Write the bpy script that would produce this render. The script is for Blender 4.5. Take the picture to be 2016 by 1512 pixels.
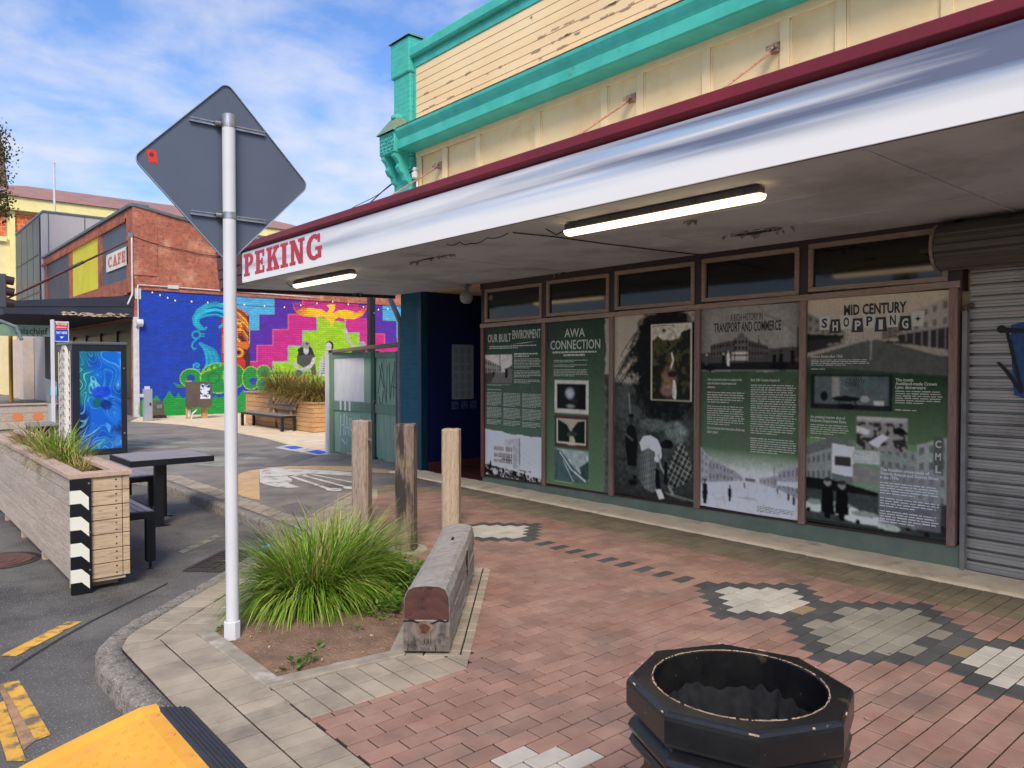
import bpy, bmesh, math, random
import numpy as np
from mathutils import Vector
random.seed(7); RNG = np.random.default_rng(11)
for o in list(bpy.data.objects): bpy.data.objects.remove(o)
SC = bpy.context.scene; COL = SC.collection
R_ = math.radians

# ------------------------------------------------------------------ camera, sky, sun, exposure
CAM_H, YAW, PITCH, FPX = 1.669, 0.7097, -0.0219, 1494.0
cd = bpy.data.cameras.new('camera'); cam = bpy.data.objects.new('camera', cd); COL.objects.link(cam)
cam.location = (0, 0, CAM_H); cam.rotation_euler = (math.pi/2+PITCH, 0, -YAW)
cd.sensor_width = 36; cd.lens = FPX/2016*36; cd.clip_start = 0.05; cd.clip_end = 3000
SC.camera = cam
SUN_EL, SUN_AZ = R_(42), R_(218)         # azimuth measured from +Y towards +X
w = bpy.data.worlds.new('World'); SC.world = w; w.use_nodes = True
nt = w.node_tree; N = nt.nodes; L = nt.links; N.clear()
def nn(t, **k):
    n = N.new(t)
    for a, b in k.items(): setattr(n, a, b)
    return n
sky = nn('ShaderNodeTexSky', sky_type='NISHITA', sun_disc=False)
sky.sun_elevation = SUN_EL; sky.sun_rotation = SUN_AZ; sky.air_density = 1.3; sky.ozone_density = 2.5
tc = nn('ShaderNodeTexCoord'); sep = nn('ShaderNodeSeparateXYZ'); L.new(tc.outputs['Generated'], sep.inputs[0])
def mth(op, a, b):
    m = nn('ShaderNodeMath', operation=op)
    for i, v in enumerate((a, b)):
        if isinstance(v, (int, float)): m.inputs[i].default_value = v
        else: L.new(v, m.inputs[i])
    return m.outputs[0]
zz = mth('ADD', mth('MAXIMUM', sep.outputs[2], 0.0), 0.16)
cb = nn('ShaderNodeCombineXYZ'); L.new(mth('DIVIDE', sep.outputs[0], zz), cb.inputs[0]); L.new(mth('DIVIDE', sep.outputs[1], zz), cb.inputs[1])
n1 = nn('ShaderNodeTexNoise'); n1.inputs['Scale'].default_value = 1.15; n1.inputs['Detail'].default_value = 9; n1.inputs['Roughness'].default_value = .58; n1.inputs['Distortion'].default_value = .35
n2 = nn('ShaderNodeTexNoise'); n2.inputs['Scale'].default_value = 4.6; n2.inputs['Detail'].default_value = 5; n2.inputs['Roughness'].default_value = .55; n2.inputs['Distortion'].default_value = .25
L.new(cb.outputs[0], n1.inputs['Vector']); L.new(cb.outputs[0], n2.inputs['Vector'])
msum = mth('ADD', mth('MULTIPLY', n1.outputs[0], .60), mth('MULTIPLY', n2.outputs[0], .40))
rp = nn('ShaderNodeValToRGB'); rp.color_ramp.elements[0].position = .385; rp.color_ramp.elements[1].position = .625
L.new(msum, rp.inputs[0])
skm = nn('ShaderNodeVectorMath', operation='MULTIPLY'); skm.inputs[1].default_value = (.058, .073, .104); L.new(sky.outputs[0], skm.inputs[0])
mx = nn('ShaderNodeMixRGB'); mx.inputs[2].default_value = (.40, .42, .49, 1)
L.new(rp.outputs[0], mx.inputs[0]); L.new(skm.outputs[0], mx.inputs[1])
bg = nn('ShaderNodeBackground'); bg.inputs[1].default_value = 1.0; L.new(mx.outputs[0], bg.inputs[0])
wo = nn('ShaderNodeOutputWorld'); L.new(bg.outputs[0], wo.inputs[0])
sd = bpy.data.lights.new('sun', 'SUN'); sd.energy = 2.0; sd.angle = R_(22); sd.color = (1, .88, .70)
so = bpy.data.objects.new('sun', sd); COL.objects.link(so)
so.rotation_euler = Vector((-math.sin(SUN_AZ)*math.cos(SUN_EL), -math.cos(SUN_AZ)*math.cos(SUN_EL), -math.sin(SUN_EL))).to_track_quat('-Z', 'Y').to_euler()
SC.view_settings.view_transform = 'Standard'; SC.view_settings.look = 'None'
SC.view_settings.exposure = 0.95; SC.view_settings.gamma = 1; SC.view_settings.use_curve_mapping = False
SC.render.engine = 'CYCLES'; SC.cycles.max_bounces = 4; SC.cycles.diffuse_bounces = 3; SC.cycles.glossy_bounces = 2; SC.cycles.transmission_bounces = 2; SC.cycles.use_denoising = True
SC.cycles.use_light_tree = False; SC.cycles.light_sampling_threshold = .02; w.cycles.sampling_method = 'MANUAL'; w.cycles.sample_map_resolution = 512

# ------------------------------------------------------------------ measuring helpers (photograph pixel -> point on a real plane)
_F = Vector((math.sin(YAW)*math.cos(PITCH), math.cos(YAW)*math.cos(PITCH), math.sin(PITCH)))
_Rt = Vector((math.cos(YAW), -math.sin(YAW), 0)); _U = _Rt.cross(_F)
def ray(x, y): return _F + _Rt*((x-1008)/FPX) - _U*((y-756)/FPX)
def G(x, y, Z=0):
    d = ray(x, y); t = (Z-CAM_H)/d.z; return (t*d.x, t*d.y)
def PX(x, y, X):
    d = ray(x, y); t = X/d.x; return (t*d.y, CAM_H+t*d.z)
def PY(x, y, Y):
    d = ray(x, y); t = Y/d.y; return (t*d.x, CAM_H+t*d.z)

# ------------------------------------------------------------------ object helpers
def lin1(c):
    c = c/255.0
    return c/12.92 if c <= .04045 else ((c+.055)/1.055)**2.4
def C(r, g, b): return (lin1(r), lin1(g), lin1(b), 1)
def root_loc(o):
    while o.parent: o = o.parent
    return o.location
def tag(o, label=None, cat=None, group=None, kind=None):
    if label: o['label'] = label
    if cat: o['category'] = cat
    if group: o['group'] = group
    if kind: o['kind'] = kind
    return o
def thing(name, loc, label, cat, group=None):
    o = bpy.data.objects.new(name, None); COL.objects.link(o); o.location = loc; o.empty_display_size = .1
    return tag(o, label, cat, group)
def V3(p): return Vector(p)
class MB:
    def __init__(s): s.v = []; s.f = []
    def add(s, vs, fs):
        b = len(s.v); s.v += [tuple(p) for p in vs]; s.f += [tuple(i+b for i in f) for f in fs]; return s
    def box(s, x0, x1, y0, y1, z0, z1):
        return s.add([(x0,y0,z0),(x1,y0,z0),(x1,y1,z0),(x0,y1,z0),(x0,y0,z1),(x1,y0,z1),(x1,y1,z1),(x0,y1,z1)],
                     [(0,3,2,1),(4,5,6,7),(0,1,5,4),(1,2,6,5),(2,3,7,6),(3,0,4,7)])
    def fbox(s, c, a, b, n, la, lb, ln):   # box centred at c, unit axes a,b,n, half sizes
        c, a, b, n = V3(c), V3(a).normalized(), V3(b).normalized(), V3(n).normalized()
        P = lambda i, j, k: c+a*la*i+b*lb*j+n*ln*k
        return s.add([P(-1,-1,-1),P(1,-1,-1),P(1,1,-1),P(-1,1,-1),P(-1,-1,1),P(1,-1,1),P(1,1,1),P(-1,1,1)],
                     [(0,3,2,1),(4,5,6,7),(0,1,5,4),(1,2,6,5),(2,3,7,6),(3,0,4,7)])
    def prism(s, poly, z0, z1):            # horizontal polygon (ccw) extruded in z
        n = len(poly); vs = [(x,y,z0) for x,y in poly]+[(x,y,z1) for x,y in poly]
        return s.add(vs, [tuple(range(n-1,-1,-1)), tuple(range(n,2*n))]+[(i,(i+1)%n,n+(i+1)%n,n+i) for i in range(n)])
    def extr(s, poly3, d):                 # any planar polygon extruded by a vector
        n = len(poly3); d = V3(d); a = [V3(p) for p in poly3]; b = [p+d for p in a]
        return s.add(a+b, [tuple(range(n-1,-1,-1)), tuple(range(n,2*n))]+[(i,(i+1)%n,n+(i+1)%n,n+i) for i in range(n)])
    def tube(s, pts, r, n=8, cap=True):
        pts = [V3(p) for p in pts]; m = len(pts); rr = r if isinstance(r, (list,tuple)) else [r]*m
        b = len(s.v); up = None
        for i, p in enumerate(pts):
            t = (pts[min(i+1,m-1)]-pts[max(i-1,0)]).normalized()
            if up is None: up = Vector((0,0,1)) if abs(t.z) < .9 else Vector((1,0,0))
            a = t.cross(up).normalized(); c = a.cross(t).normalized(); up = c
            for k in range(n):
                q = 2*math.pi*k/n; s.v.append(tuple(p+(a*math.cos(q)+c*math.sin(q))*rr[i]))
        for i in range(m-1):
            for k in range(n):
                s.f.append((b+i*n+k, b+i*n+(k+1)%n, b+(i+1)*n+(k+1)%n, b+(i+1)*n+k))
        if cap: s.f.append(tuple(b+k for k in range(n-1,-1,-1))); s.f.append(tuple(b+(m-1)*n+k for k in range(n)))
        return s
    def lathe(s, prof, c, n=24, rf=None, cap0=False, cap1=False):
        b = len(s.v); m = len(prof)
        for r, z in prof:
            for k in range(n):
                q = 2*math.pi*k/n; f = rf(q) if rf else 1
                s.v.append((c[0]+r*f*math.cos(q), c[1]+r*f*math.sin(q), c[2]+z))
        for i in range(m-1):
            for k in range(n): s.f.append((b+i*n+k, b+i*n+(k+1)%n, b+(i+1)*n+(k+1)%n, b+(i+1)*n+k))
        if cap0: s.f.append(tuple(b+k for k in range(n-1,-1,-1)))
        if cap1: s.f.append(tuple(b+(m-1)*n+k for k in range(n)))
        return s
    def build(s, name, mat, parent=None, bevel=0, smooth=False, seg=2, **t):
        o_ = root_loc(parent) if parent else Vector((0,0,0))
        me = bpy.data.meshes.new(name); me.from_pydata([(p[0]-o_.x, p[1]-o_.y, p[2]-o_.z) for p in s.v], [], s.f)
        me.update(); ob = bpy.data.objects.new(name, me); COL.objects.link(ob)
        for m in (mat if isinstance(mat, (list,tuple)) else [mat]): me.materials.append(m)
        if parent: ob.parent = parent
        if smooth: me.polygons.foreach_set('use_smooth', [True]*len(me.polygons))
        if bevel:
            bv = ob.modifiers.new('bevel', 'BEVEL'); bv.width = bevel; bv.segments = seg; bv.limit_method = 'ANGLE'; bv.angle_limit = R_(40)
        return tag(ob, t.get('label'), t.get('cat'), t.get('group'), t.get('kind'))
def BX(*a): return MB().box(*a)
def copy_tree(o, parent=None):
    c = o.copy(); COL.objects.link(c); c.parent = parent
    for ch in list(o.children): copy_tree(ch, c)
    return c

# ------------------------------------------------------------------ materials
def newmat(name):
    m = bpy.data.materials.new(name); m.use_nodes = True; t = m.node_tree; t.nodes.clear()
    out = t.nodes.new('ShaderNodeOutputMaterial'); p = t.nodes.new('ShaderNodeBsdfPrincipled'); t.links.new(p.outputs[0], out.inputs[0])
    return m, t, p
def _noise(t, vec, sc, det=4, ro=.6, dist=0):
    det = min(det, 5)
    n = t.nodes.new('ShaderNodeTexNoise'); n.inputs['Scale'].default_value = sc; n.inputs['Detail'].default_value = det
    n.inputs['Roughness'].default_value = ro; n.inputs['Distortion'].default_value = dist; t.links.new(vec, n.inputs['Vector']); return n.outputs[0]
def _ramp(t, f, a, b):
    r = t.nodes.new('ShaderNodeMapRange'); r.inputs[1].default_value = a; r.inputs[2].default_value = b; t.links.new(f, r.inputs[0]); return r.outputs[0]
def _mix(t, f, a, b, mode='MIX'):
    m = t.nodes.new('ShaderNodeMixRGB'); m.blend_type = mode
    for i, v in zip((0,1,2), (f,a,b)):
        if isinstance(v, (int,float)): m.inputs[i].default_value = v
        elif isinstance(v, tuple): m.inputs[i].default_value = v
        else: t.links.new(v, m.inputs[i])
    return m.outputs[0]
def _pos(t, st=(1,1,1), rot=(0,0,0)):
    g = t.nodes.new('ShaderNodeNewGeometry'); m = t.nodes.new('ShaderNodeMapping'); m.inputs['Scale'].default_value = st; m.inputs['Rotation'].default_value = rot
    t.links.new(g.outputs['Position'], m.inputs[0]); return m.outputs[0]
def _bump(t, p, h, strength, dist=.01):
    b = t.nodes.new('ShaderNodeBump'); b.inputs['Strength'].default_value = strength; b.inputs['Distance'].default_value = dist
    t.links.new(h, b.inputs['Height']); t.links.new(b.outputs[0], p.inputs['Normal'])
def _rand(t):
    g = t.nodes.new('ShaderNodeNewGeometry'); o = t.nodes.new('ShaderNodeObjectInfo')
    a = t.nodes.new('ShaderNodeMath'); a.operation = 'ADD'; t.links.new(g.outputs['Random Per Island'], a.inputs[0]); t.links.new(o.outputs['Random'], a.inputs[1])
    f = t.nodes.new('ShaderNodeMath'); f.operation = 'FRACT'; t.links.new(a.outputs[0], f.inputs[0]); return f.outputs[0]
def mat(name, c1, c2=None, sc=6, rough=.7, bump=.15, bsc=60, st=(1,1,1), rot=(0,0,0), metal=0, spec=.5, stain=None, ssc=1.2, sth=(.55,.7), rnd=0, speck=None, pth=(.62,.68), psc=120, bdist=.006, emis=0, lo=.35, hi=.65):
    m, t, p = newmat(name); pos = _pos(t, st, rot); raw = _pos(t)
    col = c1
    if c2: col = _mix(t, _ramp(t, _noise(t, pos, sc), lo, hi), c1, c2)
    if stain: col = _mix(t, _ramp(t, _noise(t, raw, ssc, 8, .65), *sth), col, stain)
    if speck: col = _mix(t, _ramp(t, _noise(t, pos, psc, 3, .5), *pth), col, speck)
    if rnd:
        v = t.nodes.new('ShaderNodeHueSaturation'); v.inputs['Value'].default_value = 1
        t.links.new(_ramp2(t, _rand(t), 1-rnd, 1+rnd), v.inputs['Value'])
        if isinstance(col, tuple): v.inputs['Color'].default_value = col
        else: t.links.new(col, v.inputs['Color'])
        col = v.outputs[0]
    if isinstance(col, tuple): p.inputs['Base Color'].default_value = col
    else: t.links.new(col, p.inputs['Base Color'])
    p.inputs['Roughness'].default_value = rough; p.inputs['Metallic'].default_value = metal; p.inputs['Specular IOR Level'].default_value = spec
    if bump: _bump(t, p, _noise(t, pos, bsc, 3, .6), bump, bdist)
    if emis: p.inputs['Emission Color'].default_value = c1; p.inputs['Emission Strength'].default_value = emis
    return m
def _ramp2(t, f, a, b):
    r = t.nodes.new('ShaderNodeMapRange'); r.inputs[3].default_value = a; r.inputs[4].default_value = b; t.links.new(f, r.inputs[0]); return r.outputs[0]
def brickmat(name, plane, cs, mortar, bw=.24, rh=.078, ms=.007, stain=None, use_attr=False, bump=.5, ssc=.5, sth=(.5,.68)):
    m, t, p = newmat(name); g = t.nodes.new('ShaderNodeNewGeometry'); s = t.nodes.new('ShaderNodeSeparateXYZ'); c = t.nodes.new('ShaderNodeCombineXYZ')
    t.links.new(g.outputs['Position'], s.inputs[0]); t.links.new(s.outputs[0 if plane == 'Y' else 1], c.inputs[0]); t.links.new(s.outputs[2], c.inputs[1])
    b = t.nodes.new('ShaderNodeTexBrick'); t.links.new(c.outputs[0], b.inputs['Vector'])
    for k, v in (('Scale',1),('Mortar Size',ms),('Mortar Smooth',.3),('Brick Width',bw),('Row Height',rh),('Bias',0)): b.inputs[k].default_value = v
    raw = _pos(t); nz = _noise(t, raw, 9, 6, .65)
    if use_attr:
        at = t.nodes.new('ShaderNodeAttribute'); at.attribute_name = 'Col'
        b.inputs['Color1'].default_value = (1,1,1,1); b.inputs['Color2'].default_value = (.78,.78,.78,1); b.inputs['Mortar'].default_value = (.52,.52,.52,1)
        col = _mix(t, 1.0, at.outputs['Color'], b.outputs['Color'], 'MULTIPLY')
        col = _mix(t, _ramp(t, nz, .62, .8), col, (.5,.5,.5,1), 'SOFT_LIGHT')
    else:
        b.inputs['Color1'].default_value = cs[0]; b.inputs['Color2'].default_value = cs[1]; b.inputs['Mortar'].default_value = mortar
        col = _mix(t, _ramp(t, nz, .35, .7), b.outputs['Color'], cs[2])
        if stain: col = _mix(t, _ramp(t, _noise(t, raw, ssc, 9, .7), *sth), col, stain)
    t.links.new(col, p.inputs['Base Color']); p.inputs['Roughness'].default_value = .8
    h = t.nodes.new('ShaderNodeMath'); h.operation = 'SUBTRACT'; t.links.new(nz, h.inputs[0]); t.links.new(b.outputs['Fac'], h.inputs[1])
    _bump(t, p, h.outputs[0], bump, .012)
    return m
def woodmat(name, c1, c2, dark, axis=2, sc=3, rough=.75, rnd=.12, rot=(0,0,0), bump=.35, stain=None, sth=(.55,.72)):
    m, t, p = newmat(name); st = [14,14,14]; st[axis] = .9
    pos = _pos(t, tuple(st), rot); a = _noise(t, pos, sc, 8, .65, .6); f = _noise(t, pos, sc*7, 4, .6)
    col = _mix(t, _ramp(t, a, .32, .68), c1, c2); col = _mix(t, _ramp(t, f, .52, .70), col, dark)
    if stain: st2 = [4,4,4]; st2[axis] = .8; col = _mix(t, _ramp(t, _noise(t, _pos(t, tuple(st2), rot), 1.6, 7, .65), *sth), col, stain)
    if rnd:
        v = t.nodes.new('ShaderNodeHueSaturation'); t.links.new(_ramp2(t, _rand(t), 1-rnd, 1+rnd), v.inputs['Value']); t.links.new(col, v.inputs['Color']); col = v.outputs[0]
    t.links.new(col, p.inputs['Base Color']); p.inputs['Roughness'].default_value = rough
    h = t.nodes.new('ShaderNodeMath'); h.operation = 'ADD'; t.links.new(a, h.inputs[0]); t.links.new(f, h.inputs[1]); _bump(t, p, h.outputs[0], bump, .006)
    return m
def attrmat(name, rough=.4, spec=.4, grain=.0):
    m, t, p = newmat(name); a = t.nodes.new('ShaderNodeAttribute'); a.attribute_name = 'Col'; col = a.outputs['Color']
    if grain: col = _mix(t, grain, col, _mix(t, _noise(t, _pos(t), 260, 2, .5), (.25,.25,.25,1), (.75,.75,.75,1)), 'OVERLAY')
    t.links.new(col, p.inputs['Base Color']); p.inputs['Roughness'].default_value = rough; p.inputs['Specular IOR Level'].default_value = spec
    return m
def bladesmat(name, cols, rough=.55):
    m, t, p = newmat(name); r = t.nodes.new('ShaderNodeValToRGB'); t.links.new(_rand(t), r.inputs[0]); cr = r.color_ramp
    cr.elements[0].color = cols[0]; cr.elements[1].color = cols[-1]
    for i, c in enumerate(cols[1:-1]): e = cr.elements.new((i+1)/(len(cols)-1)); e.color = c
    t.links.new(r.outputs[0], p.inputs['Base Color']); p.inputs['Roughness'].default_value = rough; p.inputs['Specular IOR Level'].default_value = .3
    tr = t.nodes.new('ShaderNodeBsdfTranslucent'); t.links.new(r.outputs[0], tr.inputs[0]); ms = t.nodes.new('ShaderNodeMixShader'); ms.inputs[0].default_value = .3
    t.links.new(p.outputs[0], ms.inputs[1]); t.links.new(tr.outputs[0], ms.inputs[2]); t.links.new(ms.outputs[0], [n for n in t.nodes if n.type == 'OUTPUT_MATERIAL'][0].inputs[0])
    return m

# text as flat mesh: returns (verts2d, faces) with height ~1 per size
def text_geo(body, size=1.0, sx=1.0, bold=0.0, shear=0.0, space=1.0, align='LEFT'):
    cu = bpy.data.curves.new('t', 'FONT'); cu.body = body; cu.size = size; cu.offset = bold*size; cu.shear = shear; cu.space_character = space; cu.align_x = align
    cu.resolution_u = 2; ob = bpy.data.objects.new('t', cu); COL.objects.link(ob); bpy.context.view_layer.update()
    dg = bpy.context.evaluated_depsgraph_get(); me = bpy.data.meshes.new_from_object(ob.evaluated_get(dg))
    vs = [(v.co.x*sx, v.co.y) for v in me.vertices]; fs = [tuple(p.vertices) for p in me.polygons]
    bpy.data.objects.remove(ob); bpy.data.meshes.remove(me); bpy.data.curves.remove(cu)
    return vs, fs
def put_text(mb, body, org, U, W, fitw=None, align='LEFT', **k):
    vs, fs = text_geo(body, align='LEFT', **k)
    if not vs: return mb
    x0 = min(v[0] for v in vs); x1 = max(v[0] for v in vs); f = 1.0
    if fitw: f = fitw/(x1-x0)
    sh = {'LEFT': 0, 'CENTER': .5, 'RIGHT': 1}[align]*(x1-x0)*f
    org, U, W = V3(org), V3(U), V3(W)
    return mb.add([org+U*((x-x0)*f-sh)+W*y for x, y in vs], fs)

_GC = {}
def glyph(ch, bold):
    if (ch, bold) not in _GC:
        a = text_geo(ch, 1.0, 1.0, bold); b = text_geo(ch+'I', 1.0, 1.0, bold); c = text_geo('I', 1.0, 1.0, bold)
        _GC[ch, bold] = (a, max(v[0] for v in b[0])-max(v[0] for v in c[0]))
    return _GC[ch, bold]
def put_letters(body, org, U, W, size, m, parent, fitw=None, align='LEFT', bold=0.0, name='letter'):
    x = 0; items = []
    for ch in body:
        (vs, fs), adv = glyph(ch, bold) if ch != ' ' else (([], []), .28)
        if vs: items.append((x, vs, fs))
        x += adv
    f = (fitw/(x*size)) if fitw else 1.0; sh = {'LEFT': 0, 'CENTER': .5, 'RIGHT': 1}[align]*x*size*f; org, U, W = V3(org), V3(U), V3(W)
    for x_, vs, fs in items: MB().add([org+U*((x_+a)*size*f-sh)+W*(b*size) for a, b in vs], fs).build(name, m, parent)

for _b, _s in ((.012,'OURBILTENVM'),(-.004,'AWCONETI'),(.008,'ARICHSTOYN'),(.02,'TRANSPODCME'),(.035,'MIDCENTURY'),(.03,'SHOPINGCML'),(.01,'CROWNLY'),(.02,'tonemischifNODGSPAYHER'),(0.0,'CAFE')):
    for _c in set(_s): glyph(_c, _b)

# little painter: numpy canvas printed on a flat grid mesh as colour per vertex
class Canvas:
    def __init__(s, wm, hm, res):
        s.w, s.h = wm, hm; s.nx = max(2, int(wm/res)+1); s.ny = max(2, int(hm/res)+1); s.a = np.zeros((s.ny, s.nx, 3))
        s.X, s.Y = np.meshgrid(np.linspace(0, wm, s.nx), np.linspace(0, hm, s.ny))   # x right, y down from the top
    def fill(s, c): s.a[:] = np.array(c[:3]); return s
    def put(s, mask, c, al=1.0):
        c = np.array(c[:3]); m = (mask*al)[..., None] if mask.dtype != bool else (mask.astype(float)*al)[..., None]
        s.a = s.a*(1-m)+c*m; return s
    def rect(s, x0, y0, x1, y1, c, al=1.0): return s.put((s.X>=x0)&(s.X<=x1)&(s.Y>=y0)&(s.Y<=y1), c, al)
    def vgrad(s, y0, y1, c0, c1, x0=None, x1=None):
        m = (s.Y>=y0)&(s.Y<=y1)
        if x0 is not None: m &= (s.X>=x0)&(s.X<=x1)
        f = np.clip((s.Y-y0)/max(1e-6, y1-y0), 0, 1)[..., None]; g = np.array(c0[:3])*(1-f)+np.array(c1[:3])*f
        s.a = np.where(m[..., None], g, s.a); return s
    def polym(s, pts):
        m = np.zeros(s.X.shape, bool); n = len(pts)
        for i in range(n):
            (x1, y1), (x2, y2) = pts[i], pts[(i+1)%n]
            if y1 == y2: continue
            cnd = ((y1 > s.Y) != (y2 > s.Y)) & (s.X < (x2-x1)*(s.Y-y1)/(y2-y1)+x1); m ^= cnd
        return m
    def poly(s, pts, c, al=1.0): return s.put(s.polym(pts), c, al)
    def ell(s, cx, cy, rx, ry, c, al=1.0, soft=0):
        d = np.hypot((s.X-cx)/rx, (s.Y-cy)/ry)
        return s.put(np.clip((1-d)/soft, 0, 1) if soft else d <= 1, c, al)
    def stroke(s, pts, wd, c, al=1.0):
        d = np.full(s.X.shape, 1e9)
        for (x1, y1), (x2, y2) in zip(pts[:-1], pts[1:]):
            dx, dy = x2-x1, y2-y1; l2 = dx*dx+dy*dy+1e-12; t = np.clip(((s.X-x1)*dx+(s.Y-y1)*dy)/l2, 0, 1)
            d = np.minimum(d, np.hypot(s.X-x1-t*dx, s.Y-y1-t*dy))
        e = s.w/s.nx
        return s.put(np.clip((wd/2-d)/e+.5, 0, 1), c, al)
    def noise(s, cell, seed=0):
        r = np.random.default_rng(seed); gx = int(s.w/cell)+3; gy = int(s.h/cell)+3; g = r.random((gy, gx))
        u = s.X/cell; v = s.Y/cell; i = np.floor(u).astype(int); j = np.floor(v).astype(int); fu = u-i; fv = v-j; fu = fu*fu*(3-2*fu); fv = fv*fv*(3-2*fv)
        return (g[j,i]*(1-fu)+g[j,i+1]*fu)*(1-fv)+(g[j+1,i]*(1-fu)+g[j+1,i+1]*fu)*fv
    def at(s, x, y, cell, seed=0, oc=3):      # noise sampled at warped places
        o = 0; a = 1; tot = 0
        for k in range(oc):
            g = np.random.default_rng(seed+k).random((64, 64)); u = x/(cell/2**k)+20; v = y/(cell/2**k)+20; i = np.floor(u).astype(int); j = np.floor(v).astype(int); fu = u-i; fv = v-j; fu = fu*fu*(3-2*fu); fv = fv*fv*(3-2*fv)
            q = lambda a_, b_: g[(j+b_)%64, (i+a_)%64]; o = o+a*((q(0,0)*(1-fu)+q(1,0)*fu)*(1-fv)+(q(0,1)*(1-fu)+q(1,1)*fu)*fv); tot += a; a *= .5
        return o/tot
    def fbm(s, cell, seed=0, oc=4):
        o = 0; a = 1; tot = 0
        for k in range(oc): o = o+a*s.noise(cell/2**k, seed+k); tot += a; a *= .6
        return o/tot
    def mul(s, f, mask=None):
        f = np.asarray(f)[..., None]
        if mask is not None: f = np.where(mask[..., None], f, 1)
        s.a = np.clip(s.a*f, 0, 1); return s
    def build(s, name, mt, org, U, W, parent=None, **k):     # org = top-left corner, W points down
        o_ = root_loc(parent) if parent else Vector((0,0,0)); org = V3(org)-o_; U, W = V3(U), V3(W)
        P = np.array(org)[None, None]+s.X[..., None]*np.array(U)+s.Y[..., None]*np.array(W)
        nx, ny = s.nx, s.ny; idx = np.arange(nx*ny).reshape(ny, nx)
        q = np.stack([idx[:-1,:-1], idx[1:,:-1], idx[1:,1:], idx[:-1,1:]], -1).reshape(-1, 4)
        me = bpy.data.meshes.new(name); me.vertices.add(nx*ny); me.vertices.foreach_set('co', P.astype(np.float32).ravel())
        me.loops.add(q.size); me.polygons.add(len(q)); me.loops.foreach_set('vertex_index', q.astype(np.int32).ravel())
        me.polygons.foreach_set('loop_start', np.arange(0, q.size, 4, dtype=np.int32)); me.update(calc_edges=True)
        at = me.color_attributes.new('Col', 'FLOAT_COLOR', 'POINT'); cc = np.ones((nx*ny, 4), np.float32); cc[:, :3] = s.a.reshape(-1, 3); at.data.foreach_set('color', cc.ravel())
        ob = bpy.data.objects.new(name, me); COL.objects.link(ob); me.materials.append(mt)
        if parent: ob.parent = parent
        return tag(ob, k.get('label'), k.get('cat'), k.get('group'), k.get('kind'))
# ------------------------------------------------------------------ ground materials
M = {}
M['asphalt'] = mat('asphalt', C(104,102,99), C(80,78,77), 1.6, .85, .8, 110, speck=C(168,164,156), pth=(.60,.70), psc=85, stain=C(62,61,61), ssc=.8, sth=(.5,.72), bdist=.012)
M['lane_asphalt'] = mat('lane_asphalt', C(138,131,124), C(114,109,104), 1.3, .85, .5, 150, speck=C(150,146,138), pth=(.64,.76), psc=130, stain=C(74,74,78), ssc=.5, sth=(.52,.7), bdist=.008)
M['mortar'] = mat('mortar', C(46,36,30), C(30,24,20), 5, .95, .4, 120)
M['kerb'] = mat('kerb_concrete', C(150,143,134), C(118,112,106), 40, .92, .9, 90, stain=C(92,88,83), ssc=14, sth=(.5,.66), speck=C(196,190,182), pth=(.60,.68), psc=90, bdist=.012)
M['edging'] = mat('edging_concrete', C(158,149,134), C(134,125,113), 9, .9, .5, 90, stain=C(196,190,182), ssc=1.6, sth=(.6,.7))
def pavermat(n, a, b, rnd=.1, st=None): return mat(n, C(*a), C(*b), 3.2, .82, .35, 190, rnd=rnd, stain=C(*st) if st else None, ssc=2.1, sth=(.50,.74), speck=C(*[min(255, int(c*1.15)) for c in a]), pth=(.66,.74), psc=330, bdist=.003)
PM = [pavermat('paver_red', (157,125,112), (139,104,92), .13, (120,101,93)), pavermat('paver_dark', (80,80,79), (66,67,68), .12),
      pavermat('paver_white', (190,184,174), (168,163,154), .09), pavermat('paver_stone', (142,137,125), (124,120,110), .09),
      pavermat('paver_ochre', (146,127,96), (134,116,88), .05), pavermat('paver_grey', (168,155,138), (146,134,119), .1, (118,109,99)),
      pavermat('paver_brown', (136,122,98), (116,103,83), .13)]
M['sand'] = mat('sand', C(226,208,178), C(206,186,156), 3, .95, .8, 45, speck=C(180,160,130), pth=(.6,.7), psc=60, bdist=.015)
M['soil'] = mat('soil', C(140,112,92), C(114,89,73), 6, .95, 1, 60, speck=C(176,150,130), pth=(.68,.74), psc=70, bdist=.02)
M['yellow_line'] = mat('worn_yellow_line', C(222,172,66), C(200,150,58), 12, .8, .4, 150, stain=C(110,98,82), ssc=9, sth=(.5,.62))
M['pale_line'] = mat('worn_pale_line', C(150,142,118), C(120,116,104), 14, .85, .4, 150, stain=C(86,86,86), ssc=8, sth=(.42,.6))
M['paint_white'] = mat('worn_white_paint', C(205,202,196), C(180,178,172), 5, .85, .4, 150, stain=C(108,106,104), ssc=5, sth=(.52,.72))
M['paint_tan'] = mat('worn_tan_paint', C(206,172,128), C(190,156,116), 3, .85, .4, 150, stain=C(150,132,108), ssc=2, sth=(.5,.75))
M['paint_pale'] = mat('worn_pale_green_paint', C(150,154,138), C(134,136,124), 4, .85, .4, 150, stain=C(98,98,94), ssc=3, sth=(.5,.7))
M['paint_blue'] = mat('blue_paint', C(52,84,200), C(60,92,206), 5, .8, .3, 150)
M['dark_iron'] = mat('dark_iron', C(72,62,58), C(52,46,44), 12, .6, .4, 80, metal=.3)
M['pit_shade'] = mat('drain_pit_shade', C(14,13,12), None, rough=1, bump=0)

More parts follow.
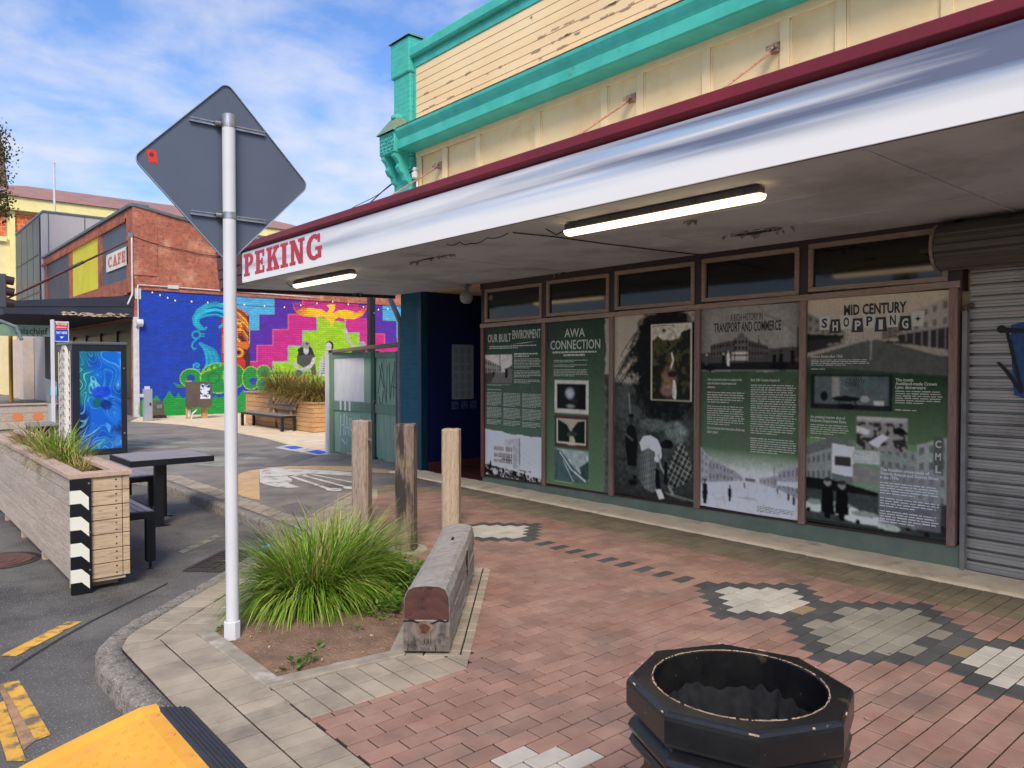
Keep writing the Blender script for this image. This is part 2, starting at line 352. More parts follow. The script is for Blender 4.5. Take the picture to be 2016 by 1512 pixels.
RZ = -0.13
gnd = MB().add([(-900,-900,RZ),(900,-900,RZ),(900,1500,RZ),(-900,1500,RZ)], [(0,1,2,3)]).build('road', M['asphalt'], kind='structure')
KP = [(1.02,-6),(1.015,3.0),(1.0,4.82),(1.03,4.98),(1.12,5.17),(1.3,5.39),(2.09,6.12),(3.1,7.1),(3.26,7.32),(3.3,7.55),(3.3,12.3),(3.15,12.75),(2.7,13.0),(-12,13.3)]
def offset_path(P, d):
    out = []
    for i, p in enumerate(P):
        a = Vector(P[max(i-1,0)]); b = Vector(P[min(i+1,len(P)-1)]); q = Vector(p)
        t1 = (q-a).normalized() if i else (b-q).normalized(); t2 = (b-q).normalized() if i < len(P)-1 else t1
        n = Vector((t1.y+t2.y, -(t1.x+t2.x))).normalized(); k = 1/max(.4, n.dot(Vector((t1.y,-t1.x)))); out.append(q+n*d*k)
    return out
KIN = offset_path(KP, .142)
fp = [(p.x,p.y) for p in KIN]
fpoly = fp + [(-12,75),(6.72,75),(6.72,-6)]
footpath = MB().prism(fpoly[::-1], RZ-.05, -.0065).build('footpath', M['mortar'], kind='structure')
prof = [(0,RZ-.02),(0,-.035),(.006,-.018),(.018,-.006),(.035,0.001),(.138,.003),(.142,-.02)]
kb = MB(); rows = [offset_path(KP, d) for d, z in prof]
# resample every profile line to one count along the path
nseg = [max(1, int((b-a).length/.06)) if a.y < 8.5 and a.x > -1 else 1 for a, b in zip(rows[0][:-1], rows[0][1:])]
lines = []
for j in range(len(prof)):
    r = rows[j]; line = []
    for s_, (a, b) in zip(nseg, zip(r[:-1], r[1:])): line += [a.lerp(b, k/s_) for k in range(s_)]
    line.append(r[-1]); lines.append(line)
nl = len(lines[0]); vs = []
for j, (d, z) in enumerate(prof):
    for i in range(nl):
        jt = random.gauss(0, .0035) if 0 < j < 5 else 0
        vs.append((lines[j][i].x+jt, lines[j][i].y+random.gauss(0,.002)*(0<j<5), z+random.gauss(0,.0022)*(0<j<5)))
fs = [(j*nl+i, j*nl+i+1, (j+1)*nl+i+1, (j+1)*nl+i) for j in range(len(prof)-1) for i in range(nl-1)]
MB().add(vs, [f[::-1] for f in fs]).build('kerb', M['kerb'], kind='structure', smooth=True)

# lane and plaza asphalt, at footpath level
LA, LB, LC = G(595,1022), G(695,966), G(463,972)
lane_poly = [LA, LB, (5.37,9.11), (5.64,9.30), (5.94,8.86), (6.2,8.45), (6.36,8.02), (6.36,10.66), (30,10.66), (30,90), (-12,90), (-12,13.44), (2.75,13.14), (3.4,12.6), (3.72,12.2), (3.72,LC[1])]
lane = MB().prism(lane_poly, -.1, 0.0).build('lane', M['lane_asphalt'], kind='structure')
sand_poly = [(7.05,13.4),(6.95,14.6),(7.0,15.7),(7.2,17.2),(7.28,19.7),(7.05,23.0),(6.6,24.6),(6.3,25.4),(7.1,27.35),(29,27.35),(29,10.9),(7.3,10.9),(7.15,12.2)]
MB().prism(sand_poly[::-1], -.02, .012).build('sand', M['sand'], kind='structure')

# ------------------------------------------------------------------ pavers
def shclip(subj, clip):
    out = list(subj)
    for i in range(len(clip)):
        a, b = clip[i], clip[(i+1)%len(clip)]; inp = out; out = []
        if not inp: break
        ins = lambda p: (b[0]-a[0])*(p[1]-a[1])-(b[1]-a[1])*(p[0]-a[0]) >= -1e-9
        for k in range(len(inp)):
            p, q = inp[k-1], inp[k]; ip, iq = ins(p), ins(q)
            if ip != iq:
                d1 = (b[0]-a[0])*(p[1]-a[1])-(b[1]-a[1])*(p[0]-a[0]); d2 = (b[0]-a[0])*(q[1]-a[1])-(b[1]-a[1])*(q[0]-a[0]); t = d1/(d1-d2)
                out.append((p[0]+(q[0]-p[0])*t, p[1]+(q[1]-p[1])*t))
            if iq: out.append(q)
    res = []
    for p in out:
        if not res or math.hypot(p[0]-res[-1][0], p[1]-res[-1][1]) > 1e-4: res.append(p)
    if len(res) > 2 and math.hypot(res[0][0]-res[-1][0], res[0][1]-res[-1][1]) < 1e-4: res.pop()
    return res
def area(P): return .5*sum(P[i-1][0]*P[i][1]-P[i][0]*P[i-1][1] for i in range(len(P)))
def inside(pt, P):
    c = False
    for i in range(len(P)):
        (x1,y1),(x2,y2) = P[i-1], P[i]
        if (y1 > pt[1]) != (y2 > pt[1]) and pt[0] < (x2-x1)*(pt[1]-y1)/(y2-y1)+x1: c = not c
    return c
PAV = []   # (polygon, material index, (cx,cy,ang,l,w) when whole)
def lay(region, org, ang, l, w, bond, colf):
    if area(region) < 0: region = region[::-1]
    ca, sa = math.cos(ang), math.sin(ang); loc = lambda p: ((p[0]-org[0])*ca+(p[1]-org[1])*sa, -(p[0]-org[0])*sa+(p[1]-org[1])*ca)
    Q = [loc(p) for p in region]; x0, x1 = min(p[0] for p in Q), max(p[0] for p in Q); y0, y1 = min(p[1] for p in Q), max(p[1] for p in Q)
    g = .0046
    for r in range(math.floor(y0/w), math.ceil(y1/w)+1):
        sh = l/2 if (bond and r % 2 == 0) else 0
        for c in range(math.floor((x0-sh)/l)-1, math.ceil((x1-sh)/l)+1):
            ax, ay = c*l+sh, r*w; rect = [(ax+g,ay+g),(ax+l-g,ay+g),(ax+l-g,ay+w-g),(ax+g,ay+w-g)]
            ins = [inside(p, Q) for p in rect]
            wld = lambda p: (org[0]+p[0]*ca-p[1]*sa, org[1]+p[0]*sa+p[1]*ca)
            mi = colf(r, c, ax, ay)
            if all(ins): cx, cy = wld((ax+l/2, ay+w/2)); PAV.append(([wld(p) for p in rect], mi, (cx,cy,ang,l-2*g,w-2*g)))
            else:
                P = shclip(Q, rect)
                if len(P) > 2 and abs(area(P)) > .0006: PAV.append(([wld(p) for p in P], mi, None))
GX, GY = 4.806, 5.283
def dia(u, r):
    a = abs(u)
    def white(w_, och):
        if a == w_: return 4 if (och and u == 0) else 1
        return 2 if a < w_ else 0
    if 2 <= r <= 11:
        wd = {2:0,3:1,4:2,5:3,6:4,7:5,8:4,9:3,10:2,11:1}[r]; return white(wd, 0)
    if -16 <= r <= 0: return 1 if (r % 2 == 0 and u == 0) else 0
    if -26 <= r <= -18 or -44 <= r <= -36:
        k = {-18:0,-19:1,-20:2,-21:3,-22:4,-23:5,-24:4,-25:3,-26:2,-36:2,-37:3,-38:4,-39:5,-40:4,-41:3,-42:2,-43:1,-44:0}[r]
        if r in (-26,-36) and u == 0: return 4
        return white(k, 0)
    if -35 <= r <= -27:
        k = {-27:3,-28:4,-29:5,-30:6,-31:7,-32:6,-33:5,-34:4,-35:3}[r]
        if a > k: return 0
        if a == k or (r in (-27,-35) and a == 1) or (r in (-28,-34) and u == 0): return 1
        return 3
    return 0
def redcol(r, c, ax, ay):
    u = int(round(ax/.1)); row = r+1
    if (row == -28 and u == -28) or (row == -29 and u in (-29,-27)) or (row == -30 and -30 <= u <= -26): return 2
    return dia(u, row)
red = [(1.6,-1.2),(5.75,-1.2),(5.75,6.9),(6.0,7.6),(5.85,8.3),(5.62,8.62),(5.10,8.62),(3.72,6.72),(3.40,5.95),(3.72,5.28),(3.94,4.86),(2.53,3.33),(1.6,3.33)]
lay(red, (GX,GY), 0, .2, .1, True, redcol)
lay([(5.75,-1.2),(6.36,-1.2),(6.36,8.02),(6.2,8.45),(5.94,8.86),(5.64,9.30),(5.37,9.11),(5.10,8.62),(5.62,8.62),(5.85,8.3),(6.0,7.6),(5.75,6.9)], (5.75,GY), 0, .203, .1, False, lambda r,c,ax,ay: 6)
lay([(1.6,3.33),(2.53,3.33),(2.66,3.48),(2.37,3.71),(1.58,3.80)], (1.6,3.33), math.pi/2, .215, .118, False, lambda r,c,ax,ay: 5)
LD = Vector((.675,.737)).normalized(); LN = Vector((LD.y,-LD.x))
lay([(2.53,3.33),(3.94,4.86),(3.72,5.28),(3.60,5.07),(2.37,3.71),(2.66,3.48)], (2.5,3.38), math.atan2(LN.y,LN.x), .215, .118, False, lambda r,c,ax,ay: 5)
lay([(1.15,-1.2),(1.598,-1.2),(1.594,3.80),(1.575,4.86),(1.155,5.0)], (1.155,.0), 0, .2205, .112, False, lambda r,c,ax,ay: 5)
lay([(1.155,5.0),(1.575,4.86),(2.93,6.15),(3.35,5.75),(3.60,5.07),(3.72,5.28),(3.40,5.95),(3.72,6.72),(5.10,8.62),(5.37,9.11),LB,LA,(3.72,LC[1]),(3.72,12.2),(3.44,12.5),(3.44,7.55),(3.36,7.22),(1.2,5.12)],
    (1.17,5.06), R_(-46), .213, .112, False, lambda r,c,ax,ay: 5)
def project(p):
    q = V3(p)-Vector((0,0,CAM_H)); d = q.dot(_F)
    return (1008+FPX*q.dot(_Rt)/d, 756-FPX*q.dot(_U)/d, d)
def inview(p):
    x, y, d = project(p); return d > .3 and -15 < x < 2031 and -15 < y < 1530
for i, e in enumerate(PAV):
    P = e[0]; c = (sum(p[0] for p in P)/len(P), sum(p[1] for p in P)/len(P)); dd = math.hypot(*c)
    PAV[i] = e+(c, dd, inview((c[0],c[1],0)))
order = sorted(range(len(PAV)), key=lambda i: (not PAV[i][5], PAV[i][4]/max(.2, math.sqrt(abs(area(PAV[i][0]))/.02))))
def paver_geo(P, H=.0):
    n = len(P); c = (sum(p[0] for p in P)/n, sum(p[1] for p in P)/n)
    if area(P) < 0: P = P[::-1]
    def ins(p, d):
        v = Vector((c[0]-p[0], c[1]-p[1])); l = v.length; return (p[0]+v.x/l*min(d, l*.3), p[1]+v.y/l*min(d, l*.3))
    T = [ins(p, .0032) for p in P]
    vs = [(x,y,-.03) for x,y in P]+[(x,y,-.0028+H) for x,y in P]+[(x,y,H) for x,y in T]
    fs = [tuple(range(2*n,3*n))]
    for i in range(n):
        j = (i+1)%n; fs += [(i,j,n+j,n+i),(n+i,n+j,2*n+j,2*n+i)]
    return vs, fs
shared = {}
for i in order[:300]:
    P, mi, whole = PAV[i][:3]; h = random.gauss(0, .0011)
    if whole:
        cx, cy, an, l, w_ = whole; key = (round(l,4), round(w_,4), mi)
        if key not in shared:
            vs, fs = paver_geo([(-l/2,-w_/2),(l/2,-w_/2),(l/2,w_/2),(-l/2,w_/2)])
            me = bpy.data.meshes.new('paver'); me.from_pydata(vs, [], fs); me.materials.append(PM[mi]); shared[key] = me
        ob = bpy.data.objects.new('paver', shared[key]); ob.location = (cx, cy, h); ob.rotation_euler = (random.gauss(0,.004), random.gauss(0,.004), an+random.gauss(0,.004))
    else:
        vs, fs = paver_geo(P, h); me = bpy.data.meshes.new('paver'); me.from_pydata(vs, [], fs); me.materials.append(PM[mi]); ob = bpy.data.objects.new('paver', me)
    COL.objects.link(ob); ob.parent = footpath
av, af, am = [], [], []
for i in order[300:]:
    P, mi, whole = PAV[i][:3]; vs, fs = paver_geo(P, random.gauss(0,.0011)); b = len(av); av += vs; af += [tuple(k+b for k in f) for f in fs]; am += [mi]*len(fs)
fo = MB().add(av, af).build('paver_field', PM, footpath, kind='stuff'); fo.data.polygons.foreach_set('material_index', am)

# ------------------------------------------------------------------ planting bed
BED = [(1.575,4.86),(1.58,3.80),(2.37,3.71),(3.60,5.07),(3.35,5.75),(2.93,6.15)]
BIN_ = offset_path(BED+[BED[0],BED[1]], -.1)[1:-1]; BIN_ = [(p.x,p.y) for p in BIN_]; BIN_ = [BIN_[-1]]+BIN_[:-1]
n = len(BED); vs = [(x,y,-.03) for x,y in BED]+[(x,y,.012) for x,y in BED]+[(x,y,.012) for x,y in BIN_]+[(x,y,-.06) for x,y in BIN_]
MB().add(vs, [(k*n+i, k*n+(i+1)%n, (k+1)*n+(i+1)%n, (k+1)*n+i) for k in range(3) for i in range(n)]).build('bed_edging', M['edging'], bevel=.008, kind='structure')
MB().add([(x,y,-.004) for x,y in BED], [tuple(range(len(BED)))]).build('garden_bed', M['soil'], kind='structure')
sb = MB(); nx = 46; xs = np.linspace(1.55,3.65,nx); ys = np.linspace(3.65,6.2,nx); idx = {}
for i, x in enumerate(xs):
    for j, y in enumerate(ys):
        if inside((x,y), BED):
            d = min(abs((BIN_[k-1][1]-BIN_[k][1])*x-(BIN_[k-1][0]-BIN_[k][0])*y+BIN_[k-1][0]*BIN_[k][1]-BIN_[k-1][1]*BIN_[k][0])/math.hypot(BIN_[k][0]-BIN_[k-1][0],BIN_[k][1]-BIN_[k-1][1]) for k in range(n))
            z = -.006+.05*min(1, d/.35)+random.gauss(0,.006) if inside((x,y), BIN_) else -.02
            idx[i,j] = len(sb.v); sb.v.append((x,y,z))
for i in range(nx-1):
    for j in range(nx-1):
        q = [(i,j),(i+1,j),(i+1,j+1),(i,j+1)]
        if all(k in idx for k in q): sb.f.append(tuple(idx[k] for k in q))
sb.build('garden_soil', M['soil'], smooth=True, kind='structure')
# soil crumbs and chips
cr = MB()
for k in range(420):
    x, y = random.uniform(1.6,3.4), random.uniform(3.75,6.0)
    if inside((x,y), BIN_):
        r = random.uniform(.002,.007); a = random.uniform(0,6.28); z = .03*random.random()
        cr.fbox((x,y,z+.004), (math.cos(a),math.sin(a),.3), (-math.sin(a),math.cos(a),.1), (0,0,1), r, r*.7, r*.5)
cr.build('soil_crumbs', mat('soil_chips', C(140,112,96), C(190,170,150), 30, .95, .3, 60), kind='stuff')

# ------------------------------------------------------------------ painted markings and art on the ground
def flat(name, polys, z, m, **k):
    b = MB()
    for P in polys:
        if area(P) < 0: P = P[::-1]
        b.add([(x,y,z) for x,y in P], [tuple(range(len(P)))])
    return b.build(name, m, **k)
rg = lambda *ps: [G(x,y,RZ) for x,y in ps]
flat('road_marking', [[(.63,5.63),(.71,5.56),(1.165,6.02),(1.09,6.09)], rg((4,1346),(38,1341),(100,1448),(70,1459)), rg((-20,1392),(8,1381),(52,1500),(14,1500))], RZ+.004, M['yellow_line'], kind='structure')
flat('faded_marking', [rg((-4,1352),(4,1347),(70,1459),(46,1478),(10,1384))], RZ+.0035, mat('faded_orange_line', C(176,138,104), C(150,116,86), 14, .85, .4, 150, stain=C(100,90,82), ssc=7, sth=(.5,.64)), kind='structure')
flat('worn_marking', [rg((351,1087),(362,1090),(436,1057),(425,1053)), rg((270,1010),(300,1006),(330,1012),(336,1022),(305,1030),(272,1025))], RZ+.004, M['pale_line'], kind='structure')
gg = lambda *ps: [G(x,y) for x,y in ps]
def cr8(x, y): return (460+x/6.047, 850+y/6.047)
c8 = lambda *ps: gg(*[cr8(*p) for p in ps])
flat('lane_painting_tan', [c8((20,535),(90,495),(180,468),(300,448),(312,815),(200,800),(100,770),(30,738),(5,640)), c8((330,440),(430,425),(650,412),(900,410),(1200,412),(1420,415),(1700,440),(2050,475),(2300,500),(2300,530),(2000,505),(1700,490),(1420,478),(1100,455),(800,440),(500,432))], .004, M['paint_tan'], kind='structure')
flat('lane_painting_white', [c8((305,452),(480,434),(800,445),(1100,460),(1420,485),(1420,530),(1200,520),(1000,505),(900,500),(880,515),(640,535),(700,575),(690,605),(640,610),(790,665),(640,672),(480,655),(370,630),(312,605)),
     c8((640,530),(690,522),(1160,680),(1110,690)), c8((780,520),(820,512),(1360,655),(1330,665)), c8((860,505),(900,500),(1420,600),(1420,612))], .005, M['paint_white'], kind='structure')
def oval(cx, cy, rx, ry, n=22): return [(cx+rx*math.cos(2*math.pi*k/n), cy+ry*math.sin(2*math.pi*k/n)) for k in range(n)]
flat('lane_painting_dots', [c8(*oval(1195,695,95,19)), c8(*oval(1400,670,95,18))], .0065, M['paint_white'], kind='structure')
flat('lane_painting_ovals', [gg(*oval(300,868,42,2.6)), gg(*oval(365,872,46,3)), gg(*oval(310,880,48,3)), gg(*oval(410,885,50,4)), gg(*oval(350,897,50,4.5)), gg(*oval(410,905,60,5)), gg(*oval(497,903,33,3)), gg(*oval(430,915,40,4)), gg(*oval(270,873,22,2))], .004, M['paint_pale'], kind='structure')
flat('crossing_paint_white', [gg((541,882),(566,876),(655,888),(668,893),(628,897))], .004, M['paint_white'], kind='structure')
flat('crossing_paint_blue', [gg((556,880),(582,878),(598,882),(574,885)), gg((603,890),(625,886),(650,891),(628,895))], .0055, M['paint_blue'], kind='structure')
flat('asphalt_patch', [c8((560,885),(770,838),(930,895),(830,1000),(640,950)), c8((1050,280),(700,262),(330,420),(560,410))], .003, mat('patched_asphalt', C(116,111,106), C(102,98,95), 3, .85, .5, 150), kind='structure')
flat('road_seam', [rg((20,1318),(60,1292),(115,1258),(180,1222),(260,1182),(330,1148),(331,1150),(261,1184.5),(181,1225),(116,1261.5),(61,1296),(20,1323))], RZ+.0035, mat('seam_tar', C(52,48,44), C(40,38,36), 20, .9, .4, 60), kind='structure')
# drain grate by the kerb
dt = thing('drain_grate', (2.56,7.03,RZ), 'rusty dark iron drain grate set in the road beside the kerb', 'drain grate')
da = Vector((.72,.69,0)).normalized(); dn = Vector((da.y,-da.x,0)); dc = Vector((2.56,7.03,RZ))
MB().fbox(dc+Vector((0,0,.003)), da, dn, (0,0,1), .36, .21, .002).build('pit_shade_sheet', M['pit_shade'], dt)  # flat black sheet painting the shade of the pit below the bars
fr = MB()
for s_ in (-1,1):
    fr.fbox(dc+dn*.205*s_+Vector((0,0,.008)), da, dn, (0,0,1), .375, .02, .007); fr.fbox(dc+da*.365*s_+Vector((0,0,.008)), da, dn, (0,0,1), .018, .184, .007)
fr.fbox(dc+Vector((0,0,.008)), da, dn, (0,0,1), .345, .012, .007)
fr.build('frame', M['dark_iron'], dt)
for k in range(11):
    for s_ in (-1,1): MB().fbox(dc+da*(-.31+.062*k)+dn*.099*s_+Vector((0,0,.007)), da, dn, (0,0,1), .016, .085, .006).build('bar', M['dark_iron'], dt)
mh = thing('manhole_cover', (.93,8.42,RZ), 'round rusty brown manhole cover in the road beside the timber planter', 'manhole cover')
MB().lathe([(.36,0),(.36,.006),(.31,.007)], (.93,8.42,RZ), 40).build('rim', M['dark_iron'], mh)
b = MB().lathe([(.30,.002),(.30,.008),(0.001,.008)], (.93,8.42,RZ), 40)
for r in (.08,.15,.22,.28): b.lathe([(r-.008,.008),(r-.008,.012),(r+.008,.012),(r+.008,.008)], (.93,8.42,RZ), 40)
b.build('lid', mat('rusty_iron', C(104,72,60), C(80,58,52), 9, .7, .5, 60), mh)
# litter
lt = G(524,1078,RZ)
MB().add([(lt[0]+math.cos(a)*r*1.6*.6+0, lt[1]+math.sin(a)*r, RZ+.012+.012*math.sin(3*a)) for a, r in [(k*.7,.05+.02*(k%2)) for k in range(9)]], [tuple(range(9))]).build('wrapper', mat('blue_wrapper', C(60,170,220), C(120,200,235), 40, .4, .2, 60), label='crumpled sky blue wrapper lying on the road by the kerb', cat='litter')
lp = MB()
for k in range(60):
    x, y = random.uniform(1.7,5.9), random.uniform(1.6,7.5)
    if inside((x,y), red):
        a = random.uniform(0,6.28); r = random.uniform(.004,.014); lp.fbox((x,y,.004), (math.cos(a),math.sin(a),.2), (-math.sin(a),math.cos(a),0), (0,0,1), r, r*.45, .0015)
lp.build('leaf_litter', mat('dead_leaf', C(96,62,44), C(170,150,120), 40, .8, .2, 60), kind='stuff')
# ------------------------------------------------------------------ main shop building
FX = 6.7
M['cream_stucco'] = mat('cream_stucco', C(236,208,160), C(226,196,148), 1.7, .85, .25, 60, stain=C(222,186,132), ssc=2.2, sth=(.5,.72))
M['cream_board'] = mat('cream_paint_board', C(236,212,168), C(228,200,154), 2, .75, .2, 50, st=(1,.35,1), stain=C(120,104,86), ssc=3.2, sth=(.69,.72))
M['cream_trim'] = mat('cream_trim', C(238,212,166), C(226,198,152), 3, .8, .15, 60)
M['teal_trim'] = mat('teal_trim', C(72,186,170), C(58,168,154), 3, .6, .2, 45, stain=C(104,110,92), ssc=4.2, sth=(.66,.72))
M['teal_brick'] = brickmat('teal_brick', 'X', [C(66,180,166), C(60,168,156), C(72,186,172)], C(52,150,138), stain=C(110,112,92), ssc=2.4, sth=(.66,.74), bump=.35)
M['blue_brick'] = brickmat('blue_brick', 'X', [C(24,88,108), C(22,80,100), C(28,94,114)], C(18,70,88), bump=.4)
M['navy'] = mat('navy_wall_paint', C(16,32,84), C(14,26,70), 1.2, .55, .12, 30)
M['teal_dark'] = mat('dark_teal_paint', C(16,66,84), C(12,54,72), 3, .5, .15, 40)
M['red_cap'] = mat('maroon_flashing', C(132,30,46), C(112,26,42), 2, .5, .15, 30, stain=C(86,30,38), ssc=1.3, sth=(.55,.8))
M['brown_fascia'] = mat('brown_fascia', C(92,56,54), C(74,46,46), 3, .6, .25, 40, st=(1,.3,1))
M['soffit'] = mat('soffit_paint', C(202,206,210), C(186,190,194), 1.1, .75, .15, 25, stain=C(158,156,152), ssc=1.1, sth=(.48,.75))
M['frame_wood'] = woodmat('weathered_frame_wood', C(168,146,124), C(146,124,104), C(112,92,76), 1, 2, .6, .06)
M['frame_wood_v'] = woodmat('weathered_mullion_wood', C(156,124,106), C(132,102,86), C(98,74,62), 2, 2, .6, .06)
M['dark_frame'] = mat('dark_brown_frame', C(58,38,36), C(48,32,30), 6, .5, .2, 40)
M['red_mullion'] = mat('red_brown_post', C(126,66,52), C(104,54,44), 5, .5, .2, 40)
M['pane'] = mat('dark_window_glass', C(20,21,18), C(28,28,24), .8, .06, 0, spec=.45)
M['green_plinth'] = mat('green_plinth_paint', C(112,124,108), C(98,111,97), 5, .7, .3, 50, stain=C(120,138,124), ssc=6, sth=(.62,.7))
M['cream_step'] = mat('cream_concrete_step', C(226,206,174), C(206,186,156), 4, .85, .5, 60, stain=C(150,130,106), ssc=3, sth=(.55,.75))
M['red_tile'] = mat('red_floor_tile', C(112,58,46), C(96,48,38), 6, .5, .2, 40, rnd=.1)
M['galv'] = mat('galvanised_slat', C(182,176,164), C(154,148,138), 4, .42, .25, 60, st=(1,.15,6), metal=.25, stain=C(96,88,78), ssc=1.4, sth=(.5,.75))
M['galv_dark'] = mat('grimy_shutter_drum', C(104,100,92), C(82,80,74), 3, .5, .3, 60, st=(1,.15,4), metal=.4)
M['steel_rust'] = mat('rusty_steel', C(170,148,132), C(128,84,66), 30, .7, .5, 60)
M['rod_red'] = mat('rusty_red_rod', C(168,86,74), C(196,160,140), 26, .7, .4, 60, st=(1,1,3))

bld = thing('shop_building', (FX,5,0), 'cream and turquoise old shop building with a verandah over its boarded window', 'building')
YE, YS = 10.6, -6.0      # far corner, near end beyond the frame
b = MB(); b.box(FX,FX+6,YS,8.46,2.86,6.5); b.box(FX+.02,FX+6,8.46,YE-.02,2.86,6.5); b.box(FX+.12,FX+6,YS,8.40,0,2.86); b.box(FX+2.2,FX+6,8.40,YE,0,2.86)
b.build('wall', M['cream_stucco'], bld)
# upper weatherboards, each its own part
zb = np.linspace(5.52, 6.36, 8)
for k in range(7):
    z0, z1 = zb[k], zb[k+1]; breaks = [YS] + sorted(random.uniform(-3,9.5) for _ in range(2)) + [10.12]
    for y0, y1 in zip(breaks[:-1], breaks[1:]):
        MB().add([(FX-.034,y0+.002,z0),(FX-.0285,y0+.002,z1-.0035),(FX+.0,y0+.002,z1-.0035),(FX+.0,y0+.002,z0),(FX-.034,y1-.002,z0),(FX-.0285,y1-.002,z1-.0035),(FX+.0,y1-.002,z1-.0035),(FX+.0,y1-.002,z0)],
                 [(0,4,5,1),(1,5,6,2),(3,7,4,0),(0,1,2,3),(7,6,5,4)]).build('weatherboard', M['cream_board'], bld)
# peeled paint on the boards
pe = MB()
for k in range(30):
    zc = random.choice(list(zb[1:4]))+random.gauss(0,.012); yc = random.uniform(5.2,9.9); ln = random.uniform(.03,.2); n_ = 7
    top = [(yc+ln*(i/n_-.5), zc+random.uniform(.004,.018)) for i in range(n_+1)]; bot = [(yc+ln*(i/n_-.5), zc-random.uniform(.002,.014)) for i in range(n_+1)]
    P = top+bot[::-1]; pe.add([(FX-.0362,y,z) for y,z in P], [tuple(range(len(P)))])
pe.build('peeled_paint', mat('bare_grey_timber', C(150,130,112), C(176,152,126), 30, .85, .3, 80), bld, kind='stuff')
t = BX(FX-.05,FX,YS,10.12,5.50,5.525).build('rusty_flashing', mat('rusty_flashing', C(214,178,130), C(170,104,60), 9, .7, .3, 60), bld)
b = MB(); b.box(FX-.045,FX,YS,10.12,6.36,6.52); b.box(FX-.04,FX,10.06,10.12,5.53,6.36); b.build('frame_band', M['teal_trim'], bld, bevel=.006)
cp = [(FX-.10,6.50),(FX-.12,6.53),(FX-.11,6.66),(FX-.07,6.70),(FX+.3,6.72),(FX+.3,6.5)]
MB().extr([(x,YS,z) for x,z in cp], (0,10.14-YS,0)).build('coping', M['teal_trim'], bld)
co = [(FX+.0,5.05),(FX-.30,5.05),(FX-.30,5.055),(FX-.325,5.06),(FX-.325,5.19),(FX-.30,5.20),(FX-.315,5.23),(FX-.345,5.27),(FX-.37,5.31),(FX-.375,5.35),(FX-.36,5.36),(FX-.05,5.49),(FX,5.50)]
MB().extr([(x,YS,z) for x,z in co][::-1], (0,10.2-YS,0)).build('cornice', M['teal_trim'], bld)
MB().extr([(x,YS,z) for x,z in [(FX-.372,5.362),(FX-.05,5.497),(FX-.05,5.503),(FX-.378,5.368)]][::-1], (0,10.2-YS,0)).build('cornice_flashing', mat('tan_rust_flashing', C(206,172,128), C(150,96,62), 7, .7, .3, 60), bld)
# panelled frieze: battens
b_y = [10.04, 9.36, 9.26, 8.50, 7.26, 6.11, 5.57, 4.70, 3.82, 3.28, 2.40, 1.5, .6, -.4, -1.6]
for y in [10.03, 9.34, 8.52, 7.27, 6.12, 5.58, 4.70, 3.82, 3.28, 2.40, 1.5, .6]:
    BX(FX-.022,FX,y-.05,y+.05,3.3,4.96).build('batten', M['cream_trim'], bld, bevel=.004)
BX(FX-.024,FX,YS,10.1,4.96,5.05).build('frieze_rail', M['cream_trim'], bld, bevel=.004)
for y in [9.96, 9.27, 8.45, 7.20, 6.05, 5.51, 4.63, 3.75, 3.21]:
    BX(FX-.012,FX,y,y+.016,3.3,4.945).build('bead', M['cream_trim'], bld)
# corner pilaster above the verandah
b = MB(); b.box(FX-.10,FX+.3,10.14,10.62,2.87,5.0); b.box(FX-.10,FX+.3,10.14,10.62,5.0,6.86); b.box(FX-.13,FX+.33,10.12,10.66,6.30,6.86); b.build('pilaster', M['teal_brick'], bld, bevel=.02)
MB().add([(FX-.16,10.09,6.86),(FX+.36,10.09,6.86),(FX+.36,10.69,6.86),(FX-.16,10.69,6.86),(FX-.1,10.15,6.92),(FX+.3,10.15,6.92),(FX+.3,10.63,6.92),(FX-.1,10.63,6.92)], [(0,1,5,4),(1,2,6,5),(2,3,7,6),(3,0,4,7),(4,5,6,7)]).build('pilaster_cap', mat('weathered_cap', C(96,110,96), C(70,150,138), 9, .85, .5, 50), bld)
br = BX(FX-.38,FX-.10,10.16,10.60,5.02,5.34).build('bracket', M['teal_trim'], bld, bevel=.01)
MB().add([(FX-.42,10.12,5.34),(FX-.08,10.12,5.34),(FX-.08,10.64,5.34),(FX-.42,10.64,5.34),(FX-.24,10.26,5.60),(FX-.10,10.26,5.60),(FX-.10,10.5,5.60),(FX-.24,10.5,5.60)], [(0,1,5,4),(1,2,6,5),(2,3,7,6),(3,0,4,7),(4,5,6,7)]).build('bracket_roof', mat('mossy_teal', C(84,150,136), C(128,116,88), 14, .85, .5, 50), br)
MB().lathe([(.085,5.58),(.11,5.60),(.11,5.64),(.06,5.67),(.001,5.68)], (FX-.17,10.38,0), 12).build('finial', M['teal_trim'], br)
for (ya, yb_) in ((10.18,10.27),(10.49,10.58)):
    pf = [(FX-.10,5.02),(FX-.36,5.02),(FX-.36,4.96),(FX-.31,4.92),(FX-.27,4.86),(FX-.29,4.80),(FX-.25,4.73),(FX-.19,4.70),(FX-.17,4.62),(FX-.10,4.58)]
    MB().extr([(x,ya,z) for x,z in pf], (0,yb_-ya,0)).build('scroll', M['teal_trim'], br)
fw = MB()
for i in range(7):
    for j in range(5):
        yy = 10.19+i*.058+random.gauss(0,.008); z_ = 5.06+j*.055+random.gauss(0,.006); a = random.uniform(-.8,.8)
        fw.fbox((FX-.3835,yy,z_), (0,math.cos(a),math.sin(a)), (0,-math.sin(a),math.cos(a)), (1,0,0), .02, .009, .004)
fw.build('fretwork', mat('fretwork_shade', C(46,130,120), C(40,116,108), 20, .7, .2, 60), br)
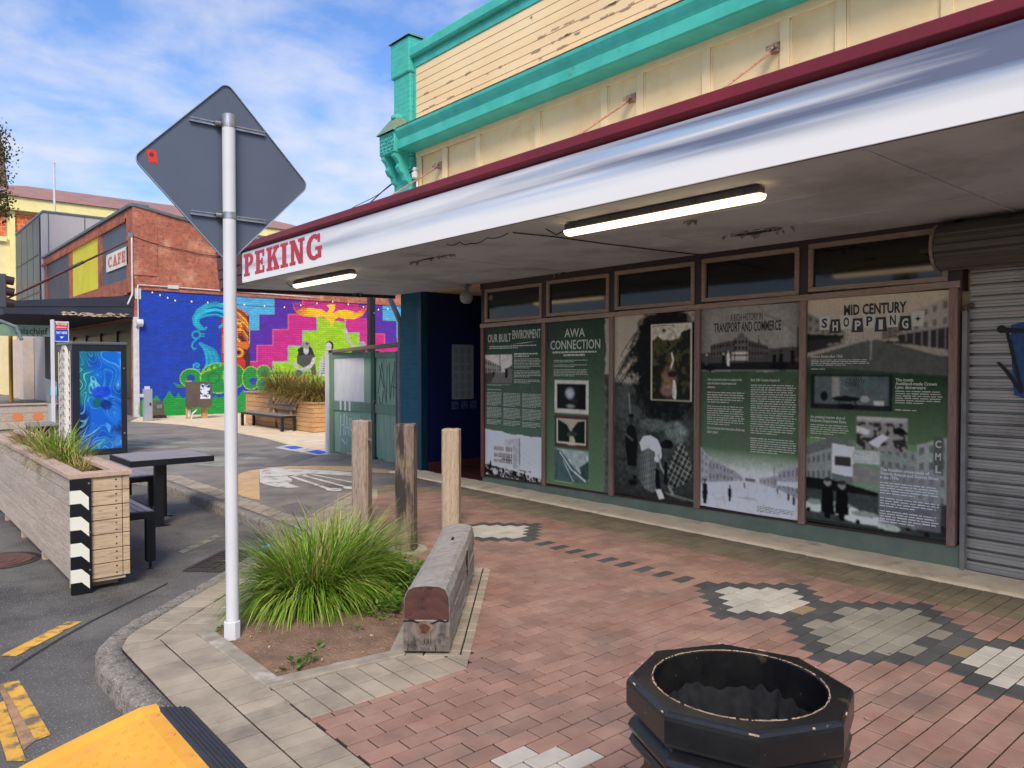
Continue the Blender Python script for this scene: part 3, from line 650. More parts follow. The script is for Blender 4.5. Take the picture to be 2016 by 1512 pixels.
# ground floor: blue corner pier, recessed entry
BX(FX,FX+.5,10.06,YE-.02,0,2.86).build('corner_pier', M['blue_brick'], bld)
b = MB(); b.box(FX-.012,FX+.1,9.98,10.08,0,2.86); b.build('pier_trim', M['teal_dark'], bld, bevel=.006)
b = MB(); b.box(FX+.1,FX+2.2,9.97,10.05,0,2.86); b.box(FX+2.12,FX+2.2,8.44,9.97,0,2.86); b.box(FX+.12,FX+2.12,8.36,8.44,0,2.86); b.build('entry_wall', M['navy'], bld)
for k in range(13): BX(FX+.12+k*.15,FX+.265+k*.15,9.955,9.975,.02,.16).build('skirting_tile', M['red_tile'], bld, bevel=.004)
for i in range(10):
    for j in range(9): BX(FX-.02+i*.2,FX+.174+i*.2,8.46+j*.167,8.62+j*.167,-.02,.022+.0005*((i*7+j*3)%4)).build('floor_tile', M['red_tile'], bld)
# step and plinth
st_ = MB()
ys = np.linspace(YS, 10.4, 120)
for i, y in enumerate(ys):
    j1, j2 = random.gauss(0,.005), random.gauss(0,.003)
    st_.v += [(FX-.35,y,-.02),(FX-.345+j1,y,.012),(FX-.30,y,.02),(FX-.05+j2,y,.034),(FX-.003,y,.05+j2)]
for i in range(len(ys)-1):
    for k in range(4): st_.f.append((i*5+k, i*5+k+1, (i+1)*5+k+1, (i+1)*5+k))
st_.f = [f[::-1] for f in st_.f]
st_.build('step', M['cream_step'], bld, smooth=True)
Yc = [8.40, 7.136, 5.979, 4.777, 3.603, 2.32]
zlow = lambda y: .135+.0165*(8.4-y); zrail = lambda y: 2.205+.0135*(8.4-y); ztop = lambda y: 2.735+.0095*(8.4-y)
MB().extr([(FX-.005,8.44,.0),(FX-.005,8.44,zlow(8.44)),(FX-.005,2.26,zlow(2.26)),(FX-.005,2.26,.0)], (.12,0,0)).build('plinth', M['green_plinth'], bld)
MB().extr([(FX-.02,8.44,zlow(8.44)-.01),(FX-.02,8.44,zlow(8.44)+.012),(FX-.02,2.28,zlow(2.28)+.012),(FX-.02,2.28,zlow(2.28)-.01)], (.1,0,0)).build('sill', M['dark_frame'], bld)
for i, y in enumerate(Yc):
    m_ = M['red_mullion'] if i == 0 else M['frame_wood_v']
    BX(FX-.045,FX+.05,y-.033,y+.033,zlow(y)-.01,zrail(y)+.02).build('mullion', m_, bld, bevel=.005)
    BX(FX-.02,FX+.05,y-.045,y+.045,zrail(y)+.075,2.87).build('transom_post', M['dark_frame'], bld, bevel=.005)
MB().extr([(FX-.05,8.44,zrail(8.44)+.02),(FX-.05,8.44,zrail(8.44)+.075),(FX-.05,2.27,zrail(2.27)+.075),(FX-.05,2.27,zrail(2.27)+.02)], (.1,0,0)).build('transom_rail', M['frame_wood'], bld, bevel=.004)
MB().extr([(FX-.03,8.46,ztop(8.46)+.03),(FX-.03,8.46,2.89),(FX-.03,YS,2.89),(FX-.03,YS,ztop(2.3)+.03)], (.1,0,0)).build('header', M['dark_frame'], bld)
BX(FX-.03,FX+.1,2.26,2.32,zrail(2.3),2.87).build('shutter_jamb', M['dark_frame'], bld)
for i in range(5):
    y0, y1 = Yc[i]-.045, Yc[i+1]+.045; ym = (y0+y1)/2; zb0, zt0 = zrail(ym)+.085, ztop(ym)+.02; w_ = .045
    f = MB(); f.box(FX-.035,FX+.02,y1,y0,zb0,zb0+w_); f.box(FX-.035,FX+.02,y1,y0,zt0-w_,zt0); f.box(FX-.035,FX+.02,y1,y1+w_,zb0+w_,zt0-w_); f.box(FX-.035,FX+.02,y0-w_,y0,zb0+w_,zt0-w_)
    wn = f.build('transom_window', M['frame_wood'], bld, bevel=.006)
    BX(FX-.004,FX+.008,y1+w_,y0-w_,zb0+w_,zt0-w_).build('pane', M['pane'], wn)
    if i == 0:
        d = MB(); d.add([(FX-.0065,y0-.11+.055*math.cos(a),zt0-.12+.055*math.sin(a)) for a in [k*.3142 for k in range(20)]], [tuple(range(20))]); d.build('number_disc', mat('black_disc', C(16,16,16), None, rough=.4, bump=0), wn)
        put_text(MB(), '62', (FX-.0075,y0-.11,zt0-.143), (0,-1,0), (0,0,1), align='CENTER', size=.075, bold=.02).build('number', mat('number_grey', C(150,150,140), None, bump=0), wn)
# ---- verandah
CX, CZ, CY1 = 4.09, 2.85, 11.2
cano = MB()
poly = [(CX,YS),(FX-.03,YS),(FX-.03,10.72),(CX,11.36)]
cano.add([(x,y,CZ) for x,y in poly]+[(x,y,3.27) for x,y in poly], [(3,2,1,0),(4,5,6,7),(0,1,5,4),(1,2,6,5),(2,3,7,6)])
can = cano.build('verandah', M['soffit'], bld)
for y in (9.1,6.7,4.3,1.9,-.5): BX(CX+.06,FX-.05,y-.012,y+.012,CZ-.006,CZ-.0).build('soffit_batten', M['soffit'], can)
BX(4.95,4.985,YS,10.9,CZ-.005,CZ).build('soffit_batten', M['soffit'], can); BX(5.85,5.885,YS,10.8,CZ-.005,CZ).build('soffit_batten', M['soffit'], can)
for k, (z0, z1, x_) in enumerate(((2.83,2.97,CX-.03),(2.965,3.11,CX-.045),(3.10,3.28,CX-.06))):
    BX(x_,CX-.002,10.5,11.40,z0,z1).build('fascia_board', M['brown_fascia'], can, bevel=.006)
BX(CX-.012,CX-.001,YS,10.5,2.846,3.30).build('fascia_backing', M['brown_fascia'], can)
MB().extr([(CX-.07,YS,3.30),(CX-.075,YS,3.375),(CX+.12,YS,3.385),(CX+.12,YS,3.27),(CX-.01,YS,3.27)][::-1], (0,11.42-YS,0)).build('cap_flashing', M['red_cap'], can, bevel=.006)
BX(CX-.02,CX-.004,YS,11.36,2.842,2.852).build('drip_edge', M['dark_frame'], can)
MB().extr([(CX-.01,11.36,2.80),(CX-.01,11.36,2.9),(FX,10.74,2.9),(FX,10.74,2.80)], (0,.05,0)).build('end_beam', M['dark_frame'], can)
for y in (9.45, 5.69, 3.91, .9):
    r_ = MB().tube([(FX-.02,y,4.71),(FX-1.2,y,4.71-1.2*.66),(CX+.2,y,4.71-(FX-CX-.2)*.64)], .011, 8); rod = r_.build('tie_rod', M['rod_red'], can, smooth=True)
    k_ = MB(); k_.fbox((FX-.05,y,4.72), (1,0,0), (0,1,0), (0,0,1), .055, .012, .012); k_.fbox((FX-.10,y,4.70), (.83,0,.55), (0,1,0), (-.55,0,.83), .05, .034, .009)
    k_.tube([(FX-.10,y-.05,4.71),(FX-.10,y+.05,4.71)], .018, 8); k_.lathe([(.001,0),(.05,0),(.05,.012),(.001,.012)], (FX-.03,y,4.68), 6); k_.fbox((FX-.012,y,4.72), (0,1,0), (0,0,1), (1,0,0), .05, .05, .012)
    k_.build('rod_bracket', M['steel_rust'], can, bevel=.004)
# peeling paint on the soffit
pm_ = mat('peeling_paint_flake', C(196,190,180), C(150,142,130), 30, .8, .2, 60); pd_ = mat('bare_soffit', C(58,60,52), C(44,46,42), 20, .9, .3, 60)
def peel(cx, cy, rx, ry, n, seed):
    r = random.Random(seed); P = [(cx+rx*math.cos(a)*r.uniform(.55,1.1), cy+ry*math.sin(a)*r.uniform(.5,1.1)) for a in [2*math.pi*k/16 for k in range(16)]]
    MB().add([(x,y,CZ-.0025) for x,y in P], [tuple(range(15,-1,-1))]).build('bare_patch', pd_, can)
    f = MB()
    for k in range(n):
        a = 2*math.pi*k/n+r.random(); x, y = cx+rx*math.cos(a)*.95, cy+ry*math.sin(a)*.95; l = r.uniform(.02,.06)
        f.add([(x-.03*math.sin(a),y+.03*math.cos(a),CZ-.003),(x+.03*math.sin(a),y-.03*math.cos(a),CZ-.003),(x+l*math.cos(a)*.5,y+l*math.sin(a)*.5,CZ-.01-l*.7)], [(0,1,2),(2,1,0)])
    f.build('paint_flake', pm_, can, kind='stuff')
g_ = G(1490,456,CZ); peel(g_[0], g_[1], .13, .34, 16, 1)
g_ = G(1358,434,CZ); peel(g_[0], g_[1], .02, .05, 5, 2)
g_ = G(1105,537,CZ); peel(g_[0], g_[1], .04, .12, 6, 3)
g_ = G(850,508,CZ); peel(g_[0], g_[1], .04, .42, 14, 4)
g_ = G(705,577,CZ); peel(g_[0], g_[1], .05, .12, 4, 5)
def cable(name, pts, r, m, parent=None, sag=0, **k):
    out = []
    for a, b in zip(pts[:-1], pts[1:]):
        a, b = V3(a), V3(b)
        for i in range(8): s = i/8; p = a.lerp(b, s); p.z -= sag*4*s*(1-s); out.append(p)
    out.append(V3(pts[-1])); return MB().tube(out, r, 6).build(name, m, parent, smooth=True, **k)
M['black_cable'] = mat('black_cable', C(28,28,34), None, rough=.5, bump=0)
q = [G(x,y,CZ-.012) for x,y in [(1010,458),(1090,466),(1190,480),(1290,492),(1390,503)]]
cable('soffit_cable', [(x,y,CZ-.012) for x,y in q], .006, M['black_cable'], can)
q = [G(x,y,CZ-.02) for x,y in [(880,481),(905,476),(925,479),(960,468),(1000,459)]]
cable('soffit_cable', [(x,y,CZ-.02) for x,y in q], .005, M['black_cable'], can, .02)
# globe lamp in the entry corner
gl = thing('globe_lamp', (6.55,8.62,2.7), 'small white globe lamp under the verandah beside the entry post', 'lamp')
MB().lathe([(.035,.16),(.035,.05),(.05,.045),(.08,.02),(.095,-.03),(.085,-.085),(.05,-.12),(.001,-.13)], (6.55,8.62,2.7), 20).build('globe', mat('dull_white_glass', C(150,152,150), C(136,138,136), 6, .3, 0), gl, smooth=True)
BX(6.50,6.60,8.57,8.67,2.82,2.85).build('base', mat('grey_plastic', C(120,122,124), None, rough=.5, bump=0), gl)

# ------------------------------------------------------------------ fascia sign with letters
sg = thing('fascia_sign', (CX-.014,5,2.87), 'long white weathered verandah sign starting with red PEKING letters', 'sign')
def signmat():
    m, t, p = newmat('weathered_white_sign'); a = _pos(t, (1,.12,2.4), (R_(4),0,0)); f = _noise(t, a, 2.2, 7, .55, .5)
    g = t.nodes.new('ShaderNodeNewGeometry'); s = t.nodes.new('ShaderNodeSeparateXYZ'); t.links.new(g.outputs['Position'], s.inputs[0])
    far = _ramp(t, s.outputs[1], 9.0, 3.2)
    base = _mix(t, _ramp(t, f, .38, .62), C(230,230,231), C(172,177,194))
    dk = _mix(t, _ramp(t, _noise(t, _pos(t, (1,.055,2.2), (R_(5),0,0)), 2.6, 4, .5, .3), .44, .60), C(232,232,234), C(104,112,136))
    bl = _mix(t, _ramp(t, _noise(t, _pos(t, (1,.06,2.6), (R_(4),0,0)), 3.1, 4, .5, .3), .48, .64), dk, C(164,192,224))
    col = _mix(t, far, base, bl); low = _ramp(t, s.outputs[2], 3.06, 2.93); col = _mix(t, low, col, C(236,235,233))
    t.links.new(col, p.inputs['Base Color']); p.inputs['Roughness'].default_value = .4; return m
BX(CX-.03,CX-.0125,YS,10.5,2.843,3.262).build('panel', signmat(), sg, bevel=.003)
M['sign_red'] = mat('sign_red', C(190,44,60), C(178,36,54), 5, .5, .1, 30)
# slab letters on a 0..w x 0..1 grid
def slab(ch):
    s, h = .24, .13     # stem, slab height
    R = lambda x0,x1,y0,y1: [(x0,y0),(x1,y0),(x1,y1),(x0,y1)]
    if ch == 'I': return .44, [R(.1,.34,h,1-h), R(0,.44,0,h), R(0,.44,1-h,1)]
    if ch == 'E': return .66, [R(.08,.32,h,1-h), R(0,.62,0,h), R(0,.62,1-h,1), R(.32,.52,.435,.565), R(.5,.62,h,.3), R(.5,.62,.7,1-h), R(.42,.52,.36,.435), R(.42,.52,.565,.64)]
    if ch == 'F': return .64, [R(.08,.32,h,1-h), R(0,.42,0,h), R(0,.62,1-h,1), R(.32,.52,.435,.565), R(.5,.62,.7,1-h), R(.42,.52,.36,.435), R(.42,.52,.565,.64)]
    if ch == 'P':
        arc = [(.36+.30*math.cos(a), .72+.28*math.sin(a)) for a in [math.pi/2-k*math.pi/10 for k in range(11)]]; inn = [(.36+.09*math.cos(a), .72+.13*math.sin(a)) for a in [-math.pi/2+k*math.pi/10 for k in range(11)]]
        return .68, [R(.08,.32,h,1-h), R(0,.42,0,h), R(0,.36,1-h,1), R(.32,.36,.44,.59), arc+inn]
    if ch == 'K': return .78, [R(.08,.32,h,1-h), R(0,.40,0,h), R(0,.40,1-h,1), [(.32,.36),(.32,.54),(.50,.87),(.70,.87)], [(.40,.52),(.54,.66),(.76,.13),(.50,.13)], R(.44,.80,1-h,1), R(.44,.80,0,h)]
    if ch == 'N': return .84, [R(.08,.26,h,1-h), R(0,.34,0,h), [(0,1-h),(0,1),(.30,1),(.62,.3),(.62,0),(.50,0),(.26,.60),(.26,1-h)], R(.58,.74,.0,1-h), R(.48,.84,1-h,1)]
    if ch == 'A': return .84, [[(.13,h),(.33,1),(.53,1),(.34,h)], [(.33,1),(.53,1),(.74,h),(.52,h)], R(.24,.62,.28,.40), R(0,.40,0,h), R(.46,.86,0,h)]
    if ch in 'GC':
        o = [(.40+.40*math.cos(a), .5+.5*math.sin(a)) for a in [R_(48)+k*R_(264)/22 for k in range(23)]]; i = [(.40+.17*math.cos(a), .5+.34*math.sin(a)) for a in [R_(312)-k*R_(264)/22 for k in range(23)]]
        P = [o+i, R(.58,.70,.66,.98)]
        if ch == 'G': P += [R(.46,.80,.38,.50), R(.58,.76,.06,.40)]
        else: P += [R(.58,.70,.06,.26)]
        return .82, P
def slab_text(word, org, U, W, hgt, wf, m, parent, depth, name='letter', gap=.07):
    x = 0; org, U, W = V3(org), V3(U), V3(W); nrm = U.cross(W)
    for ch in word:
        wd, polys = slab(ch); b = MB()
        for k, P in enumerate(polys):
            if area(P) < 0: P = P[::-1]
            b.add([org+U*((x+px_)*wf)+W*(py_*hgt)+nrm*(depth+.00025*k) for px_, py_ in P], [tuple(range(len(P)))])
        b.build(name, m, parent); x += wd+gap
    return x*wf
slab_text('PEKING', (CX-.03,10.43,2.925), (0,-1,0), (0,0,1), .305, .505, M['sign_red'], sg, .003, gap=.09)
# ------------------------------------------------------------------ batten lights (lit)
M['tube_glow'] = mat('lit_diffuser', (1,.78,.46,1), None, rough=.4, bump=0, emis=1.7)
M['light_body'] = mat('grey_light_body', C(70,70,78), C(58,58,64), 6, .5, .1, 40)
def batten(x, y0, y1, label):
    t = thing('batten_light', (x,(y0+y1)/2,2.8), label, 'light', 'lit batten lights under the verandah')
    BX(x-.045,x+.045,y0+.02,y1-.02,2.785,2.84).build('housing', M['light_body'], t, bevel=.008)
    n_ = 10; pf = [(x+.052*math.cos(a), 2.785+.045*math.sin(a)) for a in [math.pi+k*math.pi/n_ for k in range(n_+1)]]
    b = MB(); sec = [(y0,.55),(y0+.012,.85),(y0+.035,1),(y1-.035,1),(y1-.012,.85),(y1,.55)]
    for yy, f in sec:
        for px_, pz in pf: b.v.append((x+(px_-x)*f, yy, 2.785+(pz-2.785)*f))
    m_ = len(pf)
    for i in range(len(sec)-1):
        for k in range(m_-1): b.f.append((i*m_+k, i*m_+k+1, (i+1)*m_+k+1, (i+1)*m_+k))
    b.f += [tuple(range(m_-1,-1,-1)), tuple((len(sec)-1)*m_+k for k in range(m_))]
    b.build('diffuser', M['tube_glow'], t, smooth=True)
    for k in range(5):
        yy = y0+.12+k*(y1-y0-.24)/4; BX(x-.056,x-.046,yy-.010,yy+.010,2.788,2.825).build('clip', M['light_body'], t)
    MB().tube([(x,y1,2.80),(x-.02,y1+.10,2.77),(x-.04,y1+.2,2.83)], .006, 6).build('lead', M['black_cable'], t)
batten(4.42, 2.66, 4.46, 'long lit batten light under the verandah above the posters')
batten(4.50, 8.15, 9.75, 'lit batten light under the verandah end below PEKING')
# ------------------------------------------------------------------ roller shutter
rs = thing('roller_shutter', (FX,1,0), 'grey galvanised roller shutter with blue and black graffiti right of the posters', 'roller shutter')
pit = .0915; z = .035; k = 0
sp = [(.035,0),(.034,.007),(-.012,.010),(-.012,.026),(-.005,.032),(-.005,.052),(-.017,.058),(-.017,.079),(.034,.083),(.035,.0915)]
yA, yB = 2.225, -1.6
def slat_mesh():
    b = MB(); n_ = len(sp)
    for x, zz_ in sp: b.v += [(x,yA-FX*0,zz_),(x,yB,zz_)]
    b.f = [(2*i, 2*i+1, 2*i+3, 2*i+2) for i in range(n_-1)]; return b
while z < 2.45:
    b = slat_mesh(); b.v = [(FX+.05+x,y,z+zz_) for x,y,zz_ in b.v]
    if k == 0: first = b.build('slat', M['galv'], rs)
    else:
        o = first.copy(); COL.objects.link(o); o.location = (0,0,k*pit); o.parent = rs
    z += pit; k += 1
BX(FX+.02,FX+.075,yB,yA,.0,.036).build('bottom_bar', mat('pale_bar', C(196,186,170), C(170,160,146), 5, .6, .2, 60), rs)
BX(FX-.02,FX+.06,2.225,2.262,.02,2.12).build('guide_rail', mat('guide_rail_grey', C(140,138,132), C(120,116,110), 5, .5, .2, 60), rs, bevel=.004)
MB().tube([(FX+.0,2.245,2.05),(FX+.0,2.245,2.15),(FX+.03,2.2,2.17)], .02, 8).build('rail_horn', M['galv_dark'], rs)
dr = MB(); nb = 96; dc_ = (FX-.07, 2.63)
for i in range(nb):
    a = 2*math.pi*i/nb; ph = (i % 12)/12; rr = .172+(.014 if ph < .36 else (0 if ph < .5 else (.009 if ph < .72 else 0)))
    dr.v += [(dc_[0]+rr*math.cos(a), 2.40, dc_[1]+rr*math.sin(a)), (dc_[0]+rr*math.cos(a), yB, dc_[1]+rr*math.sin(a))]
for i in range(nb): j = (i+1)%nb; dr.f.append((2*i, 2*j, 2*j+1, 2*i+1))
dr.f.append(tuple(2*i for i in range(nb)))
dr.build('drum', M['galv_dark'], rs)
ring = MB(); 
for i in range(49):
    a = 2*math.pi*i/48
    for rr, yy in ((.16,2.405),(.190,2.405),(.190,2.43),(.16,2.43)): ring.v.append((dc_[0]+rr*math.cos(a), yy, dc_[1]+rr*math.sin(a)))
for i in range(48):
    for k in range(4): ring.f.append((i*4+k, i*4+(k+1)%4, (i+1)*4+(k+1)%4, (i+1)*4+k))
ring.build('drum_ring', mat('pale_drum_ring', C(150,130,118), C(120,100,90), 20, .6, .3, 60), rs)
MB().tube([(dc_[0],2.40,dc_[1]),(dc_[0],2.56,dc_[1])], .03, 10).build('axle', M['dark_iron'], rs)
def gpoly(pts, z_off, m, name): MB().add([(FX+.03-z_off, *PX(x,y,FX+.03)) for x,y in pts], [tuple(range(len(pts)))]).build(name, m, rs)
gpoly([(1990,640),(2040,628),(2040,790),(1996,778),(1992,720)], .0, mat('graffiti_blue', C(26,62,108), C(38,80,128), 20, .6, .2, 60), 'graffiti_blue')
gk = mat('graffiti_black', C(12,12,14), None, rough=.6, bump=0)
def gstroke(pts, wd): 
    P = [(FX+.026, *PX(x,y,FX+.026)) for x,y in pts]; MB().tube(P, wd, 8).build('graffiti_stroke', gk, rs)
b = MB(); P = oval(1972,648,9,8); gpoly(P, .004, gk, 'graffiti_stroke')
gpoly([(1970,644),(2040,649),(2040,655),(1975,655)], .005, gk, 'graffiti_stroke'); gpoly([(1980,655),(1987,655),(2016,770),(2008,770)], .0055, gk, 'graffiti_stroke'); gpoly([(1962,714),(1968,712),(1986,729),(2015,772),(2008,775),(1979,733)], .006, gk, 'graffiti_stroke')
# notice in the entry, with cards below
nb_ = thing('notice_board', (7.6,9.95,1.6), 'pale printed notice sheet on the dark blue entry wall', 'notice')
x0, z1 = PY(889,678,9.95); x1, z0 = PY(932,785,9.95); cv = Canvas(x1-x0, z1-z0, .012); cv.fill(C(150,158,156))
for i in range(6):
    for j in range(3): cv.rect(.05+j*.13, .05+i*(z1-z0)/6.3, .13+j*.13, .05+(i+.7)*(z1-z0)/6.3, C(118,128,130), .6)
cv.mul(.9+.2*cv.fbm(.1,3)); M['print'] = attrmat('printed_sheet', .45, .4); cv.build('sheet', M['print'], (x0,9.944,z1), (1,0,0), (0,0,-1), nb_)
for k in range(3): BX(x0+k*.19,x0+k*.19+.13,9.94,9.95,z0-.16,z0-.03).build('card', mat('blue_card', C(30,52,110), C(90,100,120), 22, .5, 0), nb_)
# ------------------------------------------------------------------ history posters in the shop window
GR = lambda v: C(v, v, v)
def tone(v, t=(1,.98,.94)): return (lin1(v*t[0]), lin1(v*t[1]), lin1(v*t[2]), 1)
CREAM = C(226,222,204)
M['ink_cream'] = mat('cream_ink', C(206,204,186), None, rough=.5, bump=0); M['ink_dark'] = mat('dark_ink', C(34,34,34), None, rough=.5, bump=0); M['ink_white'] = mat('white_ink', C(232,232,228), None, rough=.5, bump=0)
M['poster'] = attrmat('poster_print', .55, .15, .05)
PXF = FX-.012
class Poster:
    def __init__(s, i, label):
        s.y0, s.y1 = Yc[i]-.034, Yc[i+1]+.034; ym = (s.y0+s.y1)/2; s.zt, s.zb = zrail(ym)+.018, zlow(ym)+.014
        s.w, s.h = s.y0-s.y1, s.zt-s.zb; s.t = thing('poster_panel', (PXF,ym,s.zb), label, 'poster', 'history posters in the shop window')
        s.cv = Canvas(s.w, s.h, .0078); s.tx = {}
    def q(s, u, v): return (u*s.w, v*s.h)
    def P(s, pts): return [s.q(u,v) for u,v in pts]
    def text(s, body, u, v, sz, m='ink_cream', fit=None, align='LEFT', lift=.0012, **k):    # v = baseline
        k.pop('sx', None); org = (PXF-lift, s.y0-u*s.w, s.zt-v*s.h)
        if sz > .042: put_letters(body, org, (0,-1,0), (0,0,1), sz, M[m], s.t, fit*s.w if fit else None, align, **k)
        else: put_text(s.tx.setdefault((m,), MB()), body, org, (0,-1,0), (0,0,1), fitw=fit*s.w if fit else None, align=align, size=sz, **k)
    def lines(s, u0, u1, v0, v1, n, m='ink_cream', fill=.4, seed=0, last=.6, gaps=()):
        r = random.Random(seed+int(u0*100)+int(v0*1000)); b = s.tx.setdefault((m,), MB()); pt = (v1-v0)/n
        for i in range(n):
            if i in gaps: continue
            end = u1-(u1-u0)*r.uniform(0,.07) if (i < n-1 and i+1 not in gaps) else u0+(u1-u0)*last; u = u0
            while u < end-.004:
                wd = min(r.uniform(.018,.07), end-u); v = v0+i*pt; h = pt*fill*r.uniform(.85,1.1)
                b.add([(PXF-.001, s.y0-a*s.w, s.zt-c*s.h) for a,c in ((u,v+pt*.75),(u+wd,v+pt*.75),(u+wd,v+pt*.75-h),(u,v+pt*.75-h))], [(0,1,2,3)]); u += wd+.008
    def done(s):
        A = np.pad(s.cv.a, ((1,1),(1,1),(0,0)), 'edge'); s.cv.a = (2*s.cv.a+A[:-2,1:-1]+A[2:,1:-1]+A[1:-1,:-2]+A[1:-1,2:]+.5*(A[:-2,:-2]+A[2:,2:]+A[:-2,2:]+A[2:,:-2]))/8
        lum = s.cv.a.mean(2); sat = s.cv.a.max(2)-s.cv.a.min(2); ph = (sat < .055+.10*lum); s.cv.mul(.84+.32*s.cv.fbm(.05,510,4), ph); s.cv.mul(.88+.24*s.cv.fbm(.014,520,2), ph)
        s.cv.a = .8*s.cv.a+.2*s.cv.a.mean(2, keepdims=True)
        s.cv.a = np.clip(1.72*np.clip(s.cv.a, 0, 1)**1.25*np.array([1.05,1.0,.93])*(.87+.26*s.cv.fbm(.02,500,2))[...,None], 0, .88); s.cv.build('print', M['poster'], (PXF,s.y0,s.zt), (0,-1,0), (0,0,-1), s.t)
        for (m,), b in s.tx.items(): b.build('body_text', M[m], s.t, kind='stuff')
        BX(PXF+.001,PXF+.01,s.y1,s.y0,s.zb,s.zt).build('board', M['dark_frame'], s.t)
def facade(cv, x0, x1, y0a, y0b, y1a, y1b, base, dark, nf, nb_, tn=(1,.98,.94)):
    """a receding row of building front in a printed photograph"""
    cv.poly([(x0,y0a),(x1,y0b),(x1,y1b),(x0,y1a)], tone(base,tn))
    for f in range(nf):
        for k in range(nb_):
            a, b = (k+.25)/nb_, (k+.7)/nb_; g, h = (f+.25)/nf, (f+.7)/nf
            X = lambda t: x0+(x1-x0)*t; T = lambda t: y0a+(y0b-y0a)*t; B = lambda t: y1a+(y1b-y1a)*t
            cv.poly([(X(a),T(a)+(B(a)-T(a))*g),(X(b),T(b)+(B(b)-T(b))*g),(X(b),T(b)+(B(b)-T(b))*h),(X(a),T(a)+(B(a)-T(a))*h)], tone(dark,tn))
def person(cv, x, y, h, body, skin, tn=(1,.98,.94)):
    cv.ell(x, y-h*.92, h*.06, h*.08, tone(skin,tn)); cv.poly([(x-h*.11,y-h*.82),(x+h*.11,y-h*.82),(x+h*.13,y-h*.42),(x+h*.07,y),(x-h*.07,y),(x-h*.13,y-h*.42)], tone(body,tn))
    cv.ell(x, y-h*.99, h*.08, h*.035, tone(body*.8,tn))
GD, GL = C(52,88,68), C(98,144,106)
# --- 1
p = Poster(0, 'green poster titled OUR BUILT ENVIRONMENT with a white office block photograph'); cv = p.cv; W_, H_ = p.w, p.h
cv.vgrad(0, H_, C(48,72,62), C(100,132,106)); cv.mul(.94+.12*cv.fbm(.25,1))
x0, x1, y0, y1 = .0, .49*W_, .185*H_, .375*H_
cv.rect(x0,y0,x1,y1,tone(196)); cv.mul(.9+.25*cv.fbm(.08,2), (cv.X<x1)&(cv.Y>y0)&(cv.Y<y1))
facade(cv, x0, .30*W_, y0+.05, y0+.17, y1-.12, y1-.16, 150, 70, 2, 7); facade(cv, .38*W_, x1, y0+.20, y0+.14, y1-.15, y1-.10, 120, 60, 2, 3)
cv.rect(x0,y1-.15,x1,y1,tone(118)); cv.poly([(x0,y1),(x0,y1-.13),(.2*W_,y1-.15),(.1*W_,y1)], tone(80)); cv.rect(.36*W_,y1-.2,.41*W_,y1-.11,tone(36)); cv.ell(.385*W_,y1-.1,.03,.03,tone(30)); person(cv,.16*W_,y1-.07,.1,40,140); cv.stroke([(.27*W_,y0),(.27*W_,y1-.15)], .012, tone(60))
p.text('OUR BUILT', .05, .102, .155, fit=.42, sx=.45, bold=.012); p.text('ENVIRONMENT', .49, .086, .165, fit=.47, sx=.45, bold=.012)
b = p.tx.setdefault(('ink_cream',), MB()); b.add([(PXF-.0012,p.y0-u*W_,p.zt-v*H_) for u,v in ((.45,.122),(.7,.112),(.9,.106),(.7,.117))], [(0,1,2,3)])
p.lines(.08,.92,.126,.150,2,fill=.55); p.lines(.52,.94,.178,.208,2,fill=.6,seed=1); p.lines(.52,.97,.212,.375,17,seed=2,gaps=(7,13))
p.lines(.03,.48,.383,.395,2,fill=.35,seed=9); p.text('Government Life Centre', .04, .425, .034, fit=.26, sx=.7, bold=.012)
for k, (a, b_) in enumerate(((.03,.31),(.335,.635),(.66,.98))): p.lines(a,b_,.437,.655,24,seed=10+k,gaps=(10,19),last=.7)
yb = .69*H_; edge = [(0,yb),(.12*W_,yb+.01),(.3*W_,yb+.012),(.36*W_,yb+.03),(.5*W_,yb+.045),(.62*W_,yb+.035),(.8*W_,yb+.05),(W_,yb+.04)]
cv.poly(edge+[(W_,H_),(0,H_)], tone(222,(1,.97,.9))); cv.mul(.95+.1*cv.fbm(.2,5), cv.Y>yb+.02)
cv.poly([(.35*W_,.745*H_),(.64*W_,.725*H_),(.64*W_,.93*H_),(.35*W_,.90*H_)], tone(188,(.98,.98,1))); cv.poly([(.64*W_,.725*H_),(.88*W_,.80*H_),(.9*W_,.96*H_),(.64*W_,.93*H_)], tone(214,(1,.98,.95)))
cv.poly([(.15*W_,.79*H_),(.50*W_,.78*H_),(.50*W_,.935*H_),(.15*W_,.915*H_)], tone(206)); cv.poly([(.50*W_,.78*H_),(.57*W_,.80*H_),(.57*W_,.94*H_),(.50*W_,.935*H_)], tone(178,(.98,.96,1)))
for f, (a, b_) in enumerate(((.80,.826),(.843,.868),(.884,.905))):
    for k in range(11):
        if f == 0 and k == 6: continue
        u = .165+k*.030; cv.rect(u*W_, a*H_-.003*k*.4, (u+.02)*W_, b_*H_, tone(140,(1,.9,.95))); cv.rect(u*W_, (b_-.006)*H_, (u+.02)*W_, b_*H_, tone(70,(1,.85,.95)))
for k in range(5): u = .31+k*.033; cv.rect(u*W_, .872*H_, (u+.024)*W_, .884*H_, tone(80,(1,.85,.95)))
cv.stroke([(.61*W_,.735*H_),(.615*W_,.90*H_)], .012, tone(70)); cv.ell(.525*W_,.86*H_,.02,.035,tone(130)); cv.ell(.525*W_,.86*H_,.012,.024,tone(190))
for k in range(4): cv.stroke([(.66*W_,(.775+.04*k)*H_),(.88*W_,(.835+.035*k)*H_)], .006, tone(176))
cv.poly([(0,.93*H_),(.15*W_,.925*H_),(.5*W_,.94*H_),(W_,.972*H_),(W_,H_),(0,H_)], tone(60,(.95,.92,1))); m_ = cv.Y > .935*H_
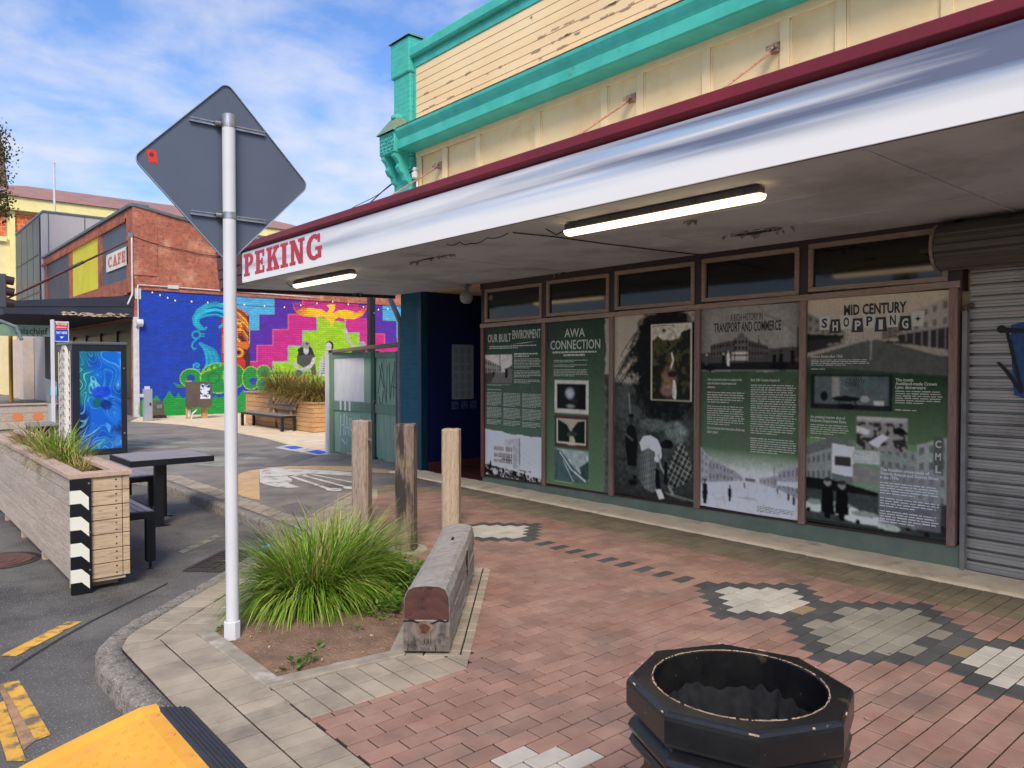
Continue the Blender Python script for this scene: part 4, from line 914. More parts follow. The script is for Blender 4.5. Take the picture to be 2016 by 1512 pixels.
cv.a = np.where((m_&(cv.fbm(.03,8,3)>.56))[...,None], np.array(tone(196)[:3]), cv.a); cv.a = np.where((m_&(cv.fbm(.045,12,2)<.38))[...,None], np.array(tone(18)[:3]), cv.a)
cv.poly([(.0,.915*H_),(.15*W_,.918*H_),(.52*W_,.932*H_),(W_,.965*H_),(W_,.975*H_),(.5*W_,.945*H_),(0,.928*H_)], tone(206)); person(cv,.10*W_,.955*H_,.13,30,150); person(cv,.7*W_,.985*H_,.1,24,230)
cv.ell(.08*W_,.93*H_,.05,.03,tone(30),.8,.8); p.done()
# --- 2
p = Poster(1, 'green poster titled AWA CONNECTION with three framed river pictures'); cv = p.cv; W_, H_ = p.w, p.h
cv.vgrad(0, H_, C(52,76,62), C(108,138,102)); cv.mul(.95+.1*cv.fbm(.25,21))
m_ = cv.X > (.925+.03*(cv.fbm(.12,22)-.5)*2)*W_; n_ = cv.fbm(.09,23); g_ = np.where(cv.Y < .32*H_, .30+.12*n_, .03+.28*n_**2)
cv.a = np.where(m_[...,None], g_[...,None]*np.array([1,.95,.8]), cv.a)
p.text('AWA', .46, .098, .15, fit=.32, align='CENTER', bold=.012); p.text('CONNECTION', .46, .170, .16, fit=.80, align='CENTER', bold=.012)
p.lines(.10,.82,.182,.198,1,fill=.7,last=.97); p.lines(.28,.64,.2,.216,1,fill=.7,seed=2,last=.95); p.lines(.12,.68,.232,.335,11,seed=3,gaps=(2,5))
def photo(u0, v0, u1, v1, border, bc):
    cv.rect(u0*W_,v0*H_,u1*W_,v1*H_,bc); a = (u0*W_+border, v0*H_+border, u1*W_-border, v1*H_-border); return a
a = photo(.13,.355,.68,.555,.05,tone(196,(1,.98,.92))); cv.rect(*a,tone(34,(.9,.95,1))); x0,y0,x1,y1 = a; cx, cy = (x0+x1)/2, (y0+y1)/2
cv.ell(cx-.02,cy-.04,.10,.09,tone(176,(.95,1,1)),1,.5); cv.ell(cx+.06,cy+.05,.07,.04,tone(60),.8,.6); cv.ell(cx-.01,cy+.12,.1,.035,tone(146,(.95,1,.95)),1,.6); cv.poly([(x1-.1,y0),(x1,y0),(x1,y1),(x1-.14,y1)], tone(20)); cv.mul(.75+.5*cv.fbm(.05,25), (cv.X>x0)&(cv.X<x1)&(cv.Y>y0)&(cv.Y<y1))
a = photo(.13,.568,.68,.765,.045,C(98,72,56)); cv.mul(.8+.4*cv.fbm(.03,26), (cv.X>.13*W_)&(cv.X<.68*W_)&(cv.Y>.568*H_)&(cv.Y<.765*H_)); x0,y0,x1,y1 = a; cv.rect(*a,C(196,196,178)); cv.rect(x0+.02,y0+.012,x1-.02,y1-.03,C(176,170,140)); x0+=.02;x1-=.02;y0+=.012;y1-=.03
cv.poly([(x0,y0),(x0+.16,y0+.06),(x0+.22,y0+.14),(x0+.2,y1),(x0,y1)], C(26,48,34)); cv.poly([(x1,y0),(x1-.12,y0+.02),(x1-.22,y0+.12),(x1-.16,y1),(x1,y1)], C(22,40,34)); cv.ell((x0+x1)/2+.02,y0+.17,.09,.03,C(50,78,66)); cv.ell((x0+x1)/2-.04,y0+.19,.03,.02,C(90,96,90)); cv.ell((x0+x1)/2+.03,y1-.03,.05,.03,C(190,186,160),1,.6)
cv.rect(.35*W_,.742*H_,.47*W_,.75*H_,C(190,160,130))
a = photo(.13,.775,.68,.968,.004,tone(180,(.92,1,.96))); x0,y0,x1,y1 = a; n_ = cv.fbm(.06,28,5); mm = (cv.X>x0)&(cv.X<x1)&(cv.Y>y0)&(cv.Y<y1)
cv.poly([(x0,y0),(x0+.12,y0+.02),(x0+.25,y0+.14),(x0+.42,y0+.26),(x1,y1-.04),(x1,y1),(x0,y1)], C(86,112,106)); cv.poly([(x1,y0+.12),(x1-.15,y0+.2),(x1-.1,y1-.06),(x1,y1-.05)], C(60,90,82)); cv.stroke([(x0+.1,y0+.04),(x0+.3,y0+.24),(x1-.05,y1-.03)], .02, C(206,216,206)); cv.stroke([(x0+.16,y0+.14),(x0+.34,y1)], .012, C(180,196,188)); cv.mul(.55+.9*n_, mm); p.lines(.14,.6,.972,.98,1,fill=.4); p.done()
# --- 3
p = Poster(2, 'dark photograph poster of tree ferns and bending figures with an inset waterfall picture'); cv = p.cv; W_, H_ = p.w, p.h; gt3 = (.93,1,.93)
Q = lambda u, v: (u*W_, v*H_)
cv.fill(tone(176,(1,.95,.85))); cv.mul(.9+.2*cv.fbm(.3,31))
n1_, n2_, n3_ = cv.fbm(.05,33,5), cv.fbm(.14,34,4), cv.fbm(.022,35,3)
hill = np.clip((cv.Y/H_-(.355+.03*(cv.noise(.3,36)-.5)))*40, 0, 1); cv.put(hill, tone(92,gt3)); cv.mul(.7+.6*n1_, cv.Y > .36*H_)
mass = np.clip((1.05-np.hypot((cv.X/W_-.66)/.46, (cv.Y/H_-.28)/.34)+.55*(n2_-.5)+.5*(n1_-.5))*5, 0, 1); cv.put(mass, tone(24,gt3)); cv.put(np.where(mass > .5, np.clip((n1_-.55)*5, 0, 1), 0.0), tone(74,gt3), .6)
rr = random.Random(5)
for (cx, cy, n_, ln) in ((.66,.045,26,.62),(.50,.15,18,.46),(.34,.27,12,.30)):
    for k in range(n_):
        a = rr.uniform(-3.3,.15); L_ = ln*rr.uniform(.6,1.1); P_ = [((cx+L_*t*math.cos(a))*W_, cy*H_+(L_*t*math.sin(a)*.55+.75*L_*t*t)*W_) for t in [q/9 for q in range(10)]]; cv.stroke(P_, .008, tone(26,gt3), .9)
        for q in range(2,10): x_, y_ = P_[q]; cv.stroke([(x_-.022,y_+.035),(x_,y_),(x_+.018,y_+.04)], .007, tone(28,gt3), .85)
cv.stroke([Q(.19,.43),Q(.215,.56)], .014, tone(150,(1,.98,.9)))
gd = np.clip((cv.Y/H_-(.565+.05*(cv.noise(.2,41)-.5)))*30, 0, 1); cv.put(gd, tone(78,gt3)); path = np.clip((1-np.hypot((cv.X/W_-.78)/.16, (cv.Y/H_-.63)/.07))*3, 0, 1); cv.put(path, tone(136,gt3), .8); rock = np.clip((1-np.hypot((cv.X/W_-.5)/.2, (cv.Y/H_-.6)/.04))*3, 0, 1); cv.put(rock, tone(120,gt3), .7)
cv.mul(.3+1.45*n1_, cv.Y > .57*H_); cv.mul(.6+.85*n3_, cv.Y > .57*H_); cv.put(np.where(cv.Y > .88*H_, np.clip((cv.Y/H_-.88)*8, 0, 1), 0.0), tone(40,gt3), .6)
man = cv.polym([Q(*q) for q in ((.17,.62),(.22,.60),(.28,.62),(.31,.70),(.29,.835),(.18,.835),(.14,.70))]); cv.put(man, tone(22,gt3)); cv.ell(.225*W_,.575*H_,.032,.042,tone(60,gt3)); cv.ell(.225*W_,.555*H_,.04,.022,tone(20)); cv.stroke([Q(.15,.66),Q(.24,.69)], .03, tone(96,gt3))
sk = cv.polym([Q(*q) for q in ((.34,.735),(.40,.70),(.52,.74),(.55,.83),(.585,.95),(.50,.965),(.40,.95),(.32,.90),(.31,.82))]); cv.put(sk, tone(128,(.97,1,.93)))
cv.put(sk&(np.sin((cv.X+.12*(cv.Y-.75*H_))*210) > .35), tone(64,gt3), .75); cv.mul(.55+.8*np.clip((cv.X/W_-.30)/.16, 0, 1), sk&(cv.X < .46*W_))
bl = cv.polym([Q(*q) for q in ((.33,.70),(.38,.665),(.47,.655),(.56,.675),(.605,.72),(.61,.765),(.565,.80),(.52,.79),(.53,.745),(.45,.725),(.36,.745))]); cv.put(bl, tone(214,(1,1,.94))); cv.mul(.7+.55*cv.fbm(.07,43), bl); cv.stroke([Q(.57,.76),Q(.60,.82),Q(.64,.85)], .022, tone(170,gt3))
cv.poly([Q(*q) for q in ((.53,.83),(.58,.84),(.60,.945),(.54,.955))], tone(20)); cv.poly([Q(*q) for q in ((.535,.945),(.60,.94),(.645,.985),(.58,.995))], tone(214))
cv.ell(.68*W_,.695*H_,.075,.05,tone(16)); cv.ell(.63*W_,.70*H_,.05,.04,tone(30,gt3))
sh = cv.polym([Q(*q) for q in ((.83,.675),(.88,.69),(.93,.75),(.98,.83),(.93,.875),(.86,.90),(.74,.93),(.68,.90),(.67,.83),(.72,.78),(.76,.73))]); cv.put(sh, tone(74,gt3)); aa, bb = cv.X*.9+cv.Y*.45, cv.Y*.9-cv.X*.45
cv.put(sh&((aa % .055) < .010), tone(186,(1,1,.93)), .75); cv.put(sh&((bb % .06) < .010), tone(176,(1,1,.93)), .7); cv.put(sh&((aa % .11) > .085), tone(26,gt3), .6); cv.put(sh&((bb % .12) > .095), tone(26,gt3), .6); cv.mul(.55+.9*cv.fbm(.1,45), sh); cv.stroke([Q(.70,.92),Q(.74,.955)], .035, tone(150,gt3)); cv.stroke([Q(.66,.80),Q(.66,.90)], .05, tone(30,gt3))
cv.ell(.245*W_,.925*H_,.085,.045,tone(20),1,.4); cv.ell(.27*W_,.895*H_,.035,.035,tone(18),1,.4); cv.stroke([Q(.66,.955),Q(.98,.975)], .007, tone(180)); cv.stroke([Q(.68,.962),Q(.9,.98)], .005, tone(150))
u0,v0,u1,v1 = .475,.06,.955,.465; cv.rect(u0*W_,v0*H_,u1*W_,v1*H_,tone(214,(1,.97,.86))); x0,y0,x1,y1 = u0*W_+.012,v0*H_+.016,u1*W_-.012,v1*H_-.012; mm = (cv.X>x0)&(cv.X<x1)&(cv.Y>y0)&(cv.Y<y1); xm = (x0+x1)/2
cv.rect(x0,y0,x1,y1,C(42,48,32)); f_ = cv.fbm(.07,47,5); cv.a = np.where((mm&(f_ > .53))[...,None], np.array(C(86,84,44)[:3]), cv.a); cv.put(mm&(cv.Y < y0+.02+.16*cv.noise(.09,48)), C(186,184,164)); cv.put(np.where(mm, np.clip((1-np.hypot((cv.X-xm+.02)/.13, (cv.Y-y1+.22)/.22))*2+.8*(f_-.5), 0, 1), 0.0), C(150,118,84), .8)
cv.put(np.where(mm, np.clip((1-np.hypot((cv.X-xm+.05)/.11, (cv.Y-y1+.1)/.08))*2.5, 0, 1), 0.0), C(150,120,104), .8); cv.stroke([(xm+.01,y0+.30),(xm+.03,y0+.38),(xm+.0,y0+.46)], .02, C(224,216,200)); cv.stroke([(xm+.045,y1-.20),(xm+.06,y1-.10),(xm+.055,y1-.02)], .03, C(230,226,214)); cv.stroke([(xm+.03,y1-.16),(xm+.03,y1-.03)], .014, C(210,206,196)); cv.ell(xm+.02,y1-.28,.06,.035,C(58,44,36)); cv.mul(.4+1.15*cv.fbm(.035,49,4), mm); p.lines(.49,.93,.063,.070,1,'ink_dark',.5); p.done()
# --- 4
p = Poster(3, 'poster titled TRANSPORT AND COMMERCE with a corner building above and a street below'); cv = p.cv; W_, H_ = p.w, p.h
cv.vgrad(0, .70*H_, C(42,66,52), C(96,120,92)); cv.vgrad(.70*H_, .80*H_, C(96,128,92), C(196,200,190)); cv.rect(0,.80*H_,W_,H_,C(200,200,200)); cv.mul(.96+.08*cv.fbm(.3,41))
yt = .315*H_; tp = cv.Y < yt+.012*(cv.noise(.05,43)-.5)*2
cv.put(tp, tone(150,(1,.99,.95))); cv.mul(.80+.3*cv.fbm(.25,42), tp); vg = np.minimum(1, np.minimum(cv.X, W_-cv.X)/.14*.35+.65); cv.mul(vg, tp)
cv.poly([(0,.225*H_),(W_,.20*H_),(W_,.30*H_),(0,.30*H_)], tone(84)); cv.poly([(0,.275*H_),(W_,.27*H_),(W_,.31*H_),(0,.31*H_)], tone(40))
facade(cv, .10*W_, .36*W_, .185*H_, .160*H_, .245*H_, .245*H_, 96, 40, 2, 8); facade(cv, .36*W_, .50*W_, .155*H_, .155*H_, .255*H_, .255*H_, 110, 44, 3, 4); facade(cv, .50*W_, .70*W_, .165*H_, .195*H_, .25*H_, .245*H_, 92, 40, 2, 7)
cv.poly([(.38*W_,.155*H_),(.41*W_,.13*H_),(.45*W_,.13*H_),(.47*W_,.155*H_)], tone(100)); cv.rect(.34*W_,.222*H_,.50*W_,.232*H_,tone(200)); cv.rect(.33*W_,.24*H_,.50*W_,.262*H_,tone(180)); cv.poly([(.595*W_,.19*H_),(.605*W_,.13*H_),(.615*W_,.19*H_)], tone(70)); cv.rect(.97*W_,.11*H_,.985*W_,.25*H_,tone(50)); cv.rect(.355*W_,.15*H_,.365*W_,.27*H_,tone(40)); cv.rect(.48*W_,.15*H_,.488*W_,.27*H_,tone(50))
person(cv,.245*W_,.295*H_,.15,30,210); person(cv,.295*W_,.29*H_,.15,216,210); person(cv,.06*W_,.29*H_,.13,90,220); person(cv,.76*W_,.30*H_,.16,16,90); person(cv,.82*W_,.30*H_,.17,12,60); person(cv,.93*W_,.29*H_,.18,16,80); cv.ell(.8*W_,.29*H_,.1,.035,tone(14)); cv.ell(.1*W_,.30*H_,.08,.03,tone(20))
for k in range(5): cv.stroke([(.3*W_+.1*k,0),(.95*W_,.09*H_+.03*k)], .003, tone(110), .7)
p.text('A RICH HISTORY IN', .48, .070, .10, 'ink_dark', fit=.33, align='CENTER', bold=.008); p.text('TRANSPORT AND COMMERCE', .48, .122, .135, 'ink_dark', fit=.68, align='CENTER', bold=.02)
for k, s_ in enumerate(('Take a step back in time to a place on the', 'cusp of modern transportation and', 'commerce.')): p.text(s_, .07, .362+.019*k, .036, fit=(.37,.31,.09)[k], bold=.025)
p.lines(.07,.47,.415,.475,5,seed=41); p.lines(.07,.47,.485,.585,9,seed=42); p.text('Early 20th Century Guyton St', .53, .362, .036, fit=.28, bold=.025); p.lines(.53,.97,.375,.615,22,seed=43); p.lines(.53,.97,.63,.705,7,seed=44)
for k, s_ in enumerate(('Can you imagine being here when all this was', 'taking place?')): p.text(s_, .07, .606+.02*k, .038, fit=(.40,.12)[k], bold=.03)
tn = (.98,.98,1)
cv.poly([(0,.88*H_),(.3*W_,.86*H_),(.5*W_,.845*H_),(.75*W_,.855*H_),(W_,.885*H_),(W_,H_),(0,H_)], tone(206,tn)); cv.mul(.93+.14*cv.fbm(.09,47), cv.Y>.86*H_)
facade(cv, 0, .09*W_, .70*H_, .745*H_, .89*H_, .875*H_, 176, 140, 4, 2, tn); facade(cv, .09*W_, .36*W_, .755*H_, .80*H_, .875*H_, .855*H_, 160, 122, 2, 7, tn); facade(cv, .36*W_, .46*W_, .80*H_, .83*H_, .855*H_, .848*H_, 170, 140, 1, 4, tn); facade(cv, .62*W_, .80*W_, .825*H_, .80*H_, .85*H_, .865*H_, 172, 140, 1, 5, tn); facade(cv, .80*W_, W_, .79*H_, .73*H_, .865*H_, .90*H_, 164, 128, 2, 5, tn)
cv.poly([(.79*W_,.83*H_),(W_,.82*H_),(W_,.85*H_),(.79*W_,.845*H_)], tone(206,tn)); cv.rect(.76*W_,.755*H_,.767*W_,.86*H_,tone(130)); cv.rect(.48*W_,.83*H_,.58*W_,.848*H_,tone(122)); cv.mul(.97+.05*cv.fbm(.02,48), cv.Y>.75*H_)
person(cv,.32*W_,.955*H_,.155,40,150); person(cv,.05*W_,.985*H_,.25,40,120); person(cv,.47*W_,.885*H_,.07,110,150); person(cv,.80*W_,.89*H_,.07,90,150); person(cv,.90*W_,.915*H_,.09,70,150); person(cv,.95*W_,.93*H_,.1,60,150); cv.ell(.5*W_,.93*H_,.16,.02,tone(150),.6,.7); p.lines(.60,.96,.955,.985,4,'ink_dark',.3,seed=49); p.done()
# --- 5
p = Poster(4, 'poster titled MID CENTURY SHOPPING with street scenes, next to the roller shutter'); cv = p.cv; W_, H_ = p.w, p.h; tn = (1,.97,.88)
cv.vgrad(0, .26*H_, C(186,176,154), C(150,146,132)); cv.vgrad(.26*H_, .34*H_, C(84,92,82), C(50,74,52)); cv.vgrad(.34*H_, .62*H_, C(48,72,50), C(98,126,88)); cv.vgrad(.62*H_, H_, C(116,150,104), C(130,160,140)); cv.mul(.95+.1*cv.fbm(.3,51))
cv.poly([(0,.26*H_),(.45*W_,.19*H_),(.55*W_,.19*H_),(W_,.27*H_),(W_,.34*H_),(0,.30*H_)], tone(96,(.97,1,.95)))
facade(cv, 0, .30*W_, .06*H_, .15*H_, .20*H_, .19*H_, 140, 104, 3, 6, tn); facade(cv, .30*W_, .44*W_, .13*H_, .16*H_, .195*H_, .19*H_, 170, 130, 3, 5, tn); facade(cv, .70*W_, W_, .10*H_, .02*H_, .17*H_, .15*H_, 162, 120, 2, 5, tn); facade(cv, .56*W_, .70*W_, .15*H_, .11*H_, .19*H_, .18*H_, 120, 84, 3, 4, tn)
cv.poly([(0,.155*H_),(.28*W_,.165*H_),(.28*W_,.175*H_),(0,.185*H_)], tone(40)); cv.poly([(0,.185*H_),(.26*W_,.175*H_),(.26*W_,.205*H_),(0,.24*H_)], tone(58)); cv.poly([(.66*W_,.165*H_),(W_,.13*H_),(W_,.145*H_),(.66*W_,.172*H_)], tone(150)); cv.poly([(.66*W_,.172*H_),(W_,.145*H_),(W_,.235*H_),(.68*W_,.205*H_)], tone(62))
for k in range(6): u = .72+.05*k; cv.rect(u*W_,.165*H_-.008*k,(u+.008)*W_,.21*H_+.008*k,tone(150))
for k in range(7): cv.ell((.18+.05*k)*W_,(.205-.003*k)*H_,.03-.002*k,.016,tone(120+8*k))
for k in range(5): cv.ell((.60+.03*k)*W_,(.198+.002*k)*H_,.02,.012,tone(70))
cv.stroke([(.485*W_,.2*H_),(.48*W_,.27*H_)], .006, tone(190))
p.text('MID CENTURY', .50, .078, .125, 'ink_dark', fit=.44, align='CENTER', bold=.035)
bt = p.tx.setdefault(('ink_cream',), MB()); bd = p.tx.setdefault(('ink_dark',), MB())
for k, ch in enumerate('SHOPPING*'):
    u = .135+.083*k; v = .112+(.012 if k % 2 else -.004); hw, hh = .039*W_, .030*H_; sl = .006*(1 if k % 2 else -1)
    (bt if k % 2 == 0 else bd).add([(PXF-.0009, p.y0-(u*W_+a*(hw+b_*sl)), p.zt-(v*H_+b_*hh)) for a,b_ in ((-1,1),(1,1),(1,-1),(-1,-1))], [(0,1,2,3)])
    if ch != '*': p.text(ch, u, v+.020, .115, 'ink_dark' if k % 2 == 0 else 'ink_cream', fit=.046, align='CENTER', bold=.03, lift=.0018)
    else:
        for q_ in range(4):
            a = q_*math.pi/4; L_ = .034 if q_ % 2 == 0 else .02; c_, s2 = math.cos(a), math.sin(a)
            bd.add([(PXF-.0018, p.y0-(u*W_+x), p.zt-(v*H_+y)) for x,y in ((L_*c_,L_*s2),(-.006*s2,.006*c_),(-L_*c_,-L_*s2),(.006*s2,-.006*c_))], [(0,1,2,3)])
p.text('Guyton Street after 1963.', .03, .262, .036, fit=.25, bold=.02); p.lines(.03,.48,.268,.298,4,seed=51); p.lines(.03,.22,.308,.316,1,seed=52)
x0,y0,x1,y1 = .03*W_,.335*H_,.635*W_,.49*H_; cv.rect(x0,y0,x1,y1,tone(44,(.9,1,1))); cv.rect(x0+.04,y0+.02,x1-.03,y1-.05,tone(110,(.9,1,.98))); cv.mul(.6+.7*cv.fbm(.09,54), (cv.X>x0)&(cv.X<x1)&(cv.Y>y0)&(cv.Y<y1)); cv.rect(x0+.2,y0+.03,x0+.27,y1-.08,tone(150)); cv.ell(x0+.33,y1-.1,.13,.025,tone(26)); cv.stroke([(x0+.28,y1-.1),(x0+.26,y1-.02)], .012, tone(24)); cv.stroke([(x0+.4,y1-.1),(x0+.44,y1-.02)], .012, tone(24)); cv.ell(x0+.13,y1-.12,.035,.045,tone(30)); cv.ell(x0+.5,y1-.1,.04,.03,tone(170)); cv.rect(x1-.16,y1-.09,x1-.07,y1-.05,tone(190)); cv.ell(x0+.34,y1-.03,.08,.03,tone(18))
p.text('CROWN', .30, .372, .06, 'ink_dark', fit=.14, bold=.01); p.text('LYNN', .30, .388, .05, 'ink_dark', fit=.10, bold=.01)
for k, s_ in enumerate(('The iconic', 'Auckland-made Crown', 'Lynn dinnerware')): p.text(s_, .655, .362+.0155*k, .036, fit=(.12,.27,.2)[k], bold=.03)
p.lines(.655,.965,.398,.455,6,seed=55); p.lines(.655,.9,.475,.485,1,seed=56)
for k, s_ in enumerate(('An undated interior shot of', 'McGruers Department Store.')): p.text(s_, .03, .532+.0165*k, .036, fit=(.27,.28)[k], bold=.03)
p.lines(.03,.33,.557,.605,5,seed=57); p.lines(.03,.24,.615,.625,1,seed=58)
# street scene
cv.poly([(0,.66*H_),(.2*W_,.61*H_),(.36*W_,.62*H_),(.36*W_,.85*H_),(0,.86*H_)], tone(120,(.95,1,.95))); facade(cv, .0, .2*W_, .70*H_, .66*H_, .82*H_, .82*H_, 150, 110, 2, 5, (.95,1,.95)); cv.poly([(.2*W_,.64*H_),(.37*W_,.65*H_),(.37*W_,.78*H_),(.2*W_,.77*H_)], tone(226)); cv.poly([(.2*W_,.645*H_),(.205*W_,.65*H_),(.365*W_,.655*H_),(.365*W_,.775*H_),(.21*W_,.765*H_)], tone(214)); cv.rect(.225*W_,.695*H_,.345*W_,.735*H_,tone(70))
cv.rect(.36*W_,.66*H_,.55*W_,.715*H_,tone(184,(.97,1,.95))); cv.poly([(.36*W_,.72*H_),(.55*W_,.74*H_),(.55*W_,.80*H_),(.36*W_,.80*H_)], tone(140)); facade(cv, .55*W_, .80*W_, .62*H_, .65*H_, .86*H_, .84*H_, 150, 116, 4, 5, (.95,1,.95)); facade(cv, .80*W_, W_, .62*H_, .58*H_, .86*H_, .88*H_, 164, 120, 4, 3, (.95,1,.95)); cv.rect(.905*W_,.585*H_,.97*W_,.735*H_,tone(104,(.95,1,.95)))
for k, ch in enumerate('CML'): p.text(ch, .938, .625+.05*k, .085, fit=.04, align='CENTER', bold=.03)
p.text('tone', .37, .703, .09, 'ink_white', fit=.10, bold=.02)
cv.poly([(0,.80*H_),(.2*W_,.80*H_),(.55*W_,.835*H_),(.55*W_,.90*H_),(0,.88*H_)], tone(30,(.9,1,.95))); cv.put((cv.Y>.85*H_), tone(84,(.9,1,.95))); cv.mul(.6+.8*cv.fbm(.04,59), (cv.Y>.82*H_))
for (u,v,a,b_,c_) in ((.07,.93,.12,.045,206),(.26,.93,.2,.05,214),(.45,.955,.2,.045,216),(.62,.975,.1,.03,190),(.80,.95,.12,.035,120),(.92,.965,.14,.04,60)): cv.ell(u*W_,v*H_,a,b_,tone(c_,(.93,1,.92))); cv.ell(u*W_,(v-.022)*H_,a*.6,b_*.6,tone(c_*.75,(.93,1,.92))); cv.ell((u-.05)*W_,(v+.016)*H_,.022,.02,tone(20))
cv.put(cv.Y > .985*H_, tone(60,(.85,1,.92)))
for u, h_ in ((.17,.20),(.28,.19)): person(cv, u*W_, .975*H_, h_*H_*.85, 16, 170); cv.ell(u*W_,(.975-.8*h_)*H_,.035,.03,tone(150)); cv.ell(u*W_,(.975-.87*h_)*H_,.032,.02,tone(60)); cv.poly([(u*W_-.05,(.975-.66*h_)*H_),(u*W_+.05,(.975-.66*h_)*H_),(u*W_+.065,.95*H_),(u*W_-.065,.95*H_)], tone(14))
x0,y0,x1,y1 = .385*W_,.515*H_,.74*W_,.655*H_; cv.rect(x0,y0,x1,y1,tone(150)); cv.vgrad(y0,y0+.05,tone(190),tone(150),x0,x1); mm = (cv.X>x0)&(cv.X<x1)&(cv.Y>y0)&(cv.Y<y1); cv.a = np.where((mm&(cv.Y>y0+.05)&(cv.fbm(.035,61,3)>.53))[...,None], np.array(tone(60)[:3]), cv.a); cv.poly([(x0+.1,y1-.06),(x0+.22,y1-.14),(x0+.27,y1-.12),(x0+.18,y1-.02)], tone(216)); cv.poly([(x0,y0+.08),(x0+.12,y0+.12),(x0+.1,y0+.16),(x0,y0+.14)], tone(206)); cv.ell(x1-.07,y0+.11,.05,.03,tone(24))
cv.rect(.545*W_,.715*H_,.96*W_,.965*H_,tone(140,(1,.97,1)),.62)
for k, s_ in enumerate(('The bustling crossroads of', 'Victoria Avenue and Guyton Street', 'in the 1970s')): p.text(s_, .555, .738+.0165*k, .036, 'ink_white', fit=(.33,.39,.13)[k], bold=.03)
p.lines(.555,.95,.782,.955,16,'ink_white',.42,seed=62,gaps=(5,10)); p.done()
# ------------------------------------------------------------------ cafe building with the mural on its side wall
CFX, CFY, CFE = 6.94, 27.4, 43.4
M['brick_front'] = brickmat('red_brick_front', 'X', [C(166,84,62), C(126,66,52), C(186,108,82)], C(150,118,100), stain=C(112,74,62), ssc=1.4, sth=(.50,.68))
M['brick_side'] = brickmat('red_brick_side', 'Y', [C(160,84,64), C(124,64,52), C(186,112,88)], C(150,112,92), stain=C(206,150,122), ssc=1.4, sth=(.50,.70), bump=1.0)
M['charcoal_panel'] = mat('charcoal_panel', C(68,70,78), C(60,62,70), .9, .6, .05, 20); M['grey_panel'] = mat('slate_panel', C(84,90,104), C(76,82,96), .9, .6, .05, 20); M['yellow_panel'] = mat('yellow_panel', C(214,206,24), C(204,194,20), .9, .55, .05, 20)
M['navy_board'] = mat('navy_fascia', C(40,44,60), C(32,35,50), 3, .6, .2, 40, st=(.3,1,1)); M['peel_white'] = mat('bare_primer', C(196,180,160), C(160,140,120), 12, .85, .4, 60)
M['slate_cap'] = mat('grey_coping_metal', C(96,106,114), C(84,94,102), 3, .5, .1, 30)
cf = thing('cafe_building', (CFX,CFY,0), 'red brick cafe building with a yellow panel, verandah and bright mural side wall', 'building')
def zpar(x): return 7.03-.17*(x-CFX) if x < 12 else 7.03-.17*(12-CFX)-.1*(x-12)
Pp = [(CFX,0),(CFX,7.03),(9,zpar(9)),(12,zpar(12)),(20,zpar(20)),(26,zpar(26)),(26,0)]
# side wall (mural plane) and front wall
MB().extr([(x,CFY,z) for x,z in Pp[::-1]], (0,.35,0)).build('side_wall', M['brick_side'], cf)
BX(CFX+.06,CFX+.4,CFY+.35,CFE,3.3,7.03).build('front_wall', M['brick_front'], cf)
BX(CFX-.02,CFX+.06,CFY+.005,CFY+.75,4.2,7.0).build('brick_pier', M['brick_front'], cf)
for y in (32.0, 37.3, 42.9): BX(CFX,CFX+.06,y-.33,y+.33,4.0,6.85).build('brick_pier', M['brick_front'], cf)
BX(CFX-.01,CFX+.06,CFY+.75,CFE,4.15,4.68).build('brick_base_course', M['brick_front'], cf)
BX(CFX-.03,CFX+.06,CFY+.75,CFE,6.73,7.0).build('brick_corbel', M['brick_front'], cf)
for k in range(52): BX(CFX-.06,CFX-.028,CFY+.9+k*.3,CFY+1.06+k*.3,6.62,6.75).build('corbel_brick', M['brick_front'], cf)
BX(CFX+.03,CFX+.065,CFY+.78,31.66,4.68,6.62).build('panel', M['grey_panel'], cf); BX(CFX+.03,CFX+.065,32.36,36.95,4.68,6.66).build('panel', M['yellow_panel'], cf, label='bright yellow wall panel'); BX(CFX+.03,CFX+.065,37.65,42.5,4.68,6.66).build('panel', M['charcoal_panel'], cf)
BX(CFX-.10,CFX+.5,CFY-.06,CFE+.1,7.0,7.12).build('coping', M['slate_cap'], cf, bevel=.02)
cpz = MB()
for (xa, za), (xb, zb_) in zip(Pp[1:5], Pp[2:6]): cpz.add([(xa,CFY-.07,za),(xb,CFY-.07,zb_),(xb,CFY-.07,zb_+.09),(xa,CFY-.07,za+.09),(xa,CFY+.42,za),(xb,CFY+.42,zb_),(xb,CFY+.42,zb_+.09),(xa,CFY+.42,za+.09)], [(0,1,2,3),(3,2,6,7),(1,0,4,5)])
cpz.build('side_coping', M['slate_cap'], cf)
BX(CFX-.01,CFX+.75,CFY-.03,CFY,4.75,7.0).build('corner_pier', M['brick_side'], cf)
BX(CFX+.3,20,CFY-.05,CFY,4.26,4.34).build('brick_ledge', M['brick_side'], cf)
